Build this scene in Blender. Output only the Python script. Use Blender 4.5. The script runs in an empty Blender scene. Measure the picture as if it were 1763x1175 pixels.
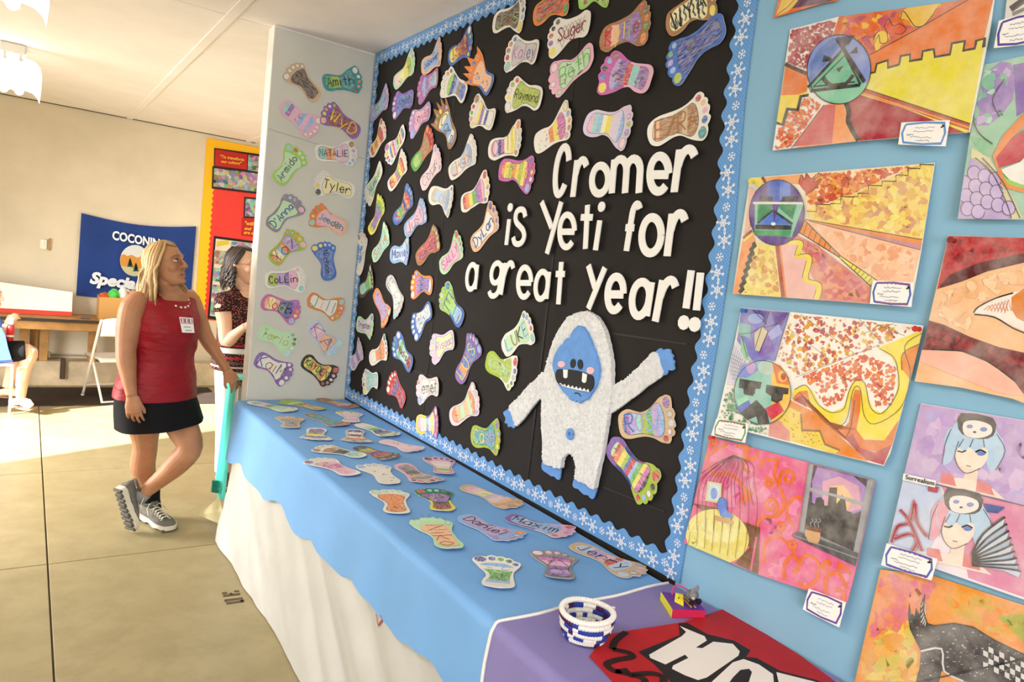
import bpy, math, random
from mathutils import Vector, Matrix, noise
sc = bpy.context.scene
col = sc.collection
random.seed(7)

# ------------------------------------------------------------------ camera
F_PX, IW, IH = 1208.19, 1763.0, 1175.0
CAM = Vector((-1.6418, 0.0, 1.65))
RIGHT = Vector((0.8197131976, -0.5619635773, 0.1107574443))
UP = Vector((-0.0380866561, 0.1394640860, 0.9894944039))
FWD = Vector((0.5715065006, 0.8153200025, -0.0929172384))
cd = bpy.data.cameras.new('camera')
cam = bpy.data.objects.new('camera', cd); col.objects.link(cam)
cd.sensor_width = 36.0; cd.lens = F_PX / IW * 36.0
cd.clip_start = 0.05; cd.clip_end = 100
b = -FWD
cam.matrix_world = Matrix(((RIGHT.x, UP.x, b.x, CAM.x), (RIGHT.y, UP.y, b.y, CAM.y), (RIGHT.z, UP.z, b.z, CAM.z), (0, 0, 0, 1)))
sc.camera = cam

# ------------------------------------------------------------------ sky, sun, room lamps, exposure
sc.view_settings.view_transform = 'Standard'
sc.view_settings.look = 'None'
sc.view_settings.gamma = 1.0
sc.view_settings.use_curve_mapping = False
sc.view_settings.exposure = 0.0
wd = bpy.data.worlds.new('sky'); sc.world = wd; wd.use_nodes = True
bg = wd.node_tree.nodes['Background']
bg.inputs[0].default_value = (0.80, 0.88, 1.0, 1); bg.inputs[1].default_value = 1.5

def lamp_object(name, kind, loc, energy, color, direction=(0, 0, -1), size=1.0, size_y=None):
    ld = bpy.data.lights.new(name, kind); ld.energy = energy; ld.color = color
    if kind == 'AREA':
        ld.shape = 'RECTANGLE'; ld.size = size; ld.size_y = size_y or size
        if name == 'doorway_daylight': ld.spread = math.radians(125)
    elif kind == 'SUN':
        ld.angle = math.radians(1.0)
    o = bpy.data.objects.new(name, ld); col.objects.link(o)
    o.location = loc
    o.rotation_euler = Vector(direction).to_track_quat('-Z', 'Y').to_euler()
    return o

# sun through the doorway in the left wall
lamp_object('sun', 'SUN', (-6, 2, 4), 44.0, (1.0, 0.96, 0.91), (0.86, 0.40, -0.37))
# daylight of the open doorway, then an added fill lamp behind the camera
lamp_object('doorway_daylight', 'AREA', (-3.85, 5.45, 1.2), 190, (1.0, 0.97, 0.92), (1, 0.12, -0.50), 1.6, 2.2)
lamp_object('added_front_fill', 'AREA', (-2.3, -2.8, 1.75), 130, (0.97, 0.98, 1.0), (0.25, 1, -0.05), 2.4, 1.6)
# fluorescent ceiling lamps of the hall
for lx, ly, e in ((-2.5, 1.3, 24), (-2.5, -0.6, 18), (-2.6, 3.2, 14), (-2.0, 5.4, 5), (0.4, 6.8, 12)):
    lamp_object('fluorescent_lamp_light', 'AREA', (lx, ly, 2.70), e, (1.0, 0.97, 0.90), (0, 0, -1), 0.5, 1.2)

# ------------------------------------------------------------------ pixel -> place
def ray(u, v):
    return RIGHT * ((u - IW / 2) / F_PX) - UP * ((v - IH / 2) / F_PX) + FWD
def hit(u, v, n, d):
    r = ray(u, v); n = Vector(n)
    return CAM + r * ((d - n.dot(CAM)) / n.dot(r))
def onX(u, v, x=0.0): return hit(u, v, (1, 0, 0), x)
def onY(u, v, y): return hit(u, v, (0, 1, 0), y)
def onZ(u, v, z=0.0): return hit(u, v, (0, 0, 1), z)
def Z(o):                      # zoom frame -> photo pixels
    ox, oy, s = o
    return lambda pts: [(ox + x * s, oy + y * s) for x, y in pts]

T_TOP = 0.7804; WING_Y = 4.057; CEIL = 2.8513; T_FRONT = -0.655; SEAM_Y = 1.3573; FAR_Y = 8.70

# ------------------------------------------------------------------ colour, materials
_cc = {}
def C(h):
    if isinstance(h, tuple): return h
    if h not in _cc:
        s = PAL.get(h, h).lstrip('#')
        if len(s) == 3: s = ''.join(k * 2 for k in s)
        v = []
        for i in (0, 2, 4):
            x = int(s[i:i + 2], 16) / 255
            v.append(x / 12.92 if x <= 0.04045 else ((x + 0.055) / 1.055) ** 2.4)
        _cc[h] = (*v, 1.0)
    return _cc[h]
PAL = dict(w='#ece8df', c='#efe6cd', k='#1d1a19', n='#4a3423', b='#3f6fc4', l='#8fb6e8', L='#bcd3ee', d='#2b3f98', p='#8a63b0',
           v='#b79ad4', V='#d9cbe6', m='#c765ad', i='#eab3cc', I='#f2d3dc', r='#c9302f', R='#8e2233', o='#e8873a', O='#f0b98d',
           y='#efdc4a', Y='#f3ecb0', g='#5fae4e', G='#9fd25a', e='#b9e3b4', E='#2d7d5a', t='#2f9aa0', T='#8fd0cf', a='#a87648',
           A='#d2b48c', s='#8d8c90', S='#c6c6c9', q='#a7c02f', x='#5e5e60')

class NT:
    def __init__(s, name):
        s.m = bpy.data.materials.new(name); s.m.use_nodes = True
        s.t = s.m.node_tree; s.bs = s.t.nodes['Principled BSDF']
    def n(s, kind, **kw):
        nd = s.t.nodes.new(kind)
        for k, v in kw.items():
            if k.startswith('i_'):
                key = k[2:].replace('_', ' ')
                nd.inputs[int(key) if key.isdigit() else key].default_value = v
            else: setattr(nd, k, v)
        return nd
    def l(s, a, bb): s.t.links.new(a, bb)
    def coord(s, scale=(1, 1, 1), what='Object', rot=(0, 0, 0)):
        tc = s.n('ShaderNodeTexCoord'); mp = s.n('ShaderNodeMapping')
        mp.inputs['Scale'].default_value = scale; mp.inputs['Rotation'].default_value = rot
        s.l(tc.outputs[what], mp.inputs['Vector']); return mp.outputs['Vector']
    def noise(s, vec, scale, detail=4, rough=0.55):
        nd = s.n('ShaderNodeTexNoise'); nd.inputs['Scale'].default_value = scale
        nd.inputs['Detail'].default_value = detail; nd.inputs['Roughness'].default_value = rough
        s.l(vec, nd.inputs['Vector']); return nd.outputs['Fac']
    def ramp(s, fac, a, bb, ca=(0, 0, 0, 1), cb=(1, 1, 1, 1)):
        r = s.n('ShaderNodeValToRGB'); r.color_ramp.elements[0].position = a; r.color_ramp.elements[1].position = bb
        r.color_ramp.elements[0].color = ca; r.color_ramp.elements[1].color = cb
        s.l(fac, r.inputs[0]); return r.outputs[0]
    def mix(s, fac, a, bb, mode='MIX'):
        m = s.n('ShaderNodeMix', data_type='RGBA', blend_type=mode)
        for i, x in ((0, fac), (6, a), (7, bb)):
            if hasattr(x, 'node'): s.l(x, m.inputs[i])
            else: m.inputs[i].default_value = x
        return m.outputs[2]
    def bump(s, h, strength=0.2, dist=0.01):
        bp = s.n('ShaderNodeBump'); bp.inputs['Strength'].default_value = strength; bp.inputs['Distance'].default_value = dist
        s.l(h, bp.inputs['Height']); s.l(bp.outputs[0], s.bs.inputs['Normal'])
    def base(s, c, rough=0.6, spec=0.3, metal=0.0):
        if hasattr(c, 'node'): s.l(c, s.bs.inputs['Base Color'])
        else: s.bs.inputs['Base Color'].default_value = c
        s.bs.inputs['Roughness'].default_value = rough; s.bs.inputs['Specular IOR Level'].default_value = spec
        s.bs.inputs['Metallic'].default_value = metal
        return s.m

def plain(name, c, rough=0.6, spec=0.3, metal=0.0, var=0.06, scale=8, bump=0.0, bscale=40):
    t = NT(name); v = t.coord(); c = C(c)
    f = t.noise(v, scale)
    dk = tuple(max(0, k * (1 - var * 2.2)) for k in c[:3]) + (1,); lt = tuple(min(1, k * (1 + var)) for k in c[:3]) + (1,)
    out = t.ramp(f, 0.3, 0.7, dk, lt)
    if bump: t.bump(t.noise(v, bscale, 3), bump, 0.01)
    return t.base(out, rough, spec, metal)
def vcol(name, rough=0.6, streak=0.0, blot=0.0, paper=(0.83, 0.80, 0.74, 1), sscale=(40, 220, 40), bscale=14, spec=0.3):
    t = NT(name); at = t.n('ShaderNodeAttribute', attribute_name='Col'); c = at.outputs['Color']
    if streak:
        v = t.coord(sscale, rot=(0, 0, 0.5)); f = t.noise(v, 1.0, 3, 0.6)
        r = t.ramp(f, 0.36, 0.68, (0, 0, 0, 1), (streak,) * 3 + (1,)); c = t.mix(r, c, paper)
    if blot:
        v = t.coord(); f = t.noise(v, bscale, 5, 0.6)
        r = t.ramp(f, 0.35, 0.7, (0, 0, 0, 1), (blot,) * 3 + (1,)); c = t.mix(r, c, (0.9, 0.85, 0.75, 1))
        f2 = t.noise(v, bscale * 3, 3); c = t.mix(t.ramp(f2, 0.4, 0.8, (0, 0, 0, 1), (blot * .5,) * 3 + (1,)), c, (0.45, 0.3, 0.25, 1), 'MULTIPLY')
    return t.base(c, rough, spec)

M_PAINT = vcol('painted_surface', 0.55)
M_CRAYON = vcol('crayon_on_paper', 0.75, streak=0.45)
M_PAPER = vcol('cut_paper', 0.8, streak=0.14)
M_MARKER = vcol('marker_ink', 0.7, streak=0.10)
M_WATER = vcol('watercolour_on_paper', 0.7, blot=0.30)
M_GLOSS = vcol('glossy_plastic', 0.3, spec=0.5)
M_CLOTH = vcol('woven_cloth', 0.9)

# ------------------------------------------------------------------ mesh builder
class MB:
    def __init__(s): s.v = []; s.f = []; s.c = []
    def add(s, vs, fs, c='w'):
        n = len(s.v); s.v += [Vector(p) for p in vs]
        for i, f in enumerate(fs):
            s.f.append(tuple(n + k for k in f)); s.c.append(C(c[i]) if isinstance(c, list) else C(c))
        return s
    def poly(s, pts, c='w'): return s.add(pts, [tuple(range(len(pts)))], c)
    def slab(s, pts, depth, c='w', side=None):          # polygon pts (front), extruded by vector depth
        n = len(pts); d = Vector(depth)
        vs = [Vector(p) for p in pts] + [Vector(p) + d for p in pts]
        fs = [tuple(range(n)), tuple(range(2 * n - 1, n - 1, -1))] + [(i, n + i, n + (i + 1) % n, (i + 1) % n) for i in range(n)]
        return s.add(vs, fs, [c] * 1 + [side or c] * (n + 1))
    def box(s, c0, size, c='w', rot=None, bev=0.0):
        x, y, z = (k / 2 for k in size); c0 = Vector(c0)
        if bev:
            prof = []
            for sx, sy in ((1, 1), (-1, 1), (-1, -1), (1, -1)):
                for a in ((1, 0.0), (0.0, 1)) if sx * sy > 0 else ((0.0, 1), (1, 0.0)):
                    prof.append((sx * (x - bev * (1 - a[0])), sy * (y - bev * (1 - a[1]))))
            rings = [(-z, bev), (-z + bev, 0), (z - bev, 0), (z, bev)]
            vs = []
            for zz, ins in rings:
                for px, py in prof: vs.append(Vector((px - math.copysign(ins, px), py - math.copysign(ins, py), zz)))
            fs = [tuple(range(7, -1, -1)), tuple(range(24, 32))]
            for r in range(3):
                for i in range(8):
                    j = (i + 1) % 8; fs.append((r * 8 + i, r * 8 + j, r * 8 + 8 + j, r * 8 + 8 + i))
        else:
            vs = [Vector((a * x, bb * y, cc * z)) for cc in (-1, 1) for a, bb in ((-1, -1), (1, -1), (1, 1), (-1, 1))]
            fs = [(3, 2, 1, 0), (4, 5, 6, 7), (0, 1, 5, 4), (1, 2, 6, 5), (2, 3, 7, 6), (3, 0, 4, 7)]
        if rot is not None: vs = [rot @ v for v in vs]
        return s.add([v + c0 for v in vs], fs, c)
    def tube(s, pts, r, c='w', n=8, cap=True, flat=None):
        pts = [Vector(p) for p in pts]; m = len(pts)
        rs = r if isinstance(r, (list, tuple)) else [r] * m
        ref = None; vs = []
        for i, p in enumerate(pts):
            t = (pts[min(i + 1, m - 1)] - pts[max(i - 1, 0)])
            t = t.normalized() if t.length > 1e-9 else Vector((0, 0, 1))
            if ref is None: ref = t.orthogonal().normalized() if flat is None else Vector(flat)
            a = (ref - t * ref.dot(t))
            a = a.normalized() if a.length > 1e-6 else t.orthogonal().normalized()
            ref = a; bb = t.cross(a)
            rr = rs[i]; ra, rb = rr if isinstance(rr, tuple) else (rr, rr)
            for k in range(n):
                q = 2 * math.pi * k / n; vs.append(p + a * (math.cos(q) * ra) + bb * (math.sin(q) * rb))
        fs = [(i * n + k, i * n + (k + 1) % n, (i + 1) * n + (k + 1) % n, (i + 1) * n + k) for i in range(m - 1) for k in range(n)]
        if cap: fs += [tuple(range(n - 1, -1, -1)), tuple(range((m - 1) * n, m * n))]
        return s.add(vs, fs, c)
    def loft(s, rings, c='w', cap=True, closed=True):
        n = len(rings[0]); vs = [p for r in rings for p in r]; m = len(rings); kk = n if closed else n - 1
        fs = [(i * n + k, i * n + (k + 1) % n, (i + 1) * n + (k + 1) % n, (i + 1) * n + k) for i in range(m - 1) for k in range(kk)]
        if cap: fs += [tuple(range(n - 1, -1, -1)), tuple(range((m - 1) * n, m * n))]
        return s.add(vs, fs, c)
    def ball(s, c0, r, c='w', n=10, rot=None):
        c0 = Vector(c0); rx, ry, rz = r if isinstance(r, tuple) else (r, r, r); rings = []
        for i in range(n + 1):
            a = math.pi * (0.02 + 0.96 * i / n); ring = []
            for k in range(n * 2):
                q = math.pi * k / n; p = Vector((rx * math.sin(a) * math.cos(q), ry * math.sin(a) * math.sin(q), -rz * math.cos(a)))
                if rot is not None: p = rot @ p
                ring.append(c0 + p)
            rings.append(ring)
        return s.loft(rings, c)
    def grid(s, fn, nu, nv, c='w'):
        vs = [Vector(fn(i / nu, j / nv)) for j in range(nv + 1) for i in range(nu + 1)]; w = nu + 1
        return s.add(vs, [(j * w + i, j * w + i + 1, (j + 1) * w + i + 1, (j + 1) * w + i) for j in range(nv) for i in range(nu)], c)
    def ribbon(s, pts, w, nrm, c='k', closed=False, depth=None):
        pts = [Vector(p) for p in pts]; nrm = Vector(nrm)
        if len(pts) == 1:
            r = w * 0.62; a = nrm.orthogonal().normalized(); bb = nrm.cross(a).normalized()
            ring = [pts[0] + a * math.cos(q * math.pi / 5) * r + bb * math.sin(q * math.pi / 5) * r for q in range(10)]
            return s.slab(ring, depth, c) if depth is not None else s.poly(ring, c)
        L = []; R = []; m = len(pts)
        for i, p in enumerate(pts):
            if closed: t = pts[(i + 1) % (m - 1)] - pts[(i - 1) % (m - 1)]
            else: t = pts[min(i + 1, m - 1)] - pts[max(i - 1, 0)]
            if t.length < 1e-9: t = Vector((1, 0, 0))
            sd = nrm.cross(t).normalized() * (w / 2); k = 1.0
            if 0 < i < m - 1:
                a = (pts[i] - pts[i - 1]).normalized(); bb = (pts[i + 1] - pts[i]).normalized()
                k = 1 / max(0.55, math.sqrt(max(0.0, (1 + a.dot(bb)) / 2)))
            L.append(p + sd * k); R.append(p - sd * k)
        if depth is None:
            return s.add(L + R, [(i, m + i, m + i + 1, i + 1) for i in range(m - 1)], c)
        d = Vector(depth); vs = L + R + [p + d for p in L] + [p + d for p in R]
        fs = []
        for i in range(m - 1):
            fs += [(i, m + i, m + i + 1, i + 1), (2 * m + i, 2 * m + i + 1, 3 * m + i + 1, 3 * m + i), (i, i + 1, 2 * m + i + 1, 2 * m + i), (m + i, 3 * m + i, 3 * m + i + 1, m + i + 1)]
        fs += [(0, 2 * m, 3 * m, m), (m - 1, 2 * m - 1, 4 * m - 1, 3 * m - 1)]
        return s.add(vs, fs, c)
    def mesh(s, smooth=False, mtx=None):
        me = bpy.data.meshes.new('mesh')
        vs = [mtx @ v for v in s.v] if mtx is not None else s.v
        me.from_pydata([tuple(v) for v in vs], [], s.f)
        at = me.color_attributes.new('Col', 'FLOAT_COLOR', 'CORNER')
        buf = []
        for f, c in zip(s.f, s.c): buf += list(c) * len(f)
        at.data.foreach_set('color', buf)
        if smooth: me.polygons.foreach_set('use_smooth', [True] * len(me.polygons))
        return me
    def build(s, name, mat, parent=None, origin=None, smooth=False, mtx=None):
        """origin: world point of the object's own origin (shape given in world space); mtx: shape given in that frame"""
        o = bpy.data.objects.new(name, None if not s.v else s.mesh(smooth, Matrix.Translation(-Vector(origin)) if origin is not None else None))
        if o.type == 'MESH': o.data.materials.append(mat)
        col.objects.link(o)
        if mtx is not None: o.matrix_world = mtx
        elif origin is not None: o.location = origin
        if parent is not None:
            o.parent = parent
            if origin is not None: o.location = Vector(origin) - parent.location
        return o
def tag(o, label=None, cat=None, group=None, kind=None):
    if label: o['label'] = label
    if cat: o['category'] = cat
    if group: o['group'] = group
    if kind: o['kind'] = kind
    return o
def thing(name, loc, label, cat, group=None, mtx=None):
    o = bpy.data.objects.new(name, None); col.objects.link(o); o.empty_display_size = 0.1
    if mtx is not None: o.matrix_world = mtx
    else: o.location = loc
    return tag(o, label, cat, group)
def smooth_line(pts, k=6, closed=False):
    pts = [Vector(p) for p in pts]
    if len(pts) < 3: return pts
    if (pts[0] - pts[-1]).length < 1e-9: closed = True; pts = pts[:-1]
    n = len(pts); out = []
    for i in range(n if closed else n - 1):
        g = lambda j: pts[j % n] if closed else pts[max(0, min(n - 1, j))]
        p0, p1, p2, p3 = g(i - 1), g(i), g(i + 1), g(i + 2)
        for q in range(k):
            t = q / k
            out.append(0.5 * ((2 * p1) + (p2 - p0) * t + (2 * p0 - 5 * p1 + 4 * p2 - p3) * t * t + (3 * p1 - p0 - 3 * p2 + p3) * t ** 3))
    out.append(out[0].copy() if closed else pts[-1])
    return out
def ell(cx, cy, rx, ry, n=18, rot=0.0):
    c, s = math.cos(rot), math.sin(rot)
    return [(cx + rx * math.cos(q) * c - ry * math.sin(q) * s, cy + rx * math.cos(q) * s + ry * math.sin(q) * c) for q in (2 * math.pi * k / n for k in range(n))]
def inside(p, poly):
    x, y = p[0], p[1]; r = False; n = len(poly)
    for i in range(n):
        a, bb = poly[i], poly[i - 1]
        if (a[1] > y) != (bb[1] > y) and x < (bb[0] - a[0]) * (y - a[1]) / (bb[1] - a[1]) + a[0]: r = not r
    return r

# ------------------------------------------------------------------ hand lettering (strokes)
GL = {'A': '02 28 42;14 34', 'B': '02 08;~08 38 47 35 05;~05 35 44 32 02', 'C': '~47 28 06 04 22 43', 'D': '02 08;~08 28 46 44 22 02',
 'E': '42 02 08 48;05 35', 'F': '02 08 48;05 35', 'G': '~47 28 06 04 22 43 45;45 25', 'H': '02 08;42 48;05 45', 'I': '22 28', 'J': '~38 33 22 03',
 'K': '02 08;48 05 42', 'L': '08 02 42', 'M': '02 08 24 48 42', 'N': '02 08 42 48', 'O': '~28 06 04 22 44 46 28', 'P': '02 08;~08 38 47 35 05',
 'R': '02 08;~08 38 47 35 05;15 42', 'S': '~47 28 07 25 43 22 03', 'T': '22 28;08 48', 'U': '~08 04 22 44 48', 'V': '08 22 48', 'W': '08 12 26 32 48',
 'X': '02 48;08 42', 'Y': '08 25 48;25 22', 'Z': '08 48 02 42', 'a': '~45 26 04 22 44;46 42', 'b': '08 02;~05 26 44 22 03', 'c': '~45 26 04 22 43',
 'd': '48 42;~45 26 04 22 43', 'e': '04 44;~44 26 04 22 43', 'f': '~48 28 16 12;06 36', 'g': '~45 26 04 22 44;~46 41 20 01', 'h': '08 02;~05 26 45 42',
 'i': '26 22;28', 'j': '~26 21 00;28', 'k': '08 02;46 04 42', 'l': '28 22', 'm': '06 02;~05 16 25 22;~25 36 45 42', 'n': '06 02;~05 26 45 42',
 'o': '~26 04 22 44 26', 'p': '06 00;~05 26 44 22 03', 'r': '06 02;~04 26 45', 's': '~45 26 05 24 43 22 03', 't': '28 22;06 46', 'u': '~06 03 22 43;46 42',
 'v': '06 22 46', 'w': '06 12 25 32 46', 'x': '06 42;02 46', 'q': '~45 26 04 22 44;46 40', 'y': '06 23;46 10', 'z': '06 46 02 42', "'": '28 26', '"': '18 16;38 36', '-': '05 45', '#': '~04 16 22 26 32 46 43'}
NARROW = {'i': 2, 'l': 2, 'I': 2, "'": 2, 'j': 3}
def strokes(ch, k=4):
    out = []
    for st in GL.get(ch, '04 44').split(';'):
        cv = st[0] == '~'
        pts = [Vector((int(p[0]), int(p[1]) - 2, 0)) for p in st.strip('~').split()]
        out.append(smooth_line(pts, k) if cv else pts)
    return out
def word(txt):                 # strokes of a word in units, total width, with 1.4 gaps
    x = 0; out = []
    for ch in txt:
        if ch == ' ': x += 3.5; continue
        nw = NARROW.get(ch, 4); dx = x - (4 - nw) / 2
        for st in strokes(ch): out.append(([p + Vector((dx, 0, 0)) for p in st], ch))
        x += nw + 1.5
    return out, x - 1.5
# ------------------------------------------------------------------ setting materials
t = NT('concrete_floor'); v = t.coord()
c1 = t.ramp(t.noise(v, 0.9, 5, 0.6), 0.3, 0.72, C('#938560'), C('#aa9c76'))
c2 = t.mix(t.ramp(t.noise(v, 6, 8, 0.7), 0.42, 0.75, (0, 0, 0, 1), (.45, .45, .45, 1)), c1, C('#786a47'))
c2 = t.mix(t.ramp(t.noise(v, 34, 6, 0.7), 0.64, 0.72, (0, 0, 0, 1), (.35, .35, .35, 1)), c2, C('#5e5236'))
t.bump(t.noise(v, 60, 4), 0.06, 0.004)
M_FLOOR = t.base(c2, 0.42, 0.4)
M_JOINT = plain('dark_joint', '#6c5f49', 0.9)
M_CEIL = plain('painted_ceiling_board', '#f0e9e4', 0.8, 0.2, var=0.025, scale=3, bump=0.05)
M_FAR = plain('cream_painted_block', '#d6cbb5', 0.75, 0.2, var=0.04, scale=2.5, bump=0.12, bscale=9)
M_CURB = plain('stained_concrete_curb', '#c9b697', 0.85, 0.2, var=0.16, scale=5, bump=0.2, bscale=20)
M_WHITEWALL = plain('white_wall', '#e2ddd0', 0.8, 0.2)
M_BLACKP = plain('black_paper', '#262220', 0.75, 0.25, var=0.10, scale=3, bump=0.25, bscale=5)
M_BLUEP = plain('light_blue_paper', '#8cbad6', 0.75, 0.25, var=0.03, scale=2, bump=0.22, bscale=3)
M_TABLEP = plain('sky_blue_paper', '#7aafe8', 0.6, 0.3, var=0.03, scale=3, bump=0.12, bscale=5)
M_WINGP = plain('grey_white_paper', '#d3d3ca', 0.7, 0.3, var=0.035, scale=3, bump=0.22, bscale=7)
M_WHITEP = plain('white_paint_edge', '#efebe2', 0.6, 0.3)
M_SKIRT = plain('white_plastic_sheet', '#c6c5c1', 0.36, 0.5, var=0.03, scale=4, bump=0.15, bscale=12)
M_PURP = plain('purple_paper', '#8b82bb', 0.65, 0.3, var=0.04, scale=4, bump=0.12, bscale=6)
M_WOOD = plain('pale_wood', '#b98a52', 0.6, 0.3, var=0.14, scale=9)
M_DARK = plain('dark_rubber_mat', '#3a2f29', 0.9, 0.2, var=0.1)
M_STEEL = plain('painted_metal', '#d9d6cf', 0.4, 0.5, metal=0.2)
def structure(mb, name, mat, parent=None, **kw):
    o = mb.build(name, mat, parent, **kw)
    if parent is None: o['kind'] = 'structure'
    return o

# ------------------------------------------------------------------ shell
XL = -4.0; YB = -3.0
fl = structure(MB().box((-.8, 2.9, -.06), (6.6, 11.9, .09), '#6c5f49'), 'floor', M_JOINT)
gx = [-4.0, -3.03, -1.5, 0.03, 1.56, 2.4]; gy = [-3.0, -2.2, -.67, .86, 2.39, 3.92, 5.45, 6.98, 8.46]
for i in range(len(gx) - 1):
    for j in range(len(gy) - 1):
        MB().box(((gx[i] + gx[i + 1]) / 2, (gy[j] + gy[j + 1]) / 2, -.008), (gx[i + 1] - gx[i] - .007, gy[j + 1] - gy[j] - .007, .016), bev=.002).build('concrete_slab', M_FLOOR, fl)
ce = structure(MB().box((-.8, 2.9, CEIL + .06), (6.6, 11.9, .09)), 'ceiling', M_JOINT)
cx = [-4.0, -3.24, -2.02, -.8, .42, 1.64, 2.4]; cy = [-3.0, -1.27, 1.43, 4.13, 6.83, 8.85]
for i in range(len(cx) - 1):
    for j in range(len(cy) - 1):
        MB().box(((cx[i] + cx[i + 1]) / 2, (cy[j] + cy[j + 1]) / 2, CEIL + .0075), (cx[i + 1] - cx[i] - .006, cy[j + 1] - cy[j] - .008, .015), bev=.002).build('ceiling_board', M_CEIL, ce)
for x in (-3.24, -2.02, -.8, .42, 1.64):
    MB().box((x, 2.9, CEIL - .004), (.055, 11.8, .008), bev=.002).build('ceiling_batten', M_CEIL, ce)
wr = structure(MB().box((.06, (YB + 4.17) / 2, 1.4256), (.12, 4.17 - YB, 2.851)), 'wall_right', M_WHITEWALL)
structure(MB().box((-1.9, YB - .06, 1.43), (4.4, .12, 2.86)), 'wall_back', M_WHITEWALL)
structure(MB().box((2.46, 6.4, 1.43), (.12, 5.0, 2.86)), 'wall_side', M_WHITEWALL)
structure(MB().box((1.2, 4.05, 1.43), (2.4, .12, 2.86)), 'wall_cross', M_WHITEWALL)
# left wall with a sunny doorway
wl = MB()
for y0, y1, z0, z1 in ((6.20, 8.8, 0, 2.86), (-3, 4.62, 0, 2.86), (4.62, 6.20, 2.45, 2.86)):
    wl.box((XL - .06, (y0 + y1) / 2, (z0 + z1) / 2), (.12, y1 - y0, z1 - z0))
structure(wl, 'wall_left', M_WHITEWALL)
wf = structure(MB().box((-.8, FAR_Y + .07, 1.43), (6.6, .14, 2.86)), 'wall_far', M_FAR)
structure(MB().box((-.8, FAR_Y - .13, .13), (6.4, .26, .26), bev=.012), 'trim_1', M_CURB)
m = MB()
for zz in (.46, .66):
    m.box((-1.2, FAR_Y - .0015, zz), (2.6, .003, .006), '#cfc2a8')
m.build('block_course', M_PAINT, wf)
m = MB(); m.box((-1.2, FAR_Y - .004, CEIL - .004), (3.4, .008, .008), '#4b4036'); m.build('ceiling_gap', M_PAINT, wf)

# ------------------------------------------------------------------ papered right wall
m = MB()
m.grid(lambda u, v: (-.003 - .003 * noise.noise(Vector((u * 6, v * 5, 3))), .2 + u * 1.16, .35 + v * 2.49), 30, 40)
bl = m.build('light_blue_backing_paper', M_BLUEP); tag(bl, 'light blue backing paper on the wall behind the paintings', 'paper')
m = MB()
def blackfn(u, v):
    y = 1.345 + u * (4.05 - 1.345); z = .74 + v * (CEIL - .003 - .74)
    return (-.0035 - .0018 * max(-1, noise.noise(Vector((y * 2.2, z * 2.2, 1)))) - (.0012 if abs(y - 2.10) < .02 or abs(y - 3.02) < .02 else 0), y, z)
m.grid(blackfn, 90, 60)
bk = m.build('black_backing_paper', M_BLACKP); tag(bk, 'large black paper backing of the foot display', 'paper')
# two lapped seams of the black paper
m = MB()
for y in (2.12, 3.02):
    m.slab([(-.0062, y, .86), (-.0062, y + .012, .86), (-.0062, y + .012, 2.78), (-.0062, y, 2.78)], (.002, 0, 0), '#141211')
for z, y0, y1 in ((1.50, 1.42, 1.78), (1.12, 2.85, 3.2), (.98, 1.42, 1.7)):
    m.slab([(-.0062, y0, z), (-.0062, y1, z - .012), (-.0062, y1, z - .006), (-.0062, y0, z + .006)], (.002, 0, 0), '#2b2725')
m.build('paper_seam', M_PAINT, bk)

# scalloped snowflake border
t = NT('snowflake_border_card'); v = t.coord((1, 1, 1))
w1 = t.n('ShaderNodeTexChecker', i_Scale=170.0); t.l(v, w1.inputs['Vector'])
M_BORDER = t.base(t.mix(w1.outputs['Fac'], C('#5b92cf'), C('#6fa3da')), 0.6)
flake_cache = {}
def flake_mesh(r, kind):
    key = (round(r, 4), kind)
    if key in flake_cache: return flake_cache[key]
    m = MB()
    for k in range(6):
        a = k * math.pi / 3; d = Vector((0, math.cos(a), math.sin(a))); e = Vector((0, -math.sin(a), math.cos(a)))
        m.ribbon([Vector((0, 0, 0)), d * r], r * .13, (-1, 0, 0), '#f4f6fa')
        if kind:
            ring = [d * r * 1.0 + (d * math.cos(q * math.pi / 4) + e * math.sin(q * math.pi / 4)) * r * .16 for q in range(9)]
            m.ribbon(ring, r * .11, (-1, 0, 0), '#f4f6fa', closed=True)
            m.ribbon([d * r * .45 + e * r * .2, d * r * .3, d * r * .45 - e * r * .2], r * .12, (-1, 0, 0), '#f4f6fa')
        else:
            m.ribbon([d * r * .9 + e * r * .3, d * r * .58, d * r * .9 - e * r * .3], r * .13, (-1, 0, 0), '#f4f6fa')
    flake_cache[key] = m.mesh(); return flake_cache[key]
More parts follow.
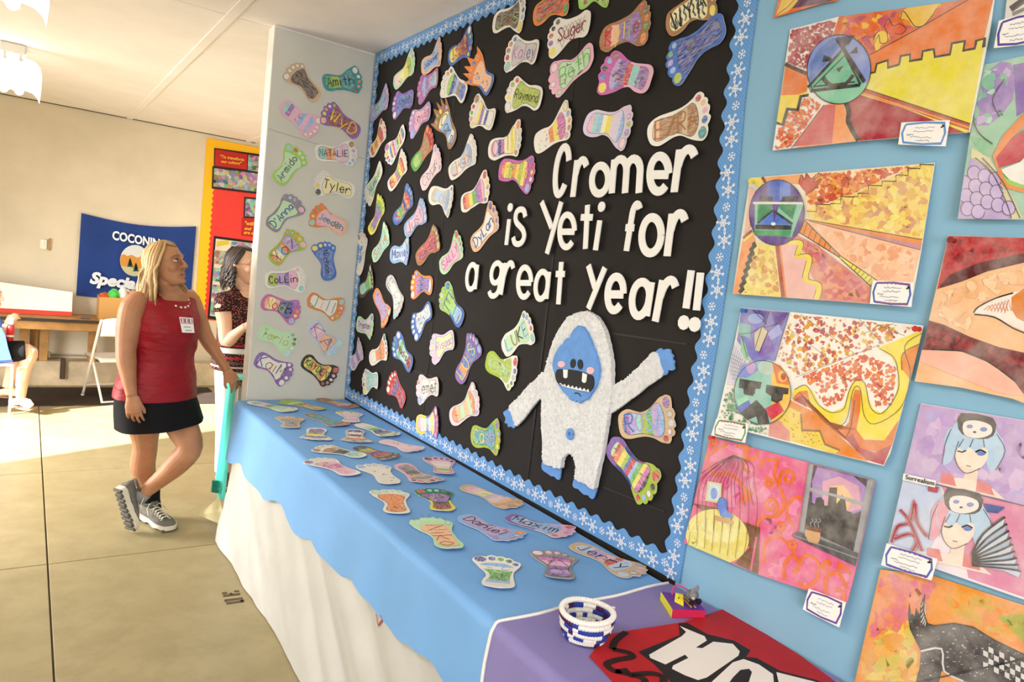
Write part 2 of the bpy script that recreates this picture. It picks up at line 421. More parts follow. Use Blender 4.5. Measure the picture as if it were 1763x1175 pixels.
def border(name_desc, p0, p1, inward, wdt=.074, bow=lambda f: 0.0):
    p0 = Vector(p0); p1 = Vector(p1); L = (p1 - p0).length; d = (p1 - p0).normalized(); w = Vector(inward)
    n = max(4, round(L / .0335)); inn = []
    for i in range(n * 4 + 1):
        q = i / (n * 4); ph = q * n / 2
        inn.append(p0 + d * (L * q) + w * (bow(q) + wdt - .006 + .0085 * math.cos(ph * 2 * math.pi * .5 * 2)))
    outr = [p0 + d * (L * i / (n * 4)) + w * bow(i / (n * 4)) for i in range(n * 4 + 1)]
    m = MB(); k = n * 4 + 1; th = Vector((.0015, 0, 0))
    vs = outr + inn + [p + th for p in outr] + [p + th for p in inn]
    fs = []
    for i in range(k - 1): fs += [(i, i + 1, k + i + 1, k + i), (2 * k + i, 3 * k + i, 3 * k + i + 1, 2 * k + i + 1), (k + i, k + i + 1, 3 * k + i + 1, 3 * k + i), (i, 2 * k + i, 2 * k + i + 1, i + 1)]
    m.add(vs, fs, 'w')
    o = m.build('border_strip', M_BORDER); tag(o, name_desc, 'border', None)
    s = .03; i = 0
    while s < L - .02:
        big = i % 3 != 1
        c = p0 + d * s + w * (bow(s / L) + .034 + .006 * math.sin(i * 2.3)) + Vector((-.0012, 0, 0))
        f = bpy.data.objects.new('snowflake', flake_mesh(.021 if big else .0135, 1 if big else 0)); f.data.materials.clear() if False else None
        if not f.data.materials: f.data.materials.append(M_PAINT)
        col.objects.link(f); f.parent = o; f.location = c; f.rotation_euler = (i * .37, 0, 0)
        s += .049 if big else .045; i += 1
    return o
bx = -.0075; BT, BB, BY0, BY1 = CEIL - .004, T_TOP + .014, 1.345, 4.045
border('snowflake border strip along the ceiling above the black paper', (bx, BY0, BT), (bx, BY1, BT), (0, 0, -1))
border('snowflake border strip along the table below the black paper', (bx, BY1, BB), (bx, BY0, BB), (0, 0, 1))
border('snowflake border strip running down the corner by the side panel', (bx - .001, BY1, BT - .05), (bx - .001, BY1, BB + .05), (0, -1, 0), .07)
be = sorted((onX(u, v).z, onX(u, v).y) for u, v in ((1307, 0), (1285, 178), (1278, 266), (1267, 399), (1245, 551), (1219, 701), (1205, 808), (1173, 1002)))
be = [(0, be[0][1])] + be + [(4, be[-1][1])]
def rbow(f):
    z = BT + (BB - BT) * f
    for a, c in zip(be, be[1:]):
        if z <= c[0]: return a[1] + (c[1] - a[1]) * (z - a[0]) / (c[0] - a[0]) - BY0
border('snowflake border strip between the black paper and the blue wall', (bx - .001, BY0, BT), (bx - .001, BY0, BB), (0, 1, 0), .076, rbow)

# ------------------------------------------------------------------ side panel (partition)
PX = -.588
pn = structure(MB().box((PX / 2, WING_Y + .058, CEIL / 2), (-PX, .112, CEIL)), 'trim_2', M_WHITEP)
m = MB()
m.grid(lambda u, v: (PX + .004 + u * (-.012 - PX), WING_Y - .003 - .003 * abs(noise.noise(Vector((u * 3, v * 9, 8)))), .74 + v * (CEIL - .012 - .74)), 16, 50)
wp = m.build('side_panel_paper', M_WINGP); tag(wp, 'grey white paper covering the side panel beside the board', 'paper')
m = MB(); m.slab([(PX + .004, WING_Y - .0068, 2.296), (-.012, WING_Y - .0068, 2.236), (-.012, WING_Y - .0068, 2.240), (PX + .004, WING_Y - .0068, 2.300)], (0, .002, 0), '#b9b8ae'); m.build('paper_seam', M_PAINT, wp)

# ------------------------------------------------------------------ tables
tb = thing('display_table', (-.33, 2.4, 0), 'long table carrying the blue covered foot display', 'table')
MB().box((-.33, 2.13, T_TOP - .022), (.62, 3.80, .034), '#8a7a60', bev=.004).build('tabletop', M_WOOD, tb, origin=(-.33, 2.13, T_TOP - .022))
for lx, ly in ((-.58, .4), (-.06, .4), (-.58, 2.1), (-.06, 2.1), (-.58, 3.94), (-.06, 3.94)):
    MB().box((lx, ly, T_TOP / 2 - .02), (.04, .04, T_TOP - .04), '#777', bev=.004).build('leg', M_STEEL, tb, origin=(lx, ly, T_TOP / 2 - .02))
dz = [onX(u, v, T_FRONT - .02) for u, v in ((383, 783), (396, 797), (410, 800), (422, 820), (451, 857), (478, 867), (494, 894), (511, 923), (535, 935), (553, 958), (578, 990), (607, 1002), (629, 1032), (649, 1066), (679, 1099), (713, 1118), (736, 1136), (763, 1178))]
dz = sorted([(p.y, p.z) for p in dz])
def hem(y):
    if y <= dz[0][0]: return dz[0][1] + .012 * math.sin((y - dz[0][0]) * 22)
    for a, bb in zip(dz, dz[1:]):
        if y <= bb[0]:
            q = (y - a[0]) / (bb[0] - a[0]); q = q * q * (3 - 2 * q); return a[1] + (bb[1] - a[1]) * q
    return dz[-1][1]
def tablefn(y, v, back=0.0, hemf=hem):
    if v < .45: return Vector((back + (T_FRONT + .028 - back) * v / .45, y, T_TOP + .0015 + .0012 * noise.noise(Vector((y * 3, v * 6, 2)))))
    if v < .6:
        a = (v - .45) / .15 * math.pi / 2; return Vector((T_FRONT + .028 - .028 * math.sin(a), y, T_TOP + .0015 - .028 * (1 - math.cos(a))))
    q = (v - .6) / .4; z0 = T_TOP - .0265; z1 = hemf(y)
    return Vector((T_FRONT - .018 * q + .010 * q * noise.noise(Vector((y * 5.5, q * .6, 5))) + .006 * q * math.sin(y * 17), y, z0 + (z1 - z0) * q))
YE = 4.035
m = MB(); vs_ = [i / 9 * .45 for i in range(10)] + [.45 + .15 * i / 5 for i in range(1, 6)] + [.6 + .4 * i / 8 for i in range(1, 9)]
def gridv(m, y0, y1, ny, fn, cc):
    g = [[fn(y0 + (y1 - y0) * j / ny, q) for q in vs_] for j in range(ny + 1)]
    m.loft(g, cc, cap=False, closed=False)
gridv(m, SEAM_Y, YE, 180, lambda y, q: tablefn(y, q, -.004 - max(0, (2.9 - y)) * .018), 'w')
tc_ = m.build('blue_table_paper', M_TABLEP, smooth=True); tag(tc_, 'sky blue paper table cover with a wavy torn lower edge', 'tablecloth')
# black gap strip between table and wall is the black paper running down behind the table
m = MB()
def skirtfn(u, v):
    y = 1.0 + u * 2.96; zt = .66; z = zt * (1 - v)
    dg = y + v * .95                                  # creases run down and towards the camera
    f1 = abs(noise.noise(Vector((dg * 2.1, v * .5, 3)))); f2 = abs(noise.noise(Vector((dg * 4.3, v * .9, 9)))); f3 = noise.noise(Vector((y * 5, v * 5, 4)))
    fl = .055 * v ** 1.5 + (.02 * v * max(0, (y - 3.2)) if y > 3.2 else 0)
    x = T_FRONT + .012 - (.012 + .070 * v * (1 - .6 * v)) * f1 - .020 * (.3 + v) * f2 * (1 - .7 * v) - .004 * f3 - fl
    return Vector((x, y, z + .004))
m.grid(skirtfn, 260, 50)
m.add([skirtfn(1, j / 12) for j in range(13)] + [Vector((-.1, 3.985, .664 * (1 - j / 12))) for j in range(13)], [(j, j + 1, 14 + j, 13 + j) for j in range(12)])
sk = m.build('white_table_skirt', M_SKIRT, smooth=True); tag(sk, 'creased white plastic skirt hanging from the table to the floor', 'tablecloth')
m = MB(); q0 = [onX(u, v, -.69) for u, v in ((377, 856), (357, 886), (378, 903), (383, 880))]
m.slab([q0[0], q0[1] + Vector((-.05, 0, 0)), q0[2], q0[3]], (.002, 0, 0), '#d9cfa0'); m.build('curled_corner', M_PAINT, sk)
def on_skirt(u, v):
    p = onX(u, v, T_FRONT - .03)
    for k in range(6): p = onX(u, v, skirtfn((p.y - 1.0) / 2.96, 1 - (p.z - .004) / .66).x - .004)
    return p
MB().ribbon([on_skirt(*q) for q in ((647, 1057), (651, 1078), (658, 1068), (655, 1060))], .005, (-1, 0, 0), '#b03040').build('red_pen_mark', M_PAINT, sk)

# purple covered part
m = MB()
gridv(m, .15, SEAM_Y, 60, lambda y, q: tablefn(y, q, -.012, lambda yy: .30), 'w')
pc = m.build('purple_table_paper', M_PURP, smooth=True); tag(pc, 'purple paper covering the near end of the table', 'tablecloth')
m = MB(); m.tube([tablefn(SEAM_Y + .004 * math.sin(k), k / 30, -.02, lambda yy: .3) + Vector((0, 0, .002)) + (Vector((-.003, 0, 0)) if k > 16 else Vector((0, 0, 0))) for k in range(31)], .0045, '#f0ece4', 6)
m.build('white_edge_roll', M_PAINT, pc)

# ------------------------------------------------------------------ far end of the hall
def fy(u, v, y=FAR_Y - .01): return onY(u, v, y)
def text_mb(txt, size, colr, depth=.002, shear=0.0, bold=0.0, space=1.0):
    cu = bpy.data.curves.new('t', 'FONT'); cu.body = txt; cu.size = size; cu.shear = shear; cu.offset = bold; cu.space_character = space
    cu.resolution_u = 3; cu.extrude = depth / 2
    o = bpy.data.objects.new('t', cu); me = bpy.data.meshes.new_from_object(o); m = MB()
    m.add([v.co.copy() for v in me.vertices], [tuple(p.vertices) for p in me.polygons], colr)
    bpy.data.objects.remove(o); bpy.data.curves.remove(cu); bpy.data.meshes.remove(me); return m
def place(m, o, ax, ay, scale_to=None):
    """map a flat text mesh (x right, y up) to world: origin o, unit axes ax, ay"""
    ax = Vector(ax); ay = Vector(ay); az = ax.cross(ay)
    xs = [v.x for v in m.v]; x0 = min(xs); k = 1.0
    if scale_to: k = scale_to / (max(xs) - x0)
    m.v = [Vector(o) + ax * ((v.x - x0) * k) + ay * (v.y * k) + az * v.z for v in m.v]; return m

# banner
t = NT('banner_nylon'); v = t.coord(); t.bump(t.noise(v, 3.5, 3), 0.5, 0.03); M_BANNER = t.base(t.ramp(t.noise(v, 2.5), .3, .7, C('#0f2f70'), C('#153a82')), 0.6)
bc = [fy(*p, FAR_Y - .015) for p in ((140, 367), (337.5, 390), (131, 509), (327, 530))]
def banfn(u, v):
    top = bc[0].lerp(bc[1], u) - Vector((0, 0, .055 * math.sin(math.pi * u))); bot = bc[2].lerp(bc[3], u)
    return top.lerp(bot, v) + Vector((0, -.012 * math.sin(u * 9 + v * 4) * v - .012, 0))
m = MB(); m.grid(banfn, 40, 24)
bn = m.build('banner', M_BANNER, smooth=True); tag(bn, 'blue cloth banner with white lettering on the far wall', 'banner')
def onban(px): p = fy(*px, FAR_Y - .055); return p
m = place(text_mb('COCONINO', .1, '#dfe3e8', bold=.0035), onban((193, 412)), (onban((288, 427)) - onban((193, 412))).normalized(), (0, 0, 1), (onban((288, 427)) - onban((193, 412))).length)
for i, p in enumerate(m.v): p.z = onban((193, 412)).z + (p.z - onban((193, 412)).z) * 1.35
m.build('lettering', M_PAINT, bn)
m = place(text_mb('Special', .1, '#dfe3e8', shear=.25, bold=.005), onban((154, 487)), (onban((240, 499)) - onban((154, 487))).normalized(), (0, 0, 1), (onban((242, 499)) - onban((154, 487))).length); m.build('lettering', M_PAINT, bn)
m = place(text_mb('Olympics', .1, '#dfe3e8', shear=.25, bold=.005), onban((205, 512)), (onban((240, 517)) - onban((205, 512))).normalized(), (0, 0, 1), .52); m.build('lettering', M_PAINT, bn)
def pxpoly(m, pts, c, y): m.slab([fy(a, bb, y) for a, bb in pts], (0, .003, 0), c)
m = MB(); EC = (232, 449)
pxpoly(m, ell(EC[0], EC[1], 25.5, 27, 28), '#c9ccce', FAR_Y - .05)
pxpoly(m, [p for p in ell(EC[0], EC[1], 25.3, 26.8, 40) if p[1] > 440] [::1] if False else [(206.7, 449), (209, 439), (214, 438), (219, 441), (227, 439), (236, 444), (246, 441), (257, 449)] + [p for p in ell(EC[0], EC[1], 25.3, 26.8, 40)[:21]], '#c98a3c', FAR_Y - .052)
pxpoly(m, [(208, 458), (220, 459), (232, 463), (245, 462), (255, 460)] + [p for p in ell(EC[0], EC[1], 25.2, 26.6, 40)[3:18]], '#b9b78e', FAR_Y - .054)
for tx_, ty_, hh_ in ((224, 460, 16), (234, 470, 18)):
    for k in range(4):
        pxpoly(m, [(tx_, ty_ - hh_ + k * 3), (tx_ - 2.5 - k * 1.1, ty_ - hh_ + 6 + k * 3.2), (tx_ + 2.5 + k * 1.1, ty_ - hh_ + 6 + k * 3.2)], '#1f3d33', FAR_Y - .056)
m.build('emblem', M_PAINT, bn)

# yellow and red bulletin board
bbx = thing('bulletin_board', fy(390, 500, FAR_Y), 'red bulletin board with yellow scalloped edge and framed photos', 'board')
x0 = -.03; z0, z1 = .74, 2.80
def flat(name, mb, mat): return mb.build(name, mat, bbx, origin=bbx.location)
flat('yellow_backing', MB().box((.47, FAR_Y - .008, (z0 + z1) / 2), (1.0, .012, z1 - z0), '#eeb518'), M_PAINT)
pts = []; rx0 = x0 + .105
n = 60
for i in range(n + 1): pts.append((rx0 + .010 * math.cos(i * math.pi), 0, z0 + (z1 - .11 - z0) * i / n))
red = [Vector((p[0], FAR_Y - .018, p[2])) for p in pts] + [Vector((rx0 + .86, FAR_Y - .018, z1 - .11)), Vector((rx0 + .86, FAR_Y - .018, z0))]
flat('red_backing', MB().slab(red, (0, .004, 0), '#d93a32'), M_PAINT)
Zb = Z((340, 230, .2807))
def bpoly(m, pts, c, lift): m.slab([fy(a, bb, FAR_Y - .02 - lift) for a, bb in Zb(pts)], (0, .002, 0), c)
t = NT('photo_collage'); vo = t.n('ShaderNodeTexVoronoi', i_Scale=26.0); t.l(t.coord(), vo.inputs['Vector'])
hs = t.n('ShaderNodeHueSaturation', i_Saturation=0.75, i_Value=0.55); t.l(vo.outputs['Color'], hs.inputs['Color']); M_PHOTO = t.base(hs.outputs[0], 0.4)
m = MB(); bpoly(m, [(103, 88), (400, 130), (400, 250), (100, 225)], '#2a1a18', .002); flat('poster_frame', m, M_PAINT)
m = MB(); bpoly(m, [(110, 96), (305, 128), (303, 222), (106, 198)], '#b3231f', .005); flat('quotation_panel', m, M_PAINT)
m = MB(); bpoly(m, [(311, 130), (395, 142), (395, 240), (309, 225)], '#888', .005); flat('photo', m, M_PHOTO)
m = MB(); bpoly(m, [(92, 200), (400, 240), (400, 375), (88, 338)], '#2a1a18', .006); flat('poster_frame', m, M_PAINT)
m = MB(); bpoly(m, [(102, 212), (398, 250), (398, 362), (98, 325)], '#888', .008); flat('photo', m, M_PHOTO)
m = MB(); bpoly(m, [(287, 388), (400, 398), (400, 522), (282, 518)], '#2a1a18', .002); flat('poster_frame', m, M_PAINT)
m = MB(); bpoly(m, [(296, 400), (398, 408), (398, 514), (292, 508)], '#888', .004); flat('photo', m, M_PHOTO)
m = MB(); bpoly(m, [(272, 518), (400, 528), (400, 640), (268, 626)], '#b3231f', .004); flat('quotation_panel', m, M_PAINT)
m = MB(); bpoly(m, [(102, 628), (400, 668), (400, 1190), (62, 1135)], '#191414', .002); flat('poster_frame', m, M_PAINT)
m = MB(); bpoly(m, [(113, 645), (398, 682), (398, 1168), (76, 1118)], '#d9c9b4', .005); flat('poster_sheet', m, M_PAINT)
for k, (a, bb, cc, dd) in enumerate(((104, 714, 182, 800), (98, 822, 174, 905), (90, 926, 168, 1010), (82, 1030, 160, 1112), (195, 730, 270, 815), (190, 840, 262, 920), (206, 662, 330, 712))):
    m = MB(); bpoly(m, [(a, bb), (cc, bb + 10), (cc - 4, dd + 10), (a - 4, dd)], '#888', .008); flat('photo', m, M_PHOTO)
m = MB(); bpoly(m, [(120, 662), (190, 655), (196, 680), (118, 694)], '#c8b93a', .008); flat('title_label', m, M_PAINT)
for s_, p0, p1 in (('"To transform', (138, 148), (285, 170)), ('our culture"', (145, 178), (270, 192)), ('"will', (290, 560), (345, 566)), ('and', (288, 590), (330, 595)), ('are a', (284, 615), (340, 620))):
    a, bb = (fy(*Zb([p])[0], FAR_Y - .034) for p in (p0, p1))
    flat('lettering', place(text_mb(s_, .05, '#e9b93a', shear=.2, bold=.001), a, (bb - a).normalized(), (0, 0, 1), (bb - a).length), M_PAINT)

# light switch box, outlet and conduit
o = thing('light_switch', fy(80, 421, FAR_Y), 'white light switch with a wooden side strip on the far wall', 'switch')
p = fy(75, 421, FAR_Y)
MB().box(p + Vector((0, -.012, 0)), (.06, .024, .10), '#e9e4d6', bev=.006).build('switch_plate', M_PAINT, o, origin=p)
MB().box(p + Vector((0, -.028, .01)), (.012, .012, .03), '#f3f0e6', bev=.003).build('toggle', M_PAINT, o, origin=p)
p2 = fy(85, 421, FAR_Y); MB().box(p2 + Vector((0, -.015, 0)), (.014, .03, .125), '#6d4a22', bev=.003).build('side_strip', M_WOOD, o, origin=p2)
o = thing('outlet_box', fy(75, 614, FAR_Y), 'cream outlet box with conduit low on the far wall', 'outlet')
p = fy(75, 614, FAR_Y) ; MB().box(p + Vector((0, -.02, .015)), (.12, .04, .075), '#d8cda9', bev=.006).build('box', M_PAINT, o, origin=p)
for dx in (-.025, .025): MB().box(p + Vector((dx, -.043, .015)), (.03, .006, .045), '#b9a980', bev=.002).build('socket_face', M_PAINT, o, origin=p)
m = MB(); m.tube([p + Vector((.06, -.012, .02)), p + Vector((1.2, -.012, .02))], .010, '#a99d86', 8); m.build('conduit', M_PAINT, o, origin=p)
o = MB().box(onY(107, 652, FAR_Y - .29) + Vector((0, .01, .10)), (.045, .04, .21), '#4a382b', bev=.006).build('rusty_bracket', M_PAINT); tag(o, 'short rusty bracket stub at the foot of the far wall', 'bracket')
# floor mat
a = [onZ(u, v, .004) for u, v in ((-30, 708), (-30, 672), (400, 668), (400, 694))]
o = MB().box((-1.2, 7.93, .004), (2.6, .85, .008), '#3a2f29').build('floor_mat', M_DARK); tag(o, 'dark brown mat on the floor along the far wall', 'mat')

# bench / counter
CY = 8.10; ctz = fy(0, 545, CY).z
cn = thing('work_counter', (-1.5, 8.35, 0), 'long wooden counter on posts along the far wall', 'counter')
MB().box((-1.55, 8.39, ctz - .012), (2.5, .58, .024), '#a08a68', bev=.004).build('counter_top', M_WOOD, cn, origin=(-1.55, 8.39, ctz))
MB().box((-1.55, CY - .008, ctz - .014), (2.5, .012, .03), '#3a332c', bev=.003).build('edge_strip', M_PAINT, cn, origin=(-1.55, CY, ctz))
MB().box((-1.55, CY + .05, ctz - .07), (2.5, .04, .09), '#a87b45', bev=.004).build('apron', M_WOOD, cn, origin=(-1.55, CY, ctz))
for u in (41, 76, 159):
    p = onY(u, 585, 8.52); MB().box((p.x, 8.52, (ctz + .235) / 2), (.075, .07, ctz - .285), '#a87b45', bev=.004).build('post', M_WOOD, cn, origin=(p.x, 8.52, .26))
p = onY(58, 585, 8.6); MB().box((p.x, 8.60, (ctz + .235) / 2), (.07, .06, ctz - .285), '#7d5426', bev=.004).build('post', M_WOOD, cn, origin=(p.x, 8.6, .26))
# white board with red edge leaning on the counter
q = [onY(u, v, 8.42) for u, v in ((-60, 481), (126, 505), (123, 549), (-60, 533))]
bd = thing('white_display_board', (q[2] + q[3]) / 2, 'blank white board with a red lower edge leaning on the counter', 'board')
zb = ctz + .002
m = MB(); m.slab([(q[0].x, 8.52, q[0].z + .01), (q[1].x, 8.52, q[1].z), (q[2].x, 8.40, zb), (q[3].x, 8.40, zb)], (0, .02, 0), '#f4f1ea'); m.build('panel', M_PAINT, bd, origin=bd.location)
m = MB(); m.slab([(q[3].x, 8.392, zb + .045), (q[2].x, 8.392, zb + .045), (q[2].x, 8.384, zb + .001), (q[3].x, 8.384, zb + .001)], (0, .008, 0), '#d24532'); m.build('red_edge', M_PAINT, bd, origin=bd.location)
# cardboard box with colourful cloths
q = [onY(u, v, 8.26) for u, v in ((172, 511), (260, 516), (256, 560), (170, 557))]
bxo = thing('cardboard_box', (q[0] + q[2]) / 2, 'brown cardboard box of bright cloths on the counter', 'box')
w_ = q[1].x - q[0].x; zt_ = q[0].z; xm = (q[0].x + q[1].x) / 2
for cx_, cy_, sx_, sy_ in ((xm, 8.26, w_, .006), (xm, 8.56, w_, .006), (q[0].x, 8.41, .006, .30), (q[1].x, 8.41, .006, .30)):
    MB().box((cx_, cy_, (zt_ + ctz) / 2), (sx_, sy_, zt_ - ctz - .004), '#c99a5b').build('side', M_PAINT, bxo, origin=bxo.location)
MB().box((xm, 8.41, ctz + .004), (w_, .30, .006), '#b88a4e').build('bottom', M_PAINT, bxo, origin=bxo.location)
for i, (dx, cc, rr) in enumerate(((-.13, '#e4672c', (.05, .08, .03)), (-.05, '#5fd05a', (.055, .1, .075)), (.035, '#ece9df', (.05, .08, .09)), (.13, '#d9a06a', (.06, .1, .07)), (.215, '#45b84a', (.04, .07, .045)))):
    m = MB(); m.ball((xm - .05 + dx, 8.41, zt_ + .0), rr, cc, 14)
    m.v = [p + Vector((0, 0, .035 * noise.noise(p * 11) + .015 * noise.noise(p * 30))) for p in m.v]
    o = m.build('cloth', M_CLOTH, smooth=True); tag(o, ['orange cloth at the left rim of the cardboard box', 'bright green cloth heaped in the cardboard box', 'white cloth on top of the cardboard box', 'tan cloth at the right of the cardboard box', 'dark green cloth at the right end of the box'][i], 'cloth', 'cloths in the cardboard box')
o = MB().box(onY(147, 555, 8.2) + Vector((0, .02, 0)), (.09, .05, .02), '#6d675c', bev=.006).build('stapler', M_PAINT); o.location.z += ctz + .012 - onY(147, 555, 8.2).z; tag(o, 'small grey tool lying on the counter edge', 'tool')

# ------------------------------------------------------------------ ceiling lamps with bat-wing ends
t = NT('lit_white_diffuser'); t.bs.inputs['Emission Color'].default_value = (1, .98, .93, 1); t.bs.inputs['Emission Strength'].default_value = 4.0; M_LIT = t.base(C('#fff'), .4)
half = [(0, 372), (75, 374), (118, 386), (148, 420), (158, 470), (156, 560), (150, 636), (138, 604), (112, 580), (66, 570), (62, 596), (44, 608), (26, 604), (14, 584), (0, 578)]
prof = [(x, y) for x, y in half] + [(-x, y) for x, y in half[-2:0:-1]]
S = .2612 * .00418
def bat_lamp(cx_, y, desc):
    o = thing('ceiling_light', (cx_, y, CEIL), desc, 'lamp', 'bat-winged ceiling lamps')
    m = MB(); z_of = lambda py: CEIL - (py - 300) * S
    m.slab([(cx_ + a * S, y, z_of(bb)) for a, bb in prof], (0, .03, 0), 'w'); m.build('diffuser', M_LIT, o, origin=o.location)
    MB().box((cx_, y + .07, CEIL - .035), (.15, .20, .07), '#cfcabd', bev=.008).build('mount', M_STEEL, o, origin=o.location)
    for dx in (-.045, .045):
        m = MB(); m.tube([(cx_ + dx, y - .012, CEIL - .06), (cx_ + dx, y - .012, CEIL - .095)], .008, '#9d9a92'); m.ball((cx_ + dx, y - .014, CEIL - .105), .017, '#9d9a92', 6); m.build('tube_holder', M_STEEL, o, origin=o.location)
lx = onZ(29, 77, CEIL); bat_lamp(lx.x - .02, lx.y - .02, 'lit ceiling lamp with bat-shaped diffuser nearer the far wall')
ztip = CEIL - (636 - 300) * S; p = onZ(80, 43, ztip); bat_lamp(p.x - 150 * S, p.y, 'lit ceiling lamp with bat-shaped diffuser at the top left corner')

# stencilled mark on the floor and joint line specks
m = MB(); Zs = Z((360, 990, .05956))
for pl in ([(375, 545), (520, 520)], [(590, 560), (680, 540)], [(725, 480), (870, 480)], [(405, 615), (900, 555)], [(450, 745), (975, 680)], [(495, 830), (1005, 765)], [(455, 745), (540, 760)], [(905, 745), (1005, 755)]):
    a, bb = [onZ(u, v, .0012) for u, v in Zs(pl)]
    m.ribbon([a, bb], .02, (0, 0, 1), '#54462f')
m.build('stencil_mark', M_PAINT, fl)
# ------------------------------------------------------------------ foot drawings
OUT = [(0, 0), (.012, .10), (.06, .17), (.16, .195), (.28, .17), (.40, .145), (.52, .165), (.64, .235), (.74, .29), (.81, .315),
       (.87, .325), (.935, .285), (.955, .21), (.945, .155), (.975, .135), (1.0, .075), (.975, .015), (.995, -.02), (.992, -.07), (.955, -.105),
       (.965, -.14), (.945, -.185), (.90, -.205), (.89, -.245), (.845, -.29), (.775, -.285), (.70, -.255), (.58, -.205), (.44, -.185), (.30, -.19), (.17, -.195), (.07, -.165), (.015, -.10)]
SOLE = [(.075, 0), (.085, .08), (.13, .135), (.22, .14), (.36, .11), (.48, .12), (.60, .18), (.69, .225), (.75, .20), (.79, .10), (.80, 0), (.775, -.12), (.72, -.20), (.64, -.195), (.50, -.15), (.34, -.14), (.20, -.145), (.11, -.11)]
TOE = [(.865, .225, .080, .088), (.912, .078, .058, .052), (.915, -.035, .056, .048), (.882, -.14, .050, .046), (.80, -.222, .052, .048)]
KN = [k / 8 for k in range(-1, 10)]
def clip_half(poly, s0, keep_ge):
    out = []
    for i in range(len(poly)):
        a, bb = poly[i - 1], poly[i]
        ia = (a[0] >= s0) == keep_ge; ib = (bb[0] >= s0) == keep_ge
        if ia != ib:
            t = (s0 - a[0]) / (bb[0] - a[0]); out.append((s0, a[1] + (bb[1] - a[1]) * t))
        if ib: out.append(bb)
    return out
def strips(poly, knots=KN):
    res = []
    for k in range(len(knots) - 1):
        q = clip_half(clip_half(poly, knots[k], True), knots[k + 1], False)
        if len(q) >= 3: res.append((k, q))
    return res
_fr = random.Random(3)
def foot(surface, spec):
    pts, side, oc, soles, toes, ex, txt, tc, desc = spec.split('|')
    hx, hy, tx, ty = (float(x) for x in pts.split(','))
    rnd = _fr
    if surface == 'board': A, B_, nrm = onX(hx, hy, -.004), onX(tx, ty, -.004), Vector((-1, 0, 0))
    elif surface == 'wing': A, B_, nrm = onY(hx, hy, WING_Y - .006), onY(tx, ty, WING_Y - .006), Vector((0, -1, 0))
    else: A, B_, nrm = onZ(hx, hy, T_TOP + .004), onZ(tx, ty, T_TOP + .004), Vector((0, 0, 1))
    L = (B_ - A).length; ax = (B_ - A).normalized(); ay = nrm.cross(ax)
    mtx = Matrix(((ax.x, ay.x, nrm.x, A.x), (ax.y, ay.y, nrm.y, A.y), (ax.z, ay.z, nrm.z, A.z), (0, 0, 0, 1)))
    f = 1 if side == 'L' else -1
    W = 0.245 * (1.0 if surface != 'table' else .98)
    kt, kh = rnd.uniform(.3, 1), rnd.uniform(.3, 1)
    amp = .020 if surface == 'board' else .007 if surface == 'wing' else .010
    def hh(s):
        return .0012 + amp * (kt * max(0, s - .55) ** 2 * 4 + kh * max(0, .45 - s) ** 2 * 4)
    hk = [hh(k) for k in KN]
    def hgt(s):
        q = (s - KN[0]) * 8; i = max(0, min(len(KN) - 2, int(q))); return hk[i] + (hk[i + 1] - hk[i]) * (q - i)
    P = lambda s, t, dz=0: Vector((s * L, t * W * f, hgt(s) + dz))
    jit = lambda pl, a: [(s + rnd.uniform(-a, a), t + rnd.uniform(-a, a)) for s, t in pl]
    def spl(pl, k=3):
        q = smooth_line([Vector((s, t, 0)) for s, t in pl] + [Vector((pl[0][0], pl[0][1], 0))], k); return [(p.x, p.y) for p in q[:-1]]
    o2 = jit(OUT, .008)
    if 's' in ex:                                    # claws / spikes beyond the toes
        o2 = []
        for i, p in enumerate(jit(OUT, .006)):
            o2.append(p)
        for kx in (10, 15, 18, 21, 24):
            s, t = o2[kx]; o2[kx] = (s + .13, t * 1.12)
    out = spl(o2, 2 if 's' in ex else 3)
    up = nrm; fl = f < 0
    fixo = lambda q: q[::-1] if fl else q
    m = MB()
    for k, q in strips(out): m.poly(fixo([P(s, t, .0012) for s, t in q]), oc[min(len(oc) - 1, int(max(0, k - 1) * len(oc) / 8))])
    dense = []                                       # rim
    for i in range(len(out)):
        a, bb = out[i], out[(i + 1) % len(out)]; dense.append(a)
        cs = sorted([kk for kk in KN if min(a[0], bb[0]) < kk < max(a[0], bb[0])], reverse=a[0] > bb[0])
        for kk in cs: t = (kk - a[0]) / (bb[0] - a[0]); dense.append((kk, a[1] + (bb[1] - a[1]) * t))
    n = len(dense)
    m.add([P(s, t, .0012) for s, t in dense] + [P(s, t, 0) for s, t in dense], [fixo([i, n + i, n + (i + 1) % n, (i + 1) % n]) for i in range(n)], 'w')
    for k, q in strips(out): m.poly(fixo([P(s, t, 0) for s, t in q])[::-1], 'w')
    root = m.build('foot_cutout', M_PAPER, mtx=mtx)
    place = {'board': ' on the black board', 'wing': ' on the pale side panel', 'table': ' on the blue table'}[surface]
    if len((desc + place).replace('-', ' ').split()) > 16: place = ''
    tag(root, desc + place, 'drawing', {'board': 'paper feet pinned to the black board', 'wing': 'paper feet on the side panel', 'table': 'paper feet lying on the blue table'}[surface])
    def child(mb, nm, mat):
        o = bpy.data.objects.new(nm, mb.mesh()); o.data.materials.append(mat); col.objects.link(o); o.parent = root; return o
    # sole colouring
    sp = spl(jit(SOLE, .012), 3); m = MB(); ns = len(soles)
    if ns == 1: kn = KN
    else: kn = sorted(set(KN + [.07 + (.73) * i / ns + rnd.uniform(-.012, .012) for i in range(1, ns)]))
    for k, q in strips(sp, kn):
        mid = (kn[k] + kn[k + 1]) / 2; ci = max(0, min(ns - 1, int((mid - .07) / .73 * ns)))
        m.poly(fixo([P(s, t, .0019) for s, t in q]), soles[ci])
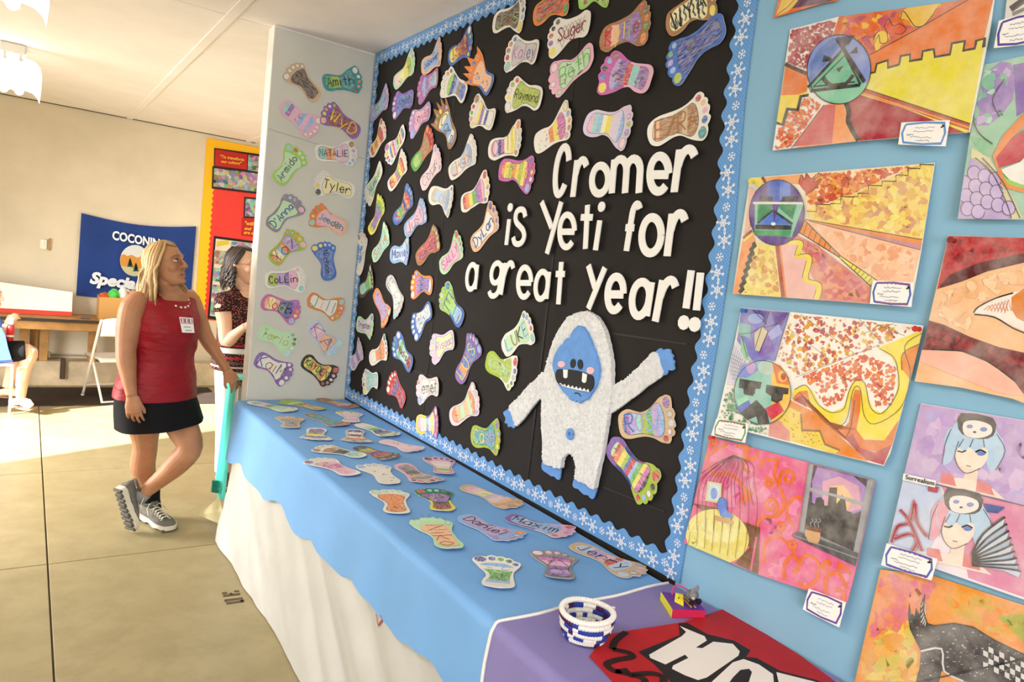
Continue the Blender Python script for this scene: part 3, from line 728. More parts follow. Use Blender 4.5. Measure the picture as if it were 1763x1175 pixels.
    if 'u' in ex or surface == 'board' and rnd.random() < .55 or 'k' in ex:                       # drawn outline
        lp = [(s, t) for s, t in sp] + [sp[0]]
        m.ribbon([P(s, t, .0024) for s, t in lp], .0016, (0, 0, 1), 'k' if 'k' in ex else rnd.choice('xk'))
    rl = lambda: (rnd.uniform(.1, .77), rnd.uniform(-.2, .2))
    if 'x' in ex:
        for k in range(9):
            for sg in (1, -1):
                s = .1 + k * .08; q = [(s + j * .05, -.2 * sg + j * .08 * sg) for j in range(6)]
                q = [p for p in q if inside(p, sp)]
                if len(q) > 1: m.ribbon([P(a, bb, .0024) for a, bb in q], .0022, (0, 0, 1), 'x')
    if 'd' in ex:
        for k in range(40):
            s, t = rl()
            if inside((s, t), sp): m.poly(fixo([P(a, bb, .0024) for a, bb in ell(s, t, .014, .016, 6)]), rnd.choice('royGmk'))
    if 'z' in ex:
        for k in range(8):
            s = .1 + k * .085; q = [(s + .02 * math.sin(j * 2 + k), -.2 + j * .04) for j in range(11)]
            q = [p for p in q if inside(p, sp)]
            if len(q) > 1: m.ribbon([P(a, bb, .0024) for a, bb in q], .006, (0, 0, 1), 'k')
    if 'j' in ex:                                    # free scribble strokes
        cols = (soles + oc + 'kx')
        for k in range(16):
            s, t = rl(); q = [(s + rnd.uniform(-.07, .07), t + rnd.uniform(-.06, .06)) for j in range(4)]
            q = [p for p in q if inside(p, sp)]
            if len(q) > 2: m.ribbon([P(a, bb, .0024) for a, bb in q], .003, (0, 0, 1), rnd.choice(cols))
    child(m, 'sole_colouring', M_CRAYON)
    for i in range(5):
        s, t, rs, rt = TOE[i]; c = toes[min(i, len(toes) - 1)]
        s += rnd.uniform(-.006, .006); e = ell(s, t, rs * .82, rt * .82, 14); mt = MB()
        for k, q in strips(e): mt.poly(fixo([P(a, bb, .0019) for a, bb in q]), c)
        if c in 'wIYVS' or rnd.random() < .4: mt.ribbon([P(a, bb, .0024) for a, bb in e + [e[0]]], .0013, (0, 0, 1), 'x')
        if 'h' in ex: mt.ribbon([P(s + .05, t, .0024), P(s + .13, t + .02, .006)], .0012, (0, 0, 1), 'k')
        child(mt, 'toe_colouring', M_CRAYON)
    if txt:
        st, w = word(txt); fwd = (tx >= hx) if '<' not in ex and '>' not in ex else '>' in ex
        span = .66; hgt_t = min(.27, span * L / w / W * 6 * 1.25); mt = MB()
        for i, (pl, ch) in enumerate(st):
            cc = tc[len([1 for q in st[:i] if 0]) % len(tc)] if len(tc) == 1 else tc[int(pl[0].x / max(w, 1) * len(tc)) % len(tc)]
            q = []
            for p in pl:
                a = p.x / w * span; bb = (p.y / 6 - .45) * hgt_t
                s, t = (.11 + a, bb * f) if fwd else (.11 + span - a, -bb * f)
                q.append(P(s, t, .0030))
            mt.ribbon(q, .0052 if 'B' in ex else .0036, (0, 0, 1), cc)
        child(mt, 'lettering', M_MARKER)
    return root

BOARD = '''681,147,717,98|L|e|IYyq|lmeGi|j|||pale green foot with faded pink and yellow sole, highest at the left corner
730,120,764,84|L|O|l|vlOev|j|Jackson|d|orange-rimmed foot with blue sole beside the topmost left one
774,102,816,67|L|b|yyrRRR|wGboy|j|TAH|kyr|blue-rimmed foot with a yellow heel and crimson sole
849,153,814,114|R|bo|O|oboob|sj||k|orange and blue striped foot with pointed claws
932,90,873,92|L|w|S|Traob|u|Kaley|mmd|white-rimmed grey foot with pink and blue lettering and mint big toe
853,41,908,20|R|w|n|ylbSa||Jos|Gar|white-rimmed dark brown foot with green and rust lettering
922,31,987,-15|R|o|r|gpolm|j|E|g|orange-rimmed red foot cut by the top edge
1000,-2,1056,-30|R|G|GRGRGnGR|Gykrb||||lime and dark red striped foot cut by the top edge
1021,36,947,70|L|w|w|yprkx|xB|Suger|R|white cross-hatched foot with maroon lettering and rainbow big toe
1037,72,1124,32|R|a|rOppp|ogoEr|B|Kylie|rOyGE|brown-rimmed purple foot with red and peach lettering
1153,48,1236,-18|R|a|Y|ywwYa|zB|WYA|k|brown-rimmed cream foot with black zebra marks at the top right
1252,38,1150,120|L|b|d|qlvgl|j||k|blue-rimmed dark blue foot, largest at the right top
1026,89,950,148|R|i|e|Iiwie|j|Beth|g|pink-rimmed light green foot with green lettering
1127,140,1038,122|L|im|ppTrpv|ybkla|j|||magenta and grey foot with violet patchwork sole
936,172,876,160|L|w|q|wywqr|u|Raymond|n|white-rimmed lime foot with thin brown lettering and red toe
922,252,990,200|L|w|wwwoymm|Ylooi|d|||white foot with speckled heel and watermelon ball
1012,213,1092,220|R|V|iTlYyVVl|Ivqii|u|||lilac foot with slanted pastel stripes
1122,232,1227,192|R|w|OaaaaAaa|tbiOr|uB|EZRA|a|white-rimmed brown foot with tan patches and teal big toe
640,202,672,160|L|v|lTl|lypvi|j|||lilac-rimmed pale blue foot overlapping the left border near the top
714,168,678,183|L|p|b|wvwvp|j|Javin|k|purple-rimmed blue foot with black handwriting and a small sprig
759,130,721,158|L|m|elvpl|pvpvp|jk|||purple foot with dark toes and a green heel
806,165,766,137|L|w|bbaldG|wwwoE|j|||white-toed foot with a beach of blue water and lime band
856,210,812,190|R|w|wwwdwpyw|argoy|u|||white foot with thin blue and violet bands and brown big toe
784,250,758,190|L|a|lwlllY|agyrl|s|Cars|k|brown clawed foot with a pale blue sole
745,187,706,218|L|v|i|lviVw|j|Kayla|m|lilac-rimmed pink foot in the second row from the left
640,268,665,214|L|w|ryoyrr|ryrow|j|||white-rimmed red and yellow flame foot at the left border
700,222,668,275|R|w|dbymygTimyb|myrbT|j|||white foot with many narrow rainbow bands
713,290,747,228|L|gor|GGgaaaa|oorro|j|||foot with a lime heel, brown ball and red-orange toes
673,325,702,268|L|w|roymgyor|wwwyi|jk|||white-rimmed foot with thin warm stripes
661,283,631,345|L|w|we|wwwwe|jB|Number|bg|white foot lettered in blue and green across the left border
727,323,762,262|L|I|I|lwIwl|j|Cour|s|pale pink foot with a blue-violet big toe
778,302,823,250|L|w|SwLSl|wwwww|uj|Jax|ro|white foot with grey shading and white toes
846,262,903,235|L|w|iVdmYYyY|owSSo|k|OLIV|rdmy|white foot with black scalloped rim and pink and yellow stripes
864,292,923,302|R|m|oyqoyqym|lwyrb|j|Aiyana|y|magenta foot with a yellow and orange scribbled sole
640,402,661,341|L|yyq|qpppppg|yyyyy|j|||yellow foot with a purple spiral sole at the left
683,383,711,327|L|b|bqgodor|bllab|B|SMAS|rgdo|blue foot with orange and green block lettering
701,401,736,353|R|l|i|Vieil|B|Just|s|light blue rimmed pink foot with grey lettering
744,335,784,348|R|w|SLLSl|SwSwx|j|Cam|yS|white-rimmed grey-blue foot with a yellow letter curve
796,355,846,316|L|w|roygpmi|ryoyb|k|||white-rimmed foot with a full rainbow of bands
815,427,860,362|L|O|w|dblbl|B|DyLan|d|brown-rimmed white foot with navy lettering beside the word is
645,447,672,394|L|e|T|wIeee|B|Sofie|o|mint-rimmed pale blue foot with orange lettering
620,474,628,400|L|w|w|pwwww|hj|||narrow white foot with hairy toes on the left border
675,440,708,432|L|l|L|ypdml|B|Mavie|d|blue-rimmed pale foot with a yellow big toe and blue lettering
721,449,759,400|R|a|r|AAwAq|j|es|d|brown-rimmed red foot with beige toes
761,465,798,414|L|e|i|ropvi|B|SALLY|m|mint-rimmed pink foot with purple lettering
621,505,646,473|L|n|TTggG|wgwOw|j|||small dark-rimmed green and teal foot by the left border
672,479,692,540|R|S|w|Twwww|j|Liv|pl|grey-rimmed white foot with a mint big toe, toes down
747,493,710,489|L|o|wpppdpm|wwywl|j|||orange-rimmed purple foot with a white heel
798,556,762,503|R|bG|llTGGG|bqivv|j|Eli|d|green and blue foot with a dotted blue rim
648,503,670,558|L|o|v|eTeOe|j|||orange-rimmed lilac foot, toes down
747,528,711,569|L|b|w|wwwww|j|Mason|l|blue-rimmed white foot with faint blue lettering
616,558,645,565|L|e|V|pewye|B|Trystan|x|mint-rimmed pale grey foot with dark lettering near the left border
712,634,680,587|R|b|RRTeTgT|IEgew|B|Madison|R|blue-rimmed green foot with dark red lettering
640,620,670,595|L|w|wwooaoo|Epbry|u|||white-heeled foot with an orange sun on the ball
606,632,626,595|L|V|vVpV|vVVvV|j|||lavender foot lapping over the lower left border
786,583,744,603|L|V|Y|iIyeI|B|Risaac|v|lilac-rimmed cream foot with mauve lettering
792,656,823,579|R|p|bobbbb|lTiTp|uB|LUIS|yo|purple-rimmed blue foot with big yellow and orange lettering
870,601,921,554|R|w|e|Trllt|B|LUKE|lanb|white-rimmed mint foot with large mixed lettering near the yeti's head
841,620,892,650|L|qw|q|rbSEq|j|Keegan|e|lime foot with white toes and a drawn mouth line
656,655,626,657|L|w|T|yrewl|B|Emily|w|white-rimmed teal foot with white lettering low at the left
698,696,672,651|L|r|drdrddr|wwwwI|j|Kolby|r|red foot with dark blue bands, toes up
760,665,719,671|L|I|w|lwIoI|j|emet|k|pink-rimmed white foot with small dark marks
780,722,828,682|L|I|oOeOeo|wewil|uj|||pink-rimmed foot with orange and green leaf patches
721,731,759,729|L|ypm|iIYTIyV|Iovoi|j|||purple and yellow rimmed foot with pale pastel stripes near the bottom border
813,751,866,755|L|q|t|ploym|B|Cash|yyv|lime-rimmed teal foot with yellow and purple lettering under the yeti's hand
1071,732,1166,723|L|A|pvTqgvl|pSLIr|uB|ROSA|bvl|tan-rimmed violet and green foot right of the yeti
1053,763,1130,855|L|pddqq|eroyqbrlgymk|rkwlr|uj|||blue-rimmed striped foot with lime toes at the lower right of the board'''
WINGF = '''547,171,498,113|L|A|n|wwwww|u|||plain brown foot with white toes at the top left
555,143,623,138|L|t|gqtt|wwaor|uB|Amith|k|teal and green foot with black lettering at the top right
484,179,547,228|L|i|Tpiilil|wwwww|j|||pink and blue zigzag foot, toes down
618,231,555,187|L|p|rRRRRR|Oyowq|jB|WyD|y|purple-rimmed dark red foot
476,315,517,258|L|G|e|Treee|B|Armido|x|light green foot with blue big toe and dark handwriting
541,263,615,266|L|w|TToOViV|avIll|uB|NATALIE|x|white-rimmed foot with green, orange and lilac bands
610,331,541,312|L|w|Y|kywww|uB|Tyler|k|white-rimmed pale yellow foot with black and yellow toes
463,394,513,342|R|s|e|ipvlp|uB|D'Anna|d|grey-green rimmed foot with a mint sole and violet toes
596,397,535,364|L|Oo|i|Tyrao|jB|Jeeden|tE|orange and green rimmed pink foot with teal lettering
467,452,516,403|R|q|oYlovv|iOolv|uj|Yaz|k|lime-rimmed foot with orange, blue and lilac bands
567,483,556,416|L|b|b|yyLll||Michael|k|all blue foot with yellow toes, toes up
455,483,527,480|R|w|qqvvpii|Twwwi|uB|CoLLin|k|white-rimmed foot with olive heel and lilac and pink ball
450,517,516,541|R|m|OYOddd|lyodb|uB|Noah|orqk|magenta-rimmed foot with cream heel and purple ball
529,514,590,538|L|o|w|Tioqe|uB|Jill|gOs|orange-rimmed white foot with green and brown lettering
444,569,510,597|R|e|e|Lwaks|j|Tarla|q|faint pale green foot with small toes
535,557,578,609|L|L|iIiOOO|eeTeO|uj|KA|d|pale blue rimmed pink foot with a green spot, toes down
440,615,501,649|R|p|w|wwpww|uB|KaiM|dax|purple-rimmed white foot with gold and grey lettering at the bottom left
521,618,575,655|L|k|yqoyqoy|riIar|jB|KAYDEN|k|yellow and orange foot with black lettering at the bottom right'''
TABLE = '''430,694,509,709|R|w|TIgee|eeeee|j|||white-rimmed foot with a green drawn sole at the far left corner
557,707,488,691|L|G|OOOae|qGqGq|j|||lime-toed peach foot second along the far edge
548,688,615,703|R|a|aAi|pavaA|j|||brown speckled foot third along the far edge, beside the border
500,739,500,719|L|A|s|AAAaA|j|||grey-soled foot with tan toes, second row at the left
531,716,596,735|R|a|t|tmiaa|j|||teal foot with a brown rim and pink big toe
605,729,602,711|L|w|IiIVI|ywgyi|u|||white-rimmed pale striped foot, second row beside the border
546,739,542,760|L|w|ppqyb|wSwwS|jk|||white-rimmed foot with purple heel and lime band
611,742,613,764|L|S|dwRwo|wydww|jk|||grey-rimmed foot with navy heel and orange band
617,732,682,753|R|w|wegds|GGgGg|j|||white-rimmed foot with green and blue ripples along the border
628,788,546,771|L|w|eTTkkaa|aAAwA|j|||white foot with black ball and mint heel
613,772,682,791|R|x|kqodra|spyps|j|||dark multicoloured scribbled foot in the middle of the far half
658,760,725,778|R|I|I|IIIwI|j|||pale pink foot with red specks beside the border
611,821,542,791|L|w|iimi|pwwww|j|||white-rimmed foot with deep pink stripes
675,836,639,801|L|w|w|lLLLl|j|||white foot with a small drawn face and pale blue toes
689,802,743,834|L|i|ssxAs|skyok|j|||dark grey striped foot with a pink rim
765,820,756,790|L|i|IqIwI|kxkxk|uk|||pale pink foot with black patterned toes by the border
686,888,670,845|L|w|oooo|eeeee|jk|||white-rimmed bright orange foot with mint toes
765,883,746,845|L|yE|RRkppp|rTTEk|jk|||dark purple foot with green toes and a yellow rim
797,839,895,875|R|A|iIYSIO|OoOoO|j|||long pale red and grey scribbled foot near the border
781,950,737,896|L|e|O|eeeee|h|Niko|a|mint-rimmed peach foot with hairy toes near the table's front edge
794,891,892,932|L|l|v|oimvm|j|Daniel|k|light blue rimmed lilac foot with an orange big toe
873,893,987,923|L|pi|lLlll|rvmOa|j|Maxim|k|purple-rimmed sky blue foot with a red big toe beside the border
857,1018,857,963|L|w|wlgggwl|dbgEb|j|||white foot with blue and green scribble at the near end
965,1002,953,953|L|s|pvpim|Iiivs|jk|Kb|p|grey-rimmed purple foot at the near end
987,939,1108,993|R|A|LLvvirLL|LLiil|j|Jerry|k|long pale blue foot with violet and red bands at the near end'''
def make_feet():
    for surf, data in (('board', BOARD), ('wing', WINGF), ('table', TABLE)):
        for line in data.split('\n'): foot(surf, line)
make_feet()
# ------------------------------------------------------------------ big white lettering on the black board
Zl = lambda x, y: (780 + x * .28935, 230 + y * .28935)
def arc(cx, cy, rx, ry, a0, a1, n=16): return [(cx + rx * math.cos(math.radians(a0 + (a1 - a0) * k / n)), cy + ry * math.sin(math.radians(a0 + (a1 - a0) * k / n))) for k in range(n + 1)]
EL = lambda: arc(2, 2, 2, 2, 0, 360, 28)
BIG = {'C': [arc(2.2, 3, 2.2, 3, 25, 325, 24)], 'r': [[(0, 4), (0, 0)], [(0, 2.2)] + arc(2.3, 2.1, 2.1, 1.9, 165, 40, 10)], 'o': [EL()],
       'm': [[(0, 4), (0, 0)], arc(1, 2.6, 1, 1.4, 180, 0, 10) + [(2, 0)], arc(3, 2.6, 1, 1.4, 180, 0, 10) + [(4, 0)]],
       'e': [[(0.1, 1.9), (3.95, 1.9)] , arc(2, 2, 2, 2, 0, 318, 24)], 'i': [[(2, 4), (2, 0)], [(2, 5.8)]], 's': [[(3.9, 4.7), (3.4, 5.7), (2.2, 6), (.8, 5.6), (.4, 4.6), (1.0, 3.7), (2.2, 3.1), (3.4, 2.4), (3.9, 1.4), (3.3, .4), (2, 0), (.7, .3), (.1, 1.2)]],
       'Y': [[(0, 6), (2.15, 3.0)], [(4, 6), (1.1, 0)]], 't': [[(2, 6), (2, 0)], [(0, 4.3), (4, 4.3)]], 'f': [arc(2.9, 4.6, 1.3, 1.4, 35, 180, 10) + [(1.4, 0)], [(0, 3.0), (3.1, 3.0)]],
       'a': [arc(2, 2, 2, 2, 0, 360, 26), [(4, 4), (4, 0)]], 'g': [arc(2, 4.2, 2, 1.8, 0, 360, 24), [(4, 6), (4, 1.6)] + arc(2, 1.4, 2, 1.4, 0, -160, 10)], 'y': [[(0, 6), (2.15, 3.0)], [(4, 6), (1.1, 0)]], '!': [[(2, 6), (2, 2)], [(2, .5)]]}
LET = [('C', 578, 388, 668, 380, 612, 58, 718, 58, 'tall capital C opening the top line'), ('r', 695, 383, 785, 383, 722, 152, 812, 152, 'small r second in the top line'),
       ('o', 803, 381, 930, 381, 815, 168, 943, 168, 'small o third in the top line'), ('m', 925, 362, 1123, 360, 942, 148, 1135, 143, 'small m in the middle of the top line'),
       ('e', 1148, 370, 1295, 370, 1155, 110, 1307, 108, 'small e near the end of the top line'), ('r', 1292, 356, 1428, 356, 1328, 88, 1463, 85, 'small r closing the top line'),
       ('i', 298, 668, 330, 668, 322, 436, 358, 436, 'small i opening the middle line'), ('s', 342, 676, 428, 676, 360, 434, 440, 434, 'small s second in the middle line'),
       ('Y', 520, 720, 640, 720, 512, 402, 658, 402, 'Y with a long slanting tail in the middle line'), ('e', 618, 695, 730, 695, 625, 465, 737, 465, 'small e just after the slanting Y'),
       ('t', 738, 692, 832, 692, 752, 420, 846, 420, 'small t in the middle line'), ('i', 826, 700, 862, 700, 862, 431, 905, 431, 'small i ending the word with Y'),
       ('f', 992, 705, 1082, 705, 1030, 415, 1130, 415, 'small f in the middle line'), ('o', 1095, 737, 1248, 737, 1110, 474, 1262, 474, 'small o after the f'),
       ('r', 1250, 737, 1372, 737, 1283, 470, 1405, 470, 'small r closing the middle line'), ('a', 65, 943, 137, 943, 80, 765, 155, 765, 'lone small a opening the bottom line'),
       ('g', 200, 972, 275, 972, 225, 767, 305, 767, 'small g with a hooked tail'), ('r', 272, 963, 340, 963, 305, 767, 372, 767, 'small r after the g'),
       ('e', 372, 990, 470, 990, 380, 780, 477, 780, 'small e following the g and r'), ('a', 470, 1003, 563, 1003, 487, 805, 584, 805, 'small a before the t of the bottom line'),
       ('t', 588, 1022, 660, 1022, 604, 760, 682, 760, 'small t of the bottom line'), ('y', 765, 1048, 885, 1048, 790, 778, 918, 796, 'slanting y of the bottom line'),
       ('e', 895, 1076, 1018, 1076, 907, 828, 1042, 830, 'small e after the slanting y'), ('a', 1035, 1110, 1165, 1112, 1052, 858, 1206, 860, 'last small a of the bottom line'),
       ('r', 1180, 1126, 1308, 1126, 1228, 867, 1350, 867, 'last small r of the bottom line'), ('!', 1338, 1132, 1404, 1132, 1388, 808, 1444, 808, 'first exclamation mark'), ('!', 1404, 1143, 1468, 1143, 1444, 822, 1498, 822, 'second exclamation mark at the line end')]
for ch, *q, desc in LET:
    bl_, br_, tl_, tr_ = (onX(*Zl(q[2 * k], q[2 * k + 1]), -.022) for k in range(4))
    st = BIG[ch]
    if ch == 's': st = [[(p.x, p.y) for p in smooth_line([Vector((*q_, 0)) for q_ in st[0]], 3)]]
    xs = [p[0] for s in st for p in s]; ys = [p[1] for s in st for p in s]
    x0, x1, y0, y1 = min(xs), max(xs), min(ys), max(ys)
    big_ = q[1] < 400 or ch in 'or' and q[0] > 1090 or q[0] > 880 and q[1] > 800
    lw = .0275 if big_ else .0235
    if ch in '!': lw = .0255
    ww = (br_ - bl_).length; hh_ = (tl_ - bl_).length
    ix = min(.49, lw / 2 / ww) if x1 > x0 else 0; iy = lw / 2 / hh_
    def mp(a, b2):
        u = .5 if x1 == x0 else (a - x0) / (x1 - x0); v = 0 if y1 == y0 else (b2 - y0) / (y1 - y0)
        iyy = iy if ch in 'Cosea' else iy * .25
        u = ix + u * (1 - 2 * ix); v = iyy + v * (1 - 2 * iyy)
        return bl_.lerp(br_, u).lerp(tl_.lerp(tr_, u), v)
    c0 = mp((x0 + x1) / 2, (y0 + y1) / 2)
    root = None
    m = MB(); dots = []
    for si, s in enumerate(st):
        P_ = [mp(*p) + Vector((-.0009 * si, 0, 0)) for p in s]
        if len(s) == 1: dots.append(P_); continue
        cl = s[0] == s[-1]
        m.ribbon(P_, lw, (-1, 0, 0), '#f1efea', closed=cl, depth=(.004, 0, 0))
    root = m.build('paper_letter', M_PAPER, origin=c0); tag(root, 'white cut-out ' + desc + ' on the black board', 'letter', 'white cut-out letters on the black board')
    for P_ in dots:
        m = MB(); m.ribbon(P_, (.036 if ch == '!' else lw * 1.25), (-1, 0, 0), '#f1efea', depth=(.004, 0, 0)); o = m.build('dot', M_PAPER, root, origin=c0)

# ------------------------------------------------------------------ the yeti
t = NT('white_fleece'); v = t.coord(); t.bump(t.noise(v, 160, 4), 0.35, 0.006)
M_FLEECE = t.base(t.ramp(t.noise(v, 70, 4), .3, .65, C('#d6d6d6'), C('#ebebeb')), 0.95, 0.1)
M_FELT = plain('blue_felt', '#6f9fe0', 0.9, 0.15, var=0.05, scale=30, bump=0.2, bscale=120)
Zy = lambda pts, x=-.02: [onX(860 + a * .30631, 530 + b2 * .30631, x) for a, b2 in pts]
yt = thing('yeti_figure', onX(985, 700, -.012), 'white fleece yeti figure with a blue felt face on the black board', 'decoration')
def yp(name, pts, x, depth, mat, c='w', parent=None, sm=0, ragged=0.0):
    w_ = Zy(pts, x)
    if sm: w_ = smooth_line(w_ + [w_[0]], sm)[:-1]
    if ragged:
        r = random.Random(len(pts)); w2 = []
        for i, p in enumerate(w_):
            w2.append(p + Vector((0, r.uniform(-1, 1), r.uniform(-1, 1))) * ragged)
        w_ = w2
    m = MB(); m.slab(w_, (depth, 0, 0), c); return m.build(name, mat, parent or yt, origin=yt.location), w_
BODY = [(480, 22), (430, 32), (385, 55), (350, 95), (325, 140), (300, 190), (278, 260), (258, 330), (248, 380), (240, 470), (233, 560), (233, 660), (240, 760), (243, 868), (290, 890), (336, 904), (345, 870), (355, 838), (380, 821), (402, 826), (417, 850), (426, 900), (424, 962), (472, 985), (525, 1020), (542, 960), (560, 880), (577, 800), (592, 700), (606, 620), (616, 540), (626, 450), (628, 350), (622, 280), (610, 210), (592, 140), (572, 92), (545, 55), (512, 30)]
ARML = [(250, 362), (205, 400), (150, 450), (100, 510), (52, 556), (72, 610), (92, 666), (150, 600), (210, 525), (240, 488)]
ARMR = [(620, 458), (700, 405), (780, 335), (868, 248), (898, 310), (913, 378), (850, 425), (760, 495), (680, 556), (612, 588)]
HANDL = [(20, 592), (40, 575), (62, 560), (80, 600), (92, 650), (80, 678), (62, 668), (48, 672), (42, 652), (28, 648), (34, 622)]
HANDR = [(868, 262), (885, 240), (905, 228), (920, 238), (938, 232), (958, 236), (962, 256), (975, 270), (970, 288), (982, 300), (978, 320), (982, 345), (965, 354), (945, 352), (942, 368), (928, 380), (908, 372), (898, 330), (880, 290)]
FOOTL = [(243, 864), (290, 884), (340, 900), (341, 935), (334, 968), (318, 962), (306, 950), (290, 948), (272, 935), (252, 922), (236, 902)]
FOOTR = [(426, 955), (470, 972), (540, 1008), (536, 1048), (524, 1076), (506, 1068), (496, 1055), (474, 1052), (456, 1036), (440, 1020), (424, 1016), (410, 998)]
FACE = [(440, 100), (418, 122), (398, 152), (395, 168), (378, 172), (362, 186), (355, 205), (345, 208), (326, 232), (312, 258), (300, 290), (296, 325), (304, 360), (314, 392), (328, 430), (342, 452), (360, 476), (384, 498), (392, 516), (406, 524), (412, 514), (424, 532), (434, 520), (448, 540), (462, 524), (492, 514), (518, 478), (540, 440), (556, 385), (560, 345), (548, 290), (532, 240), (512, 190), (490, 140), (466, 106)]
for nm, pl in (('hand', HANDL), ('hand', HANDR), ('foot', FOOTL), ('foot', FOOTR)): yp(nm, pl, -.014, .006, M_FELT, '#6f9fe0', sm=3)
arms = []
for pl in (ARML, ARMR): arms.append(yp('arm', pl, -.020, .010, M_FLEECE, sm=3, ragged=.0015)[1])
bodyo, bw = yp('body', BODY, -.028, .018, M_FLEECE, sm=4, ragged=.0016)
# loose pile of the fleece
m = MB(); rp = random.Random(5)
def tufts(poly, x, n):
    pl = [(p.y, p.z) for p in poly]; y0, y1 = min(p[0] for p in pl), max(p[0] for p in pl); z0_, z1_ = min(p[1] for p in pl), max(p[1] for p in pl); k = 0
    while k < n:
        y, z = rp.uniform(y0, y1), rp.uniform(z0_, z1_)
        if not inside((y, z), pl): continue
        k += 1; r = rp.uniform(.003, .0055); a = rp.uniform(0, 6.28); b_ = Vector((x, y, z)); tip = b_ + Vector((-rp.uniform(.0015, .0035), rp.uniform(-.005, .005), rp.uniform(-.007, .002)))
        q = [b_ + Vector((0, math.cos(a + j * 2.1) * r, math.sin(a + j * 2.1) * r)) for j in range(3)]
        m.add(q + [tip], [(0, 1, 3), (1, 2, 3), (2, 0, 3)], 'w')
tufts(bw, -.0278, 5200); tufts(arms[0], -.0198, 700); tufts(arms[1], -.0198, 1100)
for p, q in zip(bw, bw[1:]):
    for k in range(3):
        b_ = p.lerp(q, rp.random()) + Vector((.004, 0, 0)); o_ = Vector((0, rp.uniform(-.006, .006), rp.uniform(-.006, .006))); s_ = Vector((0, rp.uniform(-.004, .004), rp.uniform(-.004, .004)))
        m.add([b_ + s_, b_ - s_, b_ + o_, b_ + Vector((-.006, 0, 0))], [(0, 1, 2), (0, 1, 3), (1, 2, 3)], 'w')
tag(m.build('fleece_pile', M_FLEECE, yt, origin=yt.location), kind='stuff')
fo, _ = yp('face', FACE, -.040, .012, M_FELT)
# (face features glued on the felt: children of the face)
def yf(name, pts, x, c, sm=0):
    o, _ = yp(name, pts, x, .003, M_PAINT, c, parent=fo, sm=sm); o.location = (0, 0, 0); return o
yf('eye', ell(411, 314, 14, 26, 16, .12), -.0435, '#17171b'); yf('eye', ell(452, 319, 14, 28, 16, -.05), -.0435, '#17171b')
yf('cheek', ell(347, 318, 20, 18), -.043, '#f3bcc4'); yf('cheek', ell(509, 354, 21, 20), -.043, '#f3bcc4')
yf('mouth', [(313, 385), (322, 352), (350, 345), (430, 353), (500, 374), (526, 392), (528, 440), (510, 470), (490, 474), (435, 464), (365, 442), (325, 422)], -.0435, '#141216', 3)
yf('tooth', [(357, 347), (381, 349), (379, 392), (370, 398), (359, 392)], -.0465, '#f2f0ec'); yf('tooth', [(466, 366), (490, 376), (484, 418), (474, 424), (462, 414)], -.0465, '#f2f0ec')
zz = [(335, 426)] + [(342 + k * 11, (424 if k % 2 == 0 else 440) + k * 2.4) for k in range(15)] + [(502, 474), (440, 464), (370, 444)]
yf('lower_teeth', zz, -.0465, '#f2f0ec')
m = MB(); m.ribbon(Zy([(420, 482), (436, 480), (448, 486), (458, 500)], -.0405), .0045, (-1, 0, 0), '#17171b', depth=(.0004, 0, 0)); o = m.build('chin_line', M_PAINT, fo, origin=yt.location); o.location = (0, 0, 0)
m = MB(); rg = [onX(860 + a * .30631, 530 + b2 * .30631, -.0345) for a, b2 in ell(396, 711, 12, 21, 18)]; m.tube(rg + rg[:1], .0075, '#6f9fe0', 8, cap=False); m.build('belly_button', M_FELT, yt, origin=yt.location)

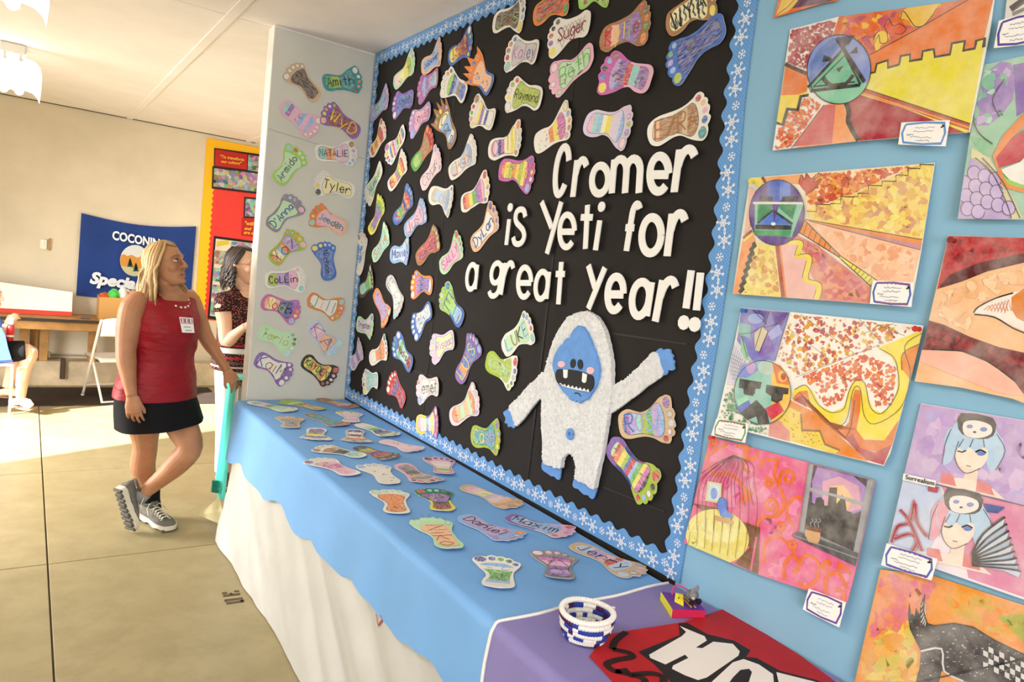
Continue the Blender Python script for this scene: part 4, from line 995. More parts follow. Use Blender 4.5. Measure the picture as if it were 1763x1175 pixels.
# ------------------------------------------------------------------ paintings on the blue wall
class Art:
    def __init__(s, name, label, zo, corners, off=.010, tilt=.045, mat=None, cat='painting', base='w', pin=None):
        s.z = Z(zo); s.mat = mat or M_WATER; s.k = 0
        c = [onX(*p) for p in s.z(corners)]
        zt = max(p.z for p in c); s.n = (1, 0, -tilt); s.zt = zt; s.tilt = tilt; s.off = off
        s.d0 = -off - tilt * zt
        s.sc = zo[2]
        w = [s.P(p) for p in corners]
        s.org = sum(w, Vector()) / len(w)
        m = MB(); m.slab(w, (.002, 0, 0), base)
        s.root = m.build(name, s.mat, origin=s.org); tag(s.root, label, cat)
        s.m = MB(); s.kk = 0
        cx_ = sum(p[0] for p in corners) / len(corners); cy_ = sum(p[1] for p in corners) / len(corners)
        s.corners = corners; s.grown = [(cx_ + (p[0] - cx_) * 1.012, cy_ + (p[1] - cy_) * 1.012) for p in corners]
    def clip(s, pts):                      # keep the paint on the sheet
        q = list(pts); cs = s.corners
        if all(inside(p, s.grown) for p in q): return q
        ar = sum(cs[i - 1][0] * cs[i][1] - cs[i][0] * cs[i - 1][1] for i in range(len(cs))); sg = 1 if ar > 0 else -1
        for i in range(len(cs)):
            a, b2 = cs[i - 1], cs[i]; f = lambda p: sg * ((b2[0] - a[0]) * (p[1] - a[1]) - (b2[1] - a[1]) * (p[0] - a[0])); o = []
            for j in range(len(q)):
                u, v = q[j - 1], q[j]; fu, fv = f(u), f(v)
                if (fu >= 0) != (fv >= 0): t_ = fu / (fu - fv); o.append((u[0] + (v[0] - u[0]) * t_, u[1] + (v[1] - u[1]) * t_))
                if fv >= 0: o.append(v)
            q = o
            if len(q) < 3: return []
        return q
    def P(s, p, lift=0.0):
        (u, v), = s.z([p]); return hit(u, v, s.n, s.d0 - lift)
    def lift(s): s.kk += 1; return .0002 + s.kk * .00006
    def poly(s, pts, c, sm=0):
        if sm: q = smooth_line([Vector((a, b2, 0)) for a, b2 in pts] + [Vector((*pts[0], 0))], sm)[:-1]; pts = [(p.x, p.y) for p in q]
        pts = s.clip(pts)
        if len(pts) < 3: return s
        L = s.lift(); w = [s.P(p, L) for p in pts]
        a = sum((w[i].y * w[(i + 1) % len(w)].z - w[(i + 1) % len(w)].y * w[i].z for i in range(len(w))))
        s.m.poly(w if a < 0 else w[::-1], c); return s
    def line(s, pts, w=.0018, c='#2a2420', sm=0):
        if sm: pts = [(p.x, p.y) for p in smooth_line([Vector((a, b2, 0)) for a, b2 in pts], sm)]
        L = s.lift(); run = []
        for p in list(pts) + [None]:
            if p is not None and inside(p, s.grown): run.append(p)
            else:
                if len(run) > 1: s.m.ribbon([s.P(q, L) for q in run], w, (-1, 0, 0), c)
                run = []
        return s
    def blots(s, poly, n, cols, r=(6, 14), seed=1):
        rr = random.Random(seed); x0, x1 = min(p[0] for p in poly), max(p[0] for p in poly); y0, y1 = min(p[1] for p in poly), max(p[1] for p in poly)
        L = s.lift(); k = t_ = 0
        while k < n and t_ < n * 20:
            t_ += 1; c = (rr.uniform(x0, x1), rr.uniform(y0, y1))
            if not inside(c, poly) or not inside(c, s.grown): continue
            k += 1; a0 = rr.uniform(0, 6.3); nn = rr.randint(5, 8); R = rr.uniform(*r)
            q = [(c[0] + math.cos(-a0 - j * 6.283 / nn) * R * rr.uniform(.35, 1.1), c[1] + math.sin(-a0 - j * 6.283 / nn) * R * rr.uniform(.35, 1.1)) for j in range(nn)]
            q = [p if inside(p, poly) and inside(p, s.grown) else c for p in q]
            s.m.poly([s.P(p, L + .000003 * (k % 15)) for p in q[::-1]], rr.choice(cols))
        return s
    def spiral(s, cx, cy, r, turns=1.4, a0=0.0, w=.006, c='#ef7d22', sgn=1, sq=1.0):
        n = 26; s.line([(cx + r * (1 - .8 * i / n) * math.cos(a0 + sgn * turns * 6.283 * i / n), cy + sq * r * (1 - .8 * i / n) * math.sin(a0 + sgn * turns * 6.283 * i / n)) for i in range(n + 1)], w, c); return s
    def done(s):
        if s.m.v:
            m = s.m; o = m.build('painted_picture', s.mat, s.root, origin=s.org); o.location = (0, 0, 0)
        return s
Z1 = (1280, 0, .27397); Z2 = (1240, 260, .29665); Z3 = (1200, 510, .31934); Z4 = (1160, 740, .29781); Z5 = (1440, 680, .42112)
K = '#231f20'
a = Art('painting', 'orange and purple painting cut by the top edge of the wall', Z1, [(235, -60), (600, -160), (590, 5), (500, 20), (190, 112)], base='#e06a2c')
a.poly([(245, 80), (300, 0), (330, -60), (580, -140), (580, 5), (380, 60), (205, 105)], '#5b2b55').poly([(208, 95), (235, 20), (260, -40), (380, -70), (330, 20), (280, 70)], '#e9c04e', 3).line([(212, 92), (270, 50), (320, 0)], .002).done()
# smiling triangle sun
a = Art('painting', 'painting of a blue sun with a smiling green triangle and a yellow wall', Z1, [(293, 185), (600, 104), (1130, 35), (1580, -30), (1548, 200), (1420, 832), (720, 888), (183, 946)], base='#f0efe8')
a.poly([(600, 104), (1130, 35), (1425, -8), (1080, 190), (780, 350), (560, 230)], '#d9662f').blots([(600, 110), (1000, 60), (1300, 10), (1020, 200), (800, 330), (600, 230)], 70, ['#b54862', '#e58a35', '#e9b93f', '#c9546a', '#e2672c'], (25, 60), 4)
a.poly([(980, 110), (1010, 60), (1080, 40), (1160, 30), (1230, 20), (1180, 110), (1120, 165), (1060, 165), (1040, 130)], '#e7bd4c', 3).poly([(820, 260), (850, 200), (910, 205), (905, 260), (865, 285), (840, 330)], '#ecc843', 3).poly([(885, 190), (900, 130), (930, 160), (990, 150), (1020, 180), (985, 215), (930, 225)], '#dd5a34', 3)
a.line([(820, 280), (850, 220), (860, 270), (905, 260), (900, 195), (885, 165), (910, 115), (940, 160), (985, 150), (1020, 185), (990, 215), (950, 210)], .0016, K, 4).line([(985, 120), (1005, 70), (1050, 130), (1080, 165), (1130, 160), (1180, 105), (1215, 50)], .0016, K, 4)
a.poly([(785, 350), (1080, 195), (1425, -8), (1575, -28), (1512, 245), (1510, 300), (1200, 350), (830, 450), (785, 465)], '#e5772a').line([(785, 350), (1080, 190), (1425, -8)], .0022)
ys = [(735, 545), (780, 466), (828, 456), (840, 403), (905, 383), (905, 430), (980, 408), (990, 355), (1045, 345), (1042, 388), (1122, 375), (1128, 325), (1193, 312), (1200, 362), (1300, 345), (1312, 275), (1388, 262), (1378, 322), (1455, 308), (1465, 258), (1512, 246), (1510, 298)]
a.poly(ys + [(1425, 775), (1100, 670)], '#e6d940').line(ys, .0065, K)
a.poly([(1425, 775), (735, 545), (690, 580), (1000, 670), (1415, 832)], '#b9452f').line([(700, 570), (1420, 805)], .005, '#e6953f').line([(700, 585), (1410, 828)], .006, '#e8da48').line([(735, 548), (1425, 778)], .002)
a.poly([(640, 640), (690, 582), (1000, 678), (1390, 832), (720, 886), (690, 830), (660, 740)], '#a82c3d').poly([(440, 900), (510, 660), (600, 640), (645, 660), (660, 740), (690, 830), (720, 886), (300, 934)], '#ef9d62').poly([(300, 934), (505, 660), (580, 660), (555, 912)], '#cf6f6f')
a.line([(640, 635), (662, 700), (658, 760), (690, 835), (720, 884)], .012, K, 4).line([(505, 660), (300, 934)], .0018)
a.poly([(265, 408), (400, 455), (400, 570), (350, 600), (235, 600)], '#e27a33').poly([(235, 600), (350, 595), (400, 575), (410, 600), (360, 600), (340, 690), (275, 680), (250, 780), (208, 768)], '#eed53e').line([(208, 772), (248, 785), (275, 685), (340, 692), (360, 605), (410, 598)], .0075, K).line([(262, 402), (310, 425), (400, 465)], .009, '#4a2a1a')
a.blots([(293, 190), (590, 112), (560, 230), (440, 300), (400, 440), (270, 395)], 330, ['#b0324a', '#c04a5e', '#a32c42'], (7, 17), 8).blots([(280, 700), (350, 690), (370, 620), (420, 605), (490, 660), (300, 930), (192, 940), (215, 800), (255, 790)], 260, ['#e2622e', '#d9502a', '#ea8a3c'], (7, 16), 9)
cc = ell(600, 436, 200, 218, 40, .12); a.poly(cc, '#7f93d8').poly([p for p in cc if p[1] > 500] , '#83c9a8').poly([(405, 545), (600, 330), (640, 300), (760, 510), (720, 548), (420, 575)], '#63b897')
a.poly([(412, 520), (420, 400), (480, 300), (570, 235), (610, 290)], '#5f7cc0')
for p0, p1, w_ in (((405, 548), (615, 322), .008), ((440, 545), (640, 345), .003), ((420, 572), (735, 535), .008), ((440, 545), (700, 515), .004), ((585, 240), (760, 515), .009), ((640, 345), (735, 530), .005), ((695, 225), (600, 330), .004)): a.line([p0, p1], w_, K)
a.poly([(575, 240), (700, 220), (660, 280), (625, 290)], '#3a3350').poly([(505, 345), (555, 365), (548, 385), (495, 388)], K).poly([(712, 290), (718, 335), (668, 335), (690, 312)], K).poly([(630, 412), (583, 432), (600, 455)], K)
a.line([(500, 488), (530, 525), (580, 545), (640, 530), (690, 472)], .010, K, 4).line(cc + cc[:1], .0022, K).done()
# masked sun
a = Art('painting', 'painting of a purple masked sun face with orange and yellow rays', Z2, [(172, 157), (1245, 68), (1165, 580), (1105, 906), (72, 830)], base='#f2ead8')
a.poly([(245, 155), (480, 135), (500, 200), (400, 190), (270, 190)], '#eea05a').poly([(172, 157), (245, 152), (265, 195), (220, 240), (172, 195)], '#eddc66').line([(240, 155), (265, 195)], .012, '#7a2c22').line([(176, 200), (222, 245)], .02, '#ddd8cf')
a.poly([(490, 130), (1160, 75), (1050, 120), (900, 190), (700, 280), (500, 345), (480, 200)], '#f3d9b0').blots([(480, 200), (560, 130), (1150, 80), (1000, 140), (800, 240), (640, 300), (510, 330)], 260, ['#d5642f', '#e58a3a', '#c64d33', '#e9a050'], (12, 30), 11)
a.poly([(455, 190), (470, 140), (490, 165), (500, 130), (530, 160), (560, 130), (540, 190), (590, 160), (550, 220), (510, 250)], '#c65a4a', 2).line([(455, 190), (470, 140), (490, 165), (500, 130), (530, 160), (575, 125), (540, 185), (590, 160), (550, 215), (512, 240)], .0016, K, 3)
yb = [(500, 350), (560, 310), (640, 305), (700, 265), (800, 245), (860, 200), (940, 175), (1020, 140), (1090, 100), (1160, 78), (1240, 72)]
a.poly(yb + [(1180, 520), (520, 400)], '#eccf62').blots(yb + [(1180, 510), (520, 400)], 150, ['#dba05c', '#e6b54e', '#efe07e', '#d08a62', '#f0d85a'], (18, 42), 12)
st_ = []
for p, q in zip(yb, yb[1:]): st_ += [p, (q[0], p[1] + 3), q]
a.line(st_, .0016, K)
a.poly([(495, 400), (1170, 512), (1168, 545), (520, 410)], '#e98b35').poly([(520, 410), (1168, 545), (1162, 575)], '#c98a92').line([(495, 398), (1172, 515)], .0018).line([(520, 410), (1162, 577)], .0025)
a.poly([(500, 405), (1162, 577), (1115, 770), (900, 755), (700, 610), (560, 480)], '#f3c09a').blots([(520, 420), (1150, 580), (1115, 765), (900, 750), (700, 600)], 90, ['#f0b084', '#f6cfae', '#eca47a', '#f4c59c'], (22, 48), 13)
a.poly([(445, 460), (490, 400), (560, 480), (690, 605), (700, 625), (560, 540)], '#ec8f3e').line([(445, 465), (700, 622)], .002).line([(490, 402), (700, 612)], .002)
for k in range(7): a.line([(505 + k * 27, 420 + k * 27), (480 + k * 30, 490 + k * 19)], .0014, K)
a.poly([(690, 605), (910, 750), (870, 780), (700, 628)], '#e9dc58').line([(690, 605), (915, 755)], .0018).line([(700, 628), (875, 785)], .0018)
for k in range(6): a.line([(770 + k * 22, 662 + k * 15), (758 + k * 20, 680 + k * 16)], .0014, K)
a.poly([(430, 480), (560, 545), (870, 785), (865, 885), (560, 865), (400, 560)], '#d9877a').blots([(440, 490), (560, 545), (865, 790), (860, 880), (580, 862), (520, 640)], 90, ['#d4706a', '#e29a72', '#cf6a72', '#dd8f6a', '#c9607a'], (22, 46), 14)
a.poly([(345, 550), (420, 520), (500, 600), (520, 700), (570, 800), (560, 865), (385, 850)], '#edbcb4')
a.line([(395, 540), (465, 540), (450, 615), (515, 625), (495, 750), (570, 785), (558, 862)], .018, K, 6).line([(395, 540), (465, 540), (450, 615), (515, 625), (495, 750), (570, 785), (558, 862)], .015, '#ecd84c', 6)
a.poly([(205, 530), (320, 550), (360, 850), (115, 832), (160, 690)], '#ecdb7c').blots([(205, 535), (315, 555), (350, 845), (130, 830)], 60, ['#e2b96a', '#d99a60', '#efe28c'], (15, 30), 15)
a.line([(330, 550), (365, 850)], .011, '#a8433c').line([(345, 550), (378, 852)], .007, '#e8873a').poly([(135, 500), (180, 470), (205, 520), (190, 560), (160, 690), (115, 832), (74, 828)], '#ee9a5c')
zg = []
for k in range(15): zg.append((198 - k * 5.8 + (7 if k % 2 else -7), 530 + k * 21))
a.line(zg, .012, K).poly([(172, 205), (222, 250), (185, 350), (170, 440), (140, 490)], '#e9b9a6').line([(135, 510), (185, 465)], .012, '#a5323c').line([(132, 525), (190, 478)], .008, '#e6d84a')
cc = ell(328, 358, 160, 190, 40, .06); a.poly(cc, '#5a3590').poly([(275, 180), (345, 170), (345, 300), (268, 296)], '#3f63c4').poly([(345, 170), (405, 190), (410, 260), (345, 290)], '#5f83dc').poly([(200, 305), (485, 305), (415, 500), (200, 490)], '#7fc7b0').poly([(220, 310), (300, 308), (300, 345), (215, 410)], '#1f8a55').poly([(340, 310), (445, 308), (420, 400), (345, 335)], '#1f8a55').poly([(308, 345), (420, 430), (215, 430)], '#4a78d2').poly([(300, 308), (345, 308), (312, 415)], '#5a3590')
a.poly([(228, 262), (305, 265), (302, 292), (228, 288)], K).poly([(360, 265), (455, 262), (448, 290), (355, 292)], K).poly([(205, 428), (415, 432), (412, 460), (202, 455)], K).poly([(200, 460), (412, 463), (408, 498), (205, 492)], '#2a9a62').line([(190, 302), (485, 304)], .006, '#e6e2da').line([(215, 420), (305, 345), (420, 425)], .006, K).poly(ell(308, 424, 14, 10), 'w').line(cc + cc[:1], .0018, K).done()
# leaf splatter with yellow wave
a = Art('painting', 'painting of a half blue half orange sun with white leaf splatter and a yellow wave', Z3, [(240, 62), (500, 85), (1222, 160), (1150, 450), (1040, 850), (1005, 916), (690, 840), (102, 690), (205, 240)], base='#f3f0e8')
a.blots([(505, 95), (1190, 165), (980, 280), (540, 430), (430, 330)], 330, ['#d9823a', '#c25a5a', '#b4495c', '#e0a23c', '#e3c04a', '#c96a4a'], (8, 20), 21).blots([(560, 430), (900, 310), (1080, 380), (1060, 590), (960, 600), (900, 460), (830, 470), (790, 560), (700, 610), (620, 500)], 330, ['#e2622e', '#cf5a4a', '#e98a3a', '#d9703a'], (8, 19), 22)
for q in ([(530, 440), (985, 262)], [(560, 100), (850, 310)], [(600, 330), (640, 400)], [(870, 120), (990, 250)], [(940, 140), (1120, 215)], [(1060, 150), (900, 200)], [(500, 180), (700, 330)]): a.line(q, .0012, '#777')
a.poly([(975, 280), (1222, 180), (1218, 200), (1150, 450), (1100, 650), (1010, 780), (890, 770), (860, 720), (880, 560), (870, 500), (830, 560), (800, 660), (760, 710), (680, 690), (620, 610), (590, 540), (545, 520), (510, 545), (530, 500), (590, 480), (630, 520), (660, 590), (730, 625), (790, 600), (820, 500), (850, 455), (900, 465), (920, 540), (950, 610), (990, 630), (1050, 590), (1080, 500), (1085, 390), (1050, 330)], '#efdc3c')
a.poly([(1110, 310), (1200, 255), (1150, 450), (1100, 390)], '#e88a35').poly([(515, 550), (550, 515), (595, 510), (610, 580), (650, 660), (720, 720), (780, 720), (820, 680), (835, 560), (850, 505), (885, 510), (880, 620), (860, 720), (900, 775), (1010, 780), (1110, 640), (1060, 800), (960, 840), (860, 820), (620, 610), (520, 565)], '#e0782e').poly([(525, 560), (560, 535), (585, 560), (590, 600)], '#a3323e').poly([(800, 770), (840, 740), (880, 820), (960, 845), (1052, 800), (1005, 912), (900, 880)], '#b8505a')
a.poly([(500, 560), (620, 620), (820, 800), (925, 893), (690, 838), (440, 665)], '#e5862f').poly([(430, 660), (500, 600), (560, 630), (565, 720), (660, 730), (690, 800), (770, 830), (740, 852), (500, 780), (500, 720)], '#e9cf3e').blots([(430, 660), (500, 605), (560, 640), (570, 725), (660, 735), (690, 810), (520, 780)], 40, ['#dd8a2c', '#c98a2a'], (4, 8), 23).poly([(390, 690), (440, 670), (500, 730), (500, 785), (385, 755)], '#dd8f86')
a.line([(560, 635), (566, 724), (662, 728), (690, 800), (770, 832)], .005, '#8a6a2a')
for q in ([(985, 285), (1060, 330), (1085, 420), (1080, 520), (1000, 632), (935, 600), (905, 470), (850, 460), (815, 530), (790, 610), (720, 628), (650, 580), (590, 482), (525, 505)], [(1215, 200), (1120, 270), (1150, 420), (1100, 600), (960, 690), (900, 640), (880, 500), (840, 510), (800, 680), (700, 690), (600, 560)], [(1200, 258), (1110, 310), (1105, 400)], [(850, 560), (830, 700), (800, 770)]): a.line(q, .0016, '#5a4a2a', 4)
a.poly([(240, 64), (498, 87), (420, 350), (300, 350), (215, 240)], '#7a78c8').poly([(300, 75), (390, 85), (370, 150), (320, 110)], '#4a3a94').poly([(400, 85), (490, 90), (460, 160), (420, 150)], '#5f3f9c').poly([(225, 140), (290, 160), (285, 230), (225, 205)], '#6fb8b4').poly([(290, 240), (400, 190), (420, 300), (340, 330)], '#7f5fb8').poly([(310, 200), (350, 165), (380, 190), (335, 300), (310, 290)], '#d5c9a4').poly([(235, 220), (260, 260), (280, 340), (300, 350), (240, 340)], '#8fd0a0').poly(ell(315, 122, 42, 28, 16), '#9fb0e6').poly([(380, 200), (440, 150), (460, 200), (400, 240)], '#a3a8e4')
for q in ([(300, 75), (375, 150), (290, 200), (225, 205)], [(390, 85), (360, 170), (440, 150), (490, 95)], [(310, 290), (350, 165), (385, 190), (335, 310)], [(420, 350), (498, 87)], [(240, 215), (270, 330)]): a.line(q, .0016, K)
a.poly([(215, 245), (262, 350), (205, 480), (160, 480), (185, 340)], '#d6d6ea')
for k in range(8): a.line([(195 + k * 9, 250 + k * 14), (170 + k * 5, 400 + k * 9)], .001, '#556').line([(185, 290 + k * 22), (245, 330 + k * 18)], .001, '#556')
a.blots([(160, 490), (205, 500), (260, 650), (380, 700), (380, 750), (110, 690)], 120, ['#2f8a5a', '#3f9a68', '#287a4c'], (5, 13), 24)
cc = ell(353, 520, 153, 172, 40); a.poly(cc, '#8cc7bb').poly([p for p in cc if p[0] > 380 ], '#efc54a').poly(ell(378, 385, 48, 40, 18), '#b9cfc4').poly([(405, 360), (450, 375), (495, 440), (495, 480), (430, 470)], '#e2762e').poly(ell(462, 432, 26, 32, 14), '#e9c23a').poly(ell(466, 434, 15, 20, 12), '#c5304a').poly([(215, 560), (270, 540), (285, 590), (235, 640)], '#9fe0b8').poly([(210, 600), (280, 560), (290, 590), (235, 640)], '#4a68c8').poly([(360, 610), (440, 570), (470, 620), (400, 670)], '#cf3048').poly([(240, 370), (320, 350), (330, 400), (270, 440), (215, 440)], '#7f8fd8').poly(ell(290, 385, 24, 36, 14), '#c2a3d6')
a.poly([(230, 445), (350, 465), (340, 502), (315, 500), (312, 525), (300, 540), (252, 530), (250, 500), (225, 495)], '#2a282a').poly([(375, 478), (495, 498), (490, 530), (465, 530), (460, 560), (430, 578), (400, 565), (400, 540), (370, 520)], '#2a282a').poly([(235, 630), (320, 560), (375, 620), (392, 690), (330, 692), (320, 650), (275, 668)], '#2a282a').line(cc + cc[:1], .0016, K).done()
# bird cage room
a = Art('painting', 'pink painting of a birdcage, orange curls and a window with a dark skyline', Z4, [(210, 40), (780, 190), (1165, 292), (1060, 780), (1000, 1008), (490, 840), (58, 655)], base='#e2618f')
a.blots([(215, 50), (780, 195), (730, 580), (680, 620), (1040, 800), (1000, 990), (520, 840), (500, 560), (130, 420)], 110, ['#e5689a', '#df5a8c', '#e97aa6', '#e4608f', '#ea86ae'], (35, 80), 31)
a.poly([(105, 425), (240, 450), (360, 520), (500, 565), (490, 840), (350, 775), (440, 680)], '#7a4a22').line([(478, 620), (445, 815)], .006, '#e2618f').poly(ell(252, 618, 185, 155, 36, .3), '#ece07a').blots(ell(252, 618, 165, 140, 20, .3), 40, ['#f0e688', '#e9d85e', '#f2ec9c'], (25, 50), 32)
OR = '#e8690f'
for q in ([(195, 190), (200, 140), (300, 90), (290, 70)], [(360, 95), (430, 100), (420, 170), (480, 160), (470, 130)], [(420, 90), (400, 210), (440, 250)], [(500, 220), (520, 180), (600, 180), (580, 260), (610, 330), (640, 420), (600, 500), (520, 500)], [(740, 395), (690, 400), (655, 450), (660, 520), (700, 550)], [(520, 780), (530, 660), (600, 620), (660, 660)], [(640, 920), (640, 780), (700, 730), (720, 800), (690, 830)], [(720, 800), (760, 730), (830, 760), (830, 860), (760, 910), (720, 880)], [(880, 960), (880, 860), (950, 830), (1000, 920)], [(900, 830), (860, 790), (890, 760), (905, 790)], [(960, 830), (960, 780), (1020, 830)], [(190, 200), (240, 260), (330, 260), (440, 380), (380, 420)], [(600, 600), (640, 560), (610, 540), (605, 580)], [(980, 1000), (980, 940), (940, 930)], [(540, 500), (500, 520), (480, 560)]): a.line(q, .0095, OR, 5)
for cx_, cy_, r, a0, sg in ((660, 280, 52, 2.5, 1), (560, 440, 46, 1.2, -1), (690, 670, 30, 1, 1), (545, 310, 30, 4, 1), (420, 375, 30, 0, -1), (235, 75, 28, 2, 1), (420, 110, 18, 0, 1)): a.spiral(cx_, cy_, r, 1.3, a0, .0095, OR, sg, 1.05)
for k in range(17):
    u = k / 16; xb = 95 + u * 395; bulge = (u - .5) * 330
    a.line([(345, 148), (345 + bulge * .65, 200), (300 + bulge * 1.05 - 10, 300), (285 + bulge * 1.2, 440), (75 + u * 385 + 10, 580 + u * 30)] if k % 2 == 0 else [(345, 148), (345 + bulge * .55, 195), (300 + bulge - 10, 300), (285 + bulge * 1.2, 440)], .0013, '#3a2028', 5)
for k in range(8): a.line([(95 + k * 48, 640 - 150 * math.sin((k + 1) / 9 * 3.0)), (85 + k * 45, 660 + k * 14)], .0013, '#5a5020')
a.poly([(195, 298), (278, 312), (270, 430), (180, 412)], '#d9cfa0').poly([(207, 312), (266, 322), (258, 415), (195, 402)], '#cfe0ea').poly(ell(232, 370, 20, 34, 14), '#7fa0dc').poly(ell(282, 440, 28, 50, 16, -.1), '#5f86dc', 0).poly([(262, 470), (310, 470), (345, 500), (330, 515), (270, 500)], '#5f86dc').poly([(235, 495), (345, 530), (335, 552), (245, 525)], '#d3a06a').line([(255, 470), (250, 430), (275, 392), (300, 420), (310, 470)], .0016, '#334', 4)
a.poly([(780, 195), (1165, 292), (1060, 770), (720, 605)], '#8a8a8c').poly([(805, 205), (1130, 290), (1050, 710), (755, 575)], '#4b3f52').poly([(830, 215), (1040, 270), (1110, 330), (1090, 470), (1000, 500), (800, 430), (800, 300)], '#a982c0').poly([(860, 300), (960, 270), (1070, 330), (1085, 460), (1000, 480), (860, 440)], '#d9a0b8').poly([(900, 330), (980, 320), (1040, 400), (1000, 470), (900, 440)], '#f0c48a').poly(ell(945, 405, 16, 28), '#f3e05a')
a.poly([(770, 440), (785, 415), (815, 430), (825, 395), (850, 390), (868, 410), (870, 440), (890, 440), (900, 335), (945, 335), (940, 430), (965, 400), (970, 375), (990, 400), (1000, 470), (1030, 480), (1040, 505), (1085, 490), (1050, 710), (755, 575)], '#2f2b2c').line([(785, 345), (1105, 435)], .010, '#a5a5a8').line([(1135, 295), (1052, 715)], .012, '#9a9aa0').line([(798, 200), (742, 590)], .010, '#a0a0a4').poly([(680, 615), (720, 590), (1068, 715), (1050, 790)], '#4c4c50').line([(690, 612), (1060, 745)], .004, '#8a8a90').poly([(765, 555), (852, 580), (842, 648), (825, 662), (780, 650), (758, 610)], '#d5a878').poly([(765, 555), (855, 575), (850, 598), (765, 580)], '#7a4524')
for dx in (0, 22, 44): a.line([(795 + dx, 560 + dx * .2), (790 + dx, 540), (805 + dx, 530), (798 + dx, 515)], .0022, '#9a9aa0', 4)
a.done()
# purple and green scales (right edge)
a = Art('painting', 'green and purple scaled painting at the right edge with a crimson petal', Z2, [(1510, -495), (1800, -560), (1800, 400), (1377, 395)], base='#9fcab0')
a.poly([(1560, -470), (1690, -510), (1700, -300), (1560, -150), (1500, -200)], '#a68cc4', 2).poly([(1700, -500), (1800, -520), (1800, -250), (1720, -200)], '#8f74b4').blots([(1500, -480), (1700, -500), (1640, -180), (1450, -100)], 30, ['#b3d9c4', '#9a86c0', '#c3b0d8', '#86bfa2'], (25, 60), 41)
a.poly([(1455, 20), (1500, 50), (1620, 200), (1680, 320), (1700, 396), (1378, 392)], '#b79fd4')
a.poly([(1460, -20), (1560, 40), (1660, 200), (1760, 390), (1690, 396), (1620, 210), (1540, 90), (1455, 40)], '#ded7a8').poly([(1440, -90), (1580, -60), (1600, 40), (1520, 20)], '#8fc29c')
for k in range(5):
    for j in range(4):
        x, y = 1425 + k * 62 + j * 8 - 15, 110 + j * 75 + k * 18
        if x < 1390 + (y + 0) * .8 or True:
            if inside((x, y + 30), [(1450, 20), (1520, 80), (1620, 210), (1690, 390), (1378, 392)]): a.poly(ell(x, y, 38, 42, 16), '#c3aede').line(ell(x, y, 38, 42, 16), .0016, '#5a4a70')
a.poly([(1580, 30), (1640, -90), (1800, -260), (1800, -180), (1680, -60), (1625, 60), (1610, 110)], '#e5873a').poly([(1618, 98), (1600, 40), (1680, -60), (1800, -150), (1800, -10), (1740, 60)], '#c23048', 0).poly([(1625, 110), (1740, 65), (1800, 0), (1800, 200), (1700, 190)], '#f0eee8').poly([(1620, 110), (1660, 160), (1760, 200), (1800, 215), (1800, 240), (1680, 215), (1632, 150)], '#8fd04a').line([(1618, 105), (1650, 190), (1720, 220), (1800, 235)], .008, '#e5873a', 3)
for q in ([(1510, -420), (1470, -250), (1490, -120), (1580, -40)], [(1650, -420), (1580, -300), (1620, -200)], [(1480, 40), (1580, 130), (1660, 300), (1690, 392)], [(1520, 40), (1640, 180), (1740, 390)]): a.line(q, .0018, '#4a4050', 4)
a.done()
# eye
a = Art('painting', 'large painting of an eye with dark red lids at the right edge', Z2, [(1325, 492), (1800, 505), (1800, 1480), (1700, 1440), (1400, 1375), (1128, 1338)], base='#f0bc8a')
a.poly([(1325, 494), (1800, 506), (1800, 600), (1600, 655), (1420, 730), (1258, 805)], '#b3202a').poly([(1260, 802), (1330, 720), (1500, 650), (1800, 585), (1800, 640), (1550, 700), (1400, 760)], '#56141c').blots([(1330, 500), (1800, 515), (1800, 580), (1500, 640), (1340, 700)], 40, ['#c0262e', '#a81c26', '#8e1a22'], (18, 45), 51)
a.poly([(1470, 940), (1500, 900), (1600, 860), (1700, 820), (1800, 800), (1800, 1060), (1700, 1020), (1590, 960)], '#efe6dc', 0).poly([(1690, 850), (1760, 800), (1800, 790), (1800, 1010), (1720, 970), (1690, 920)], '#d98338').line([(1470, 940), (1500, 905), (1600, 855), (1700, 825)], .003, K, 3).line([(1475, 950), (1590, 965), (1700, 1030), (1800, 1070)], .003, K, 3)
for k in range(7): a.line([(1530 + k * 20, 925 + k * 3), (1560 + k * 19, 900 - k * 6), (1580 + k * 18, 930)], .0016, '#d98a6a')
a.poly([(1195, 980), (1300, 1010), (1450, 1080), (1620, 1140), (1800, 1180), (1800, 1460), (1700, 1330), (1560, 1230), (1400, 1165), (1165, 1155)], '#6f1a22').blots([(1200, 1000), (1450, 1095), (1800, 1200), (1800, 1300), (1560, 1180), (1190, 1130)], 60, ['#8a1d27', '#5c141c', '#9a2630'], (18, 45), 52).poly([(1165, 1155), (1400, 1165), (1560, 1230), (1700, 1330), (1795, 1462), (1128, 1336)], '#f2b6a0').line([(1165, 1153), (1400, 1163), (1560, 1228), (1720, 1345)], .003, K, 3)
a.blots([(1300, 810), (1500, 730), (1800, 660), (1800, 780), (1480, 890), (1450, 1060), (1230, 960)], 40, ['#f2c494', '#eab27e', '#f5cfa4'], (25, 60), 53).done()
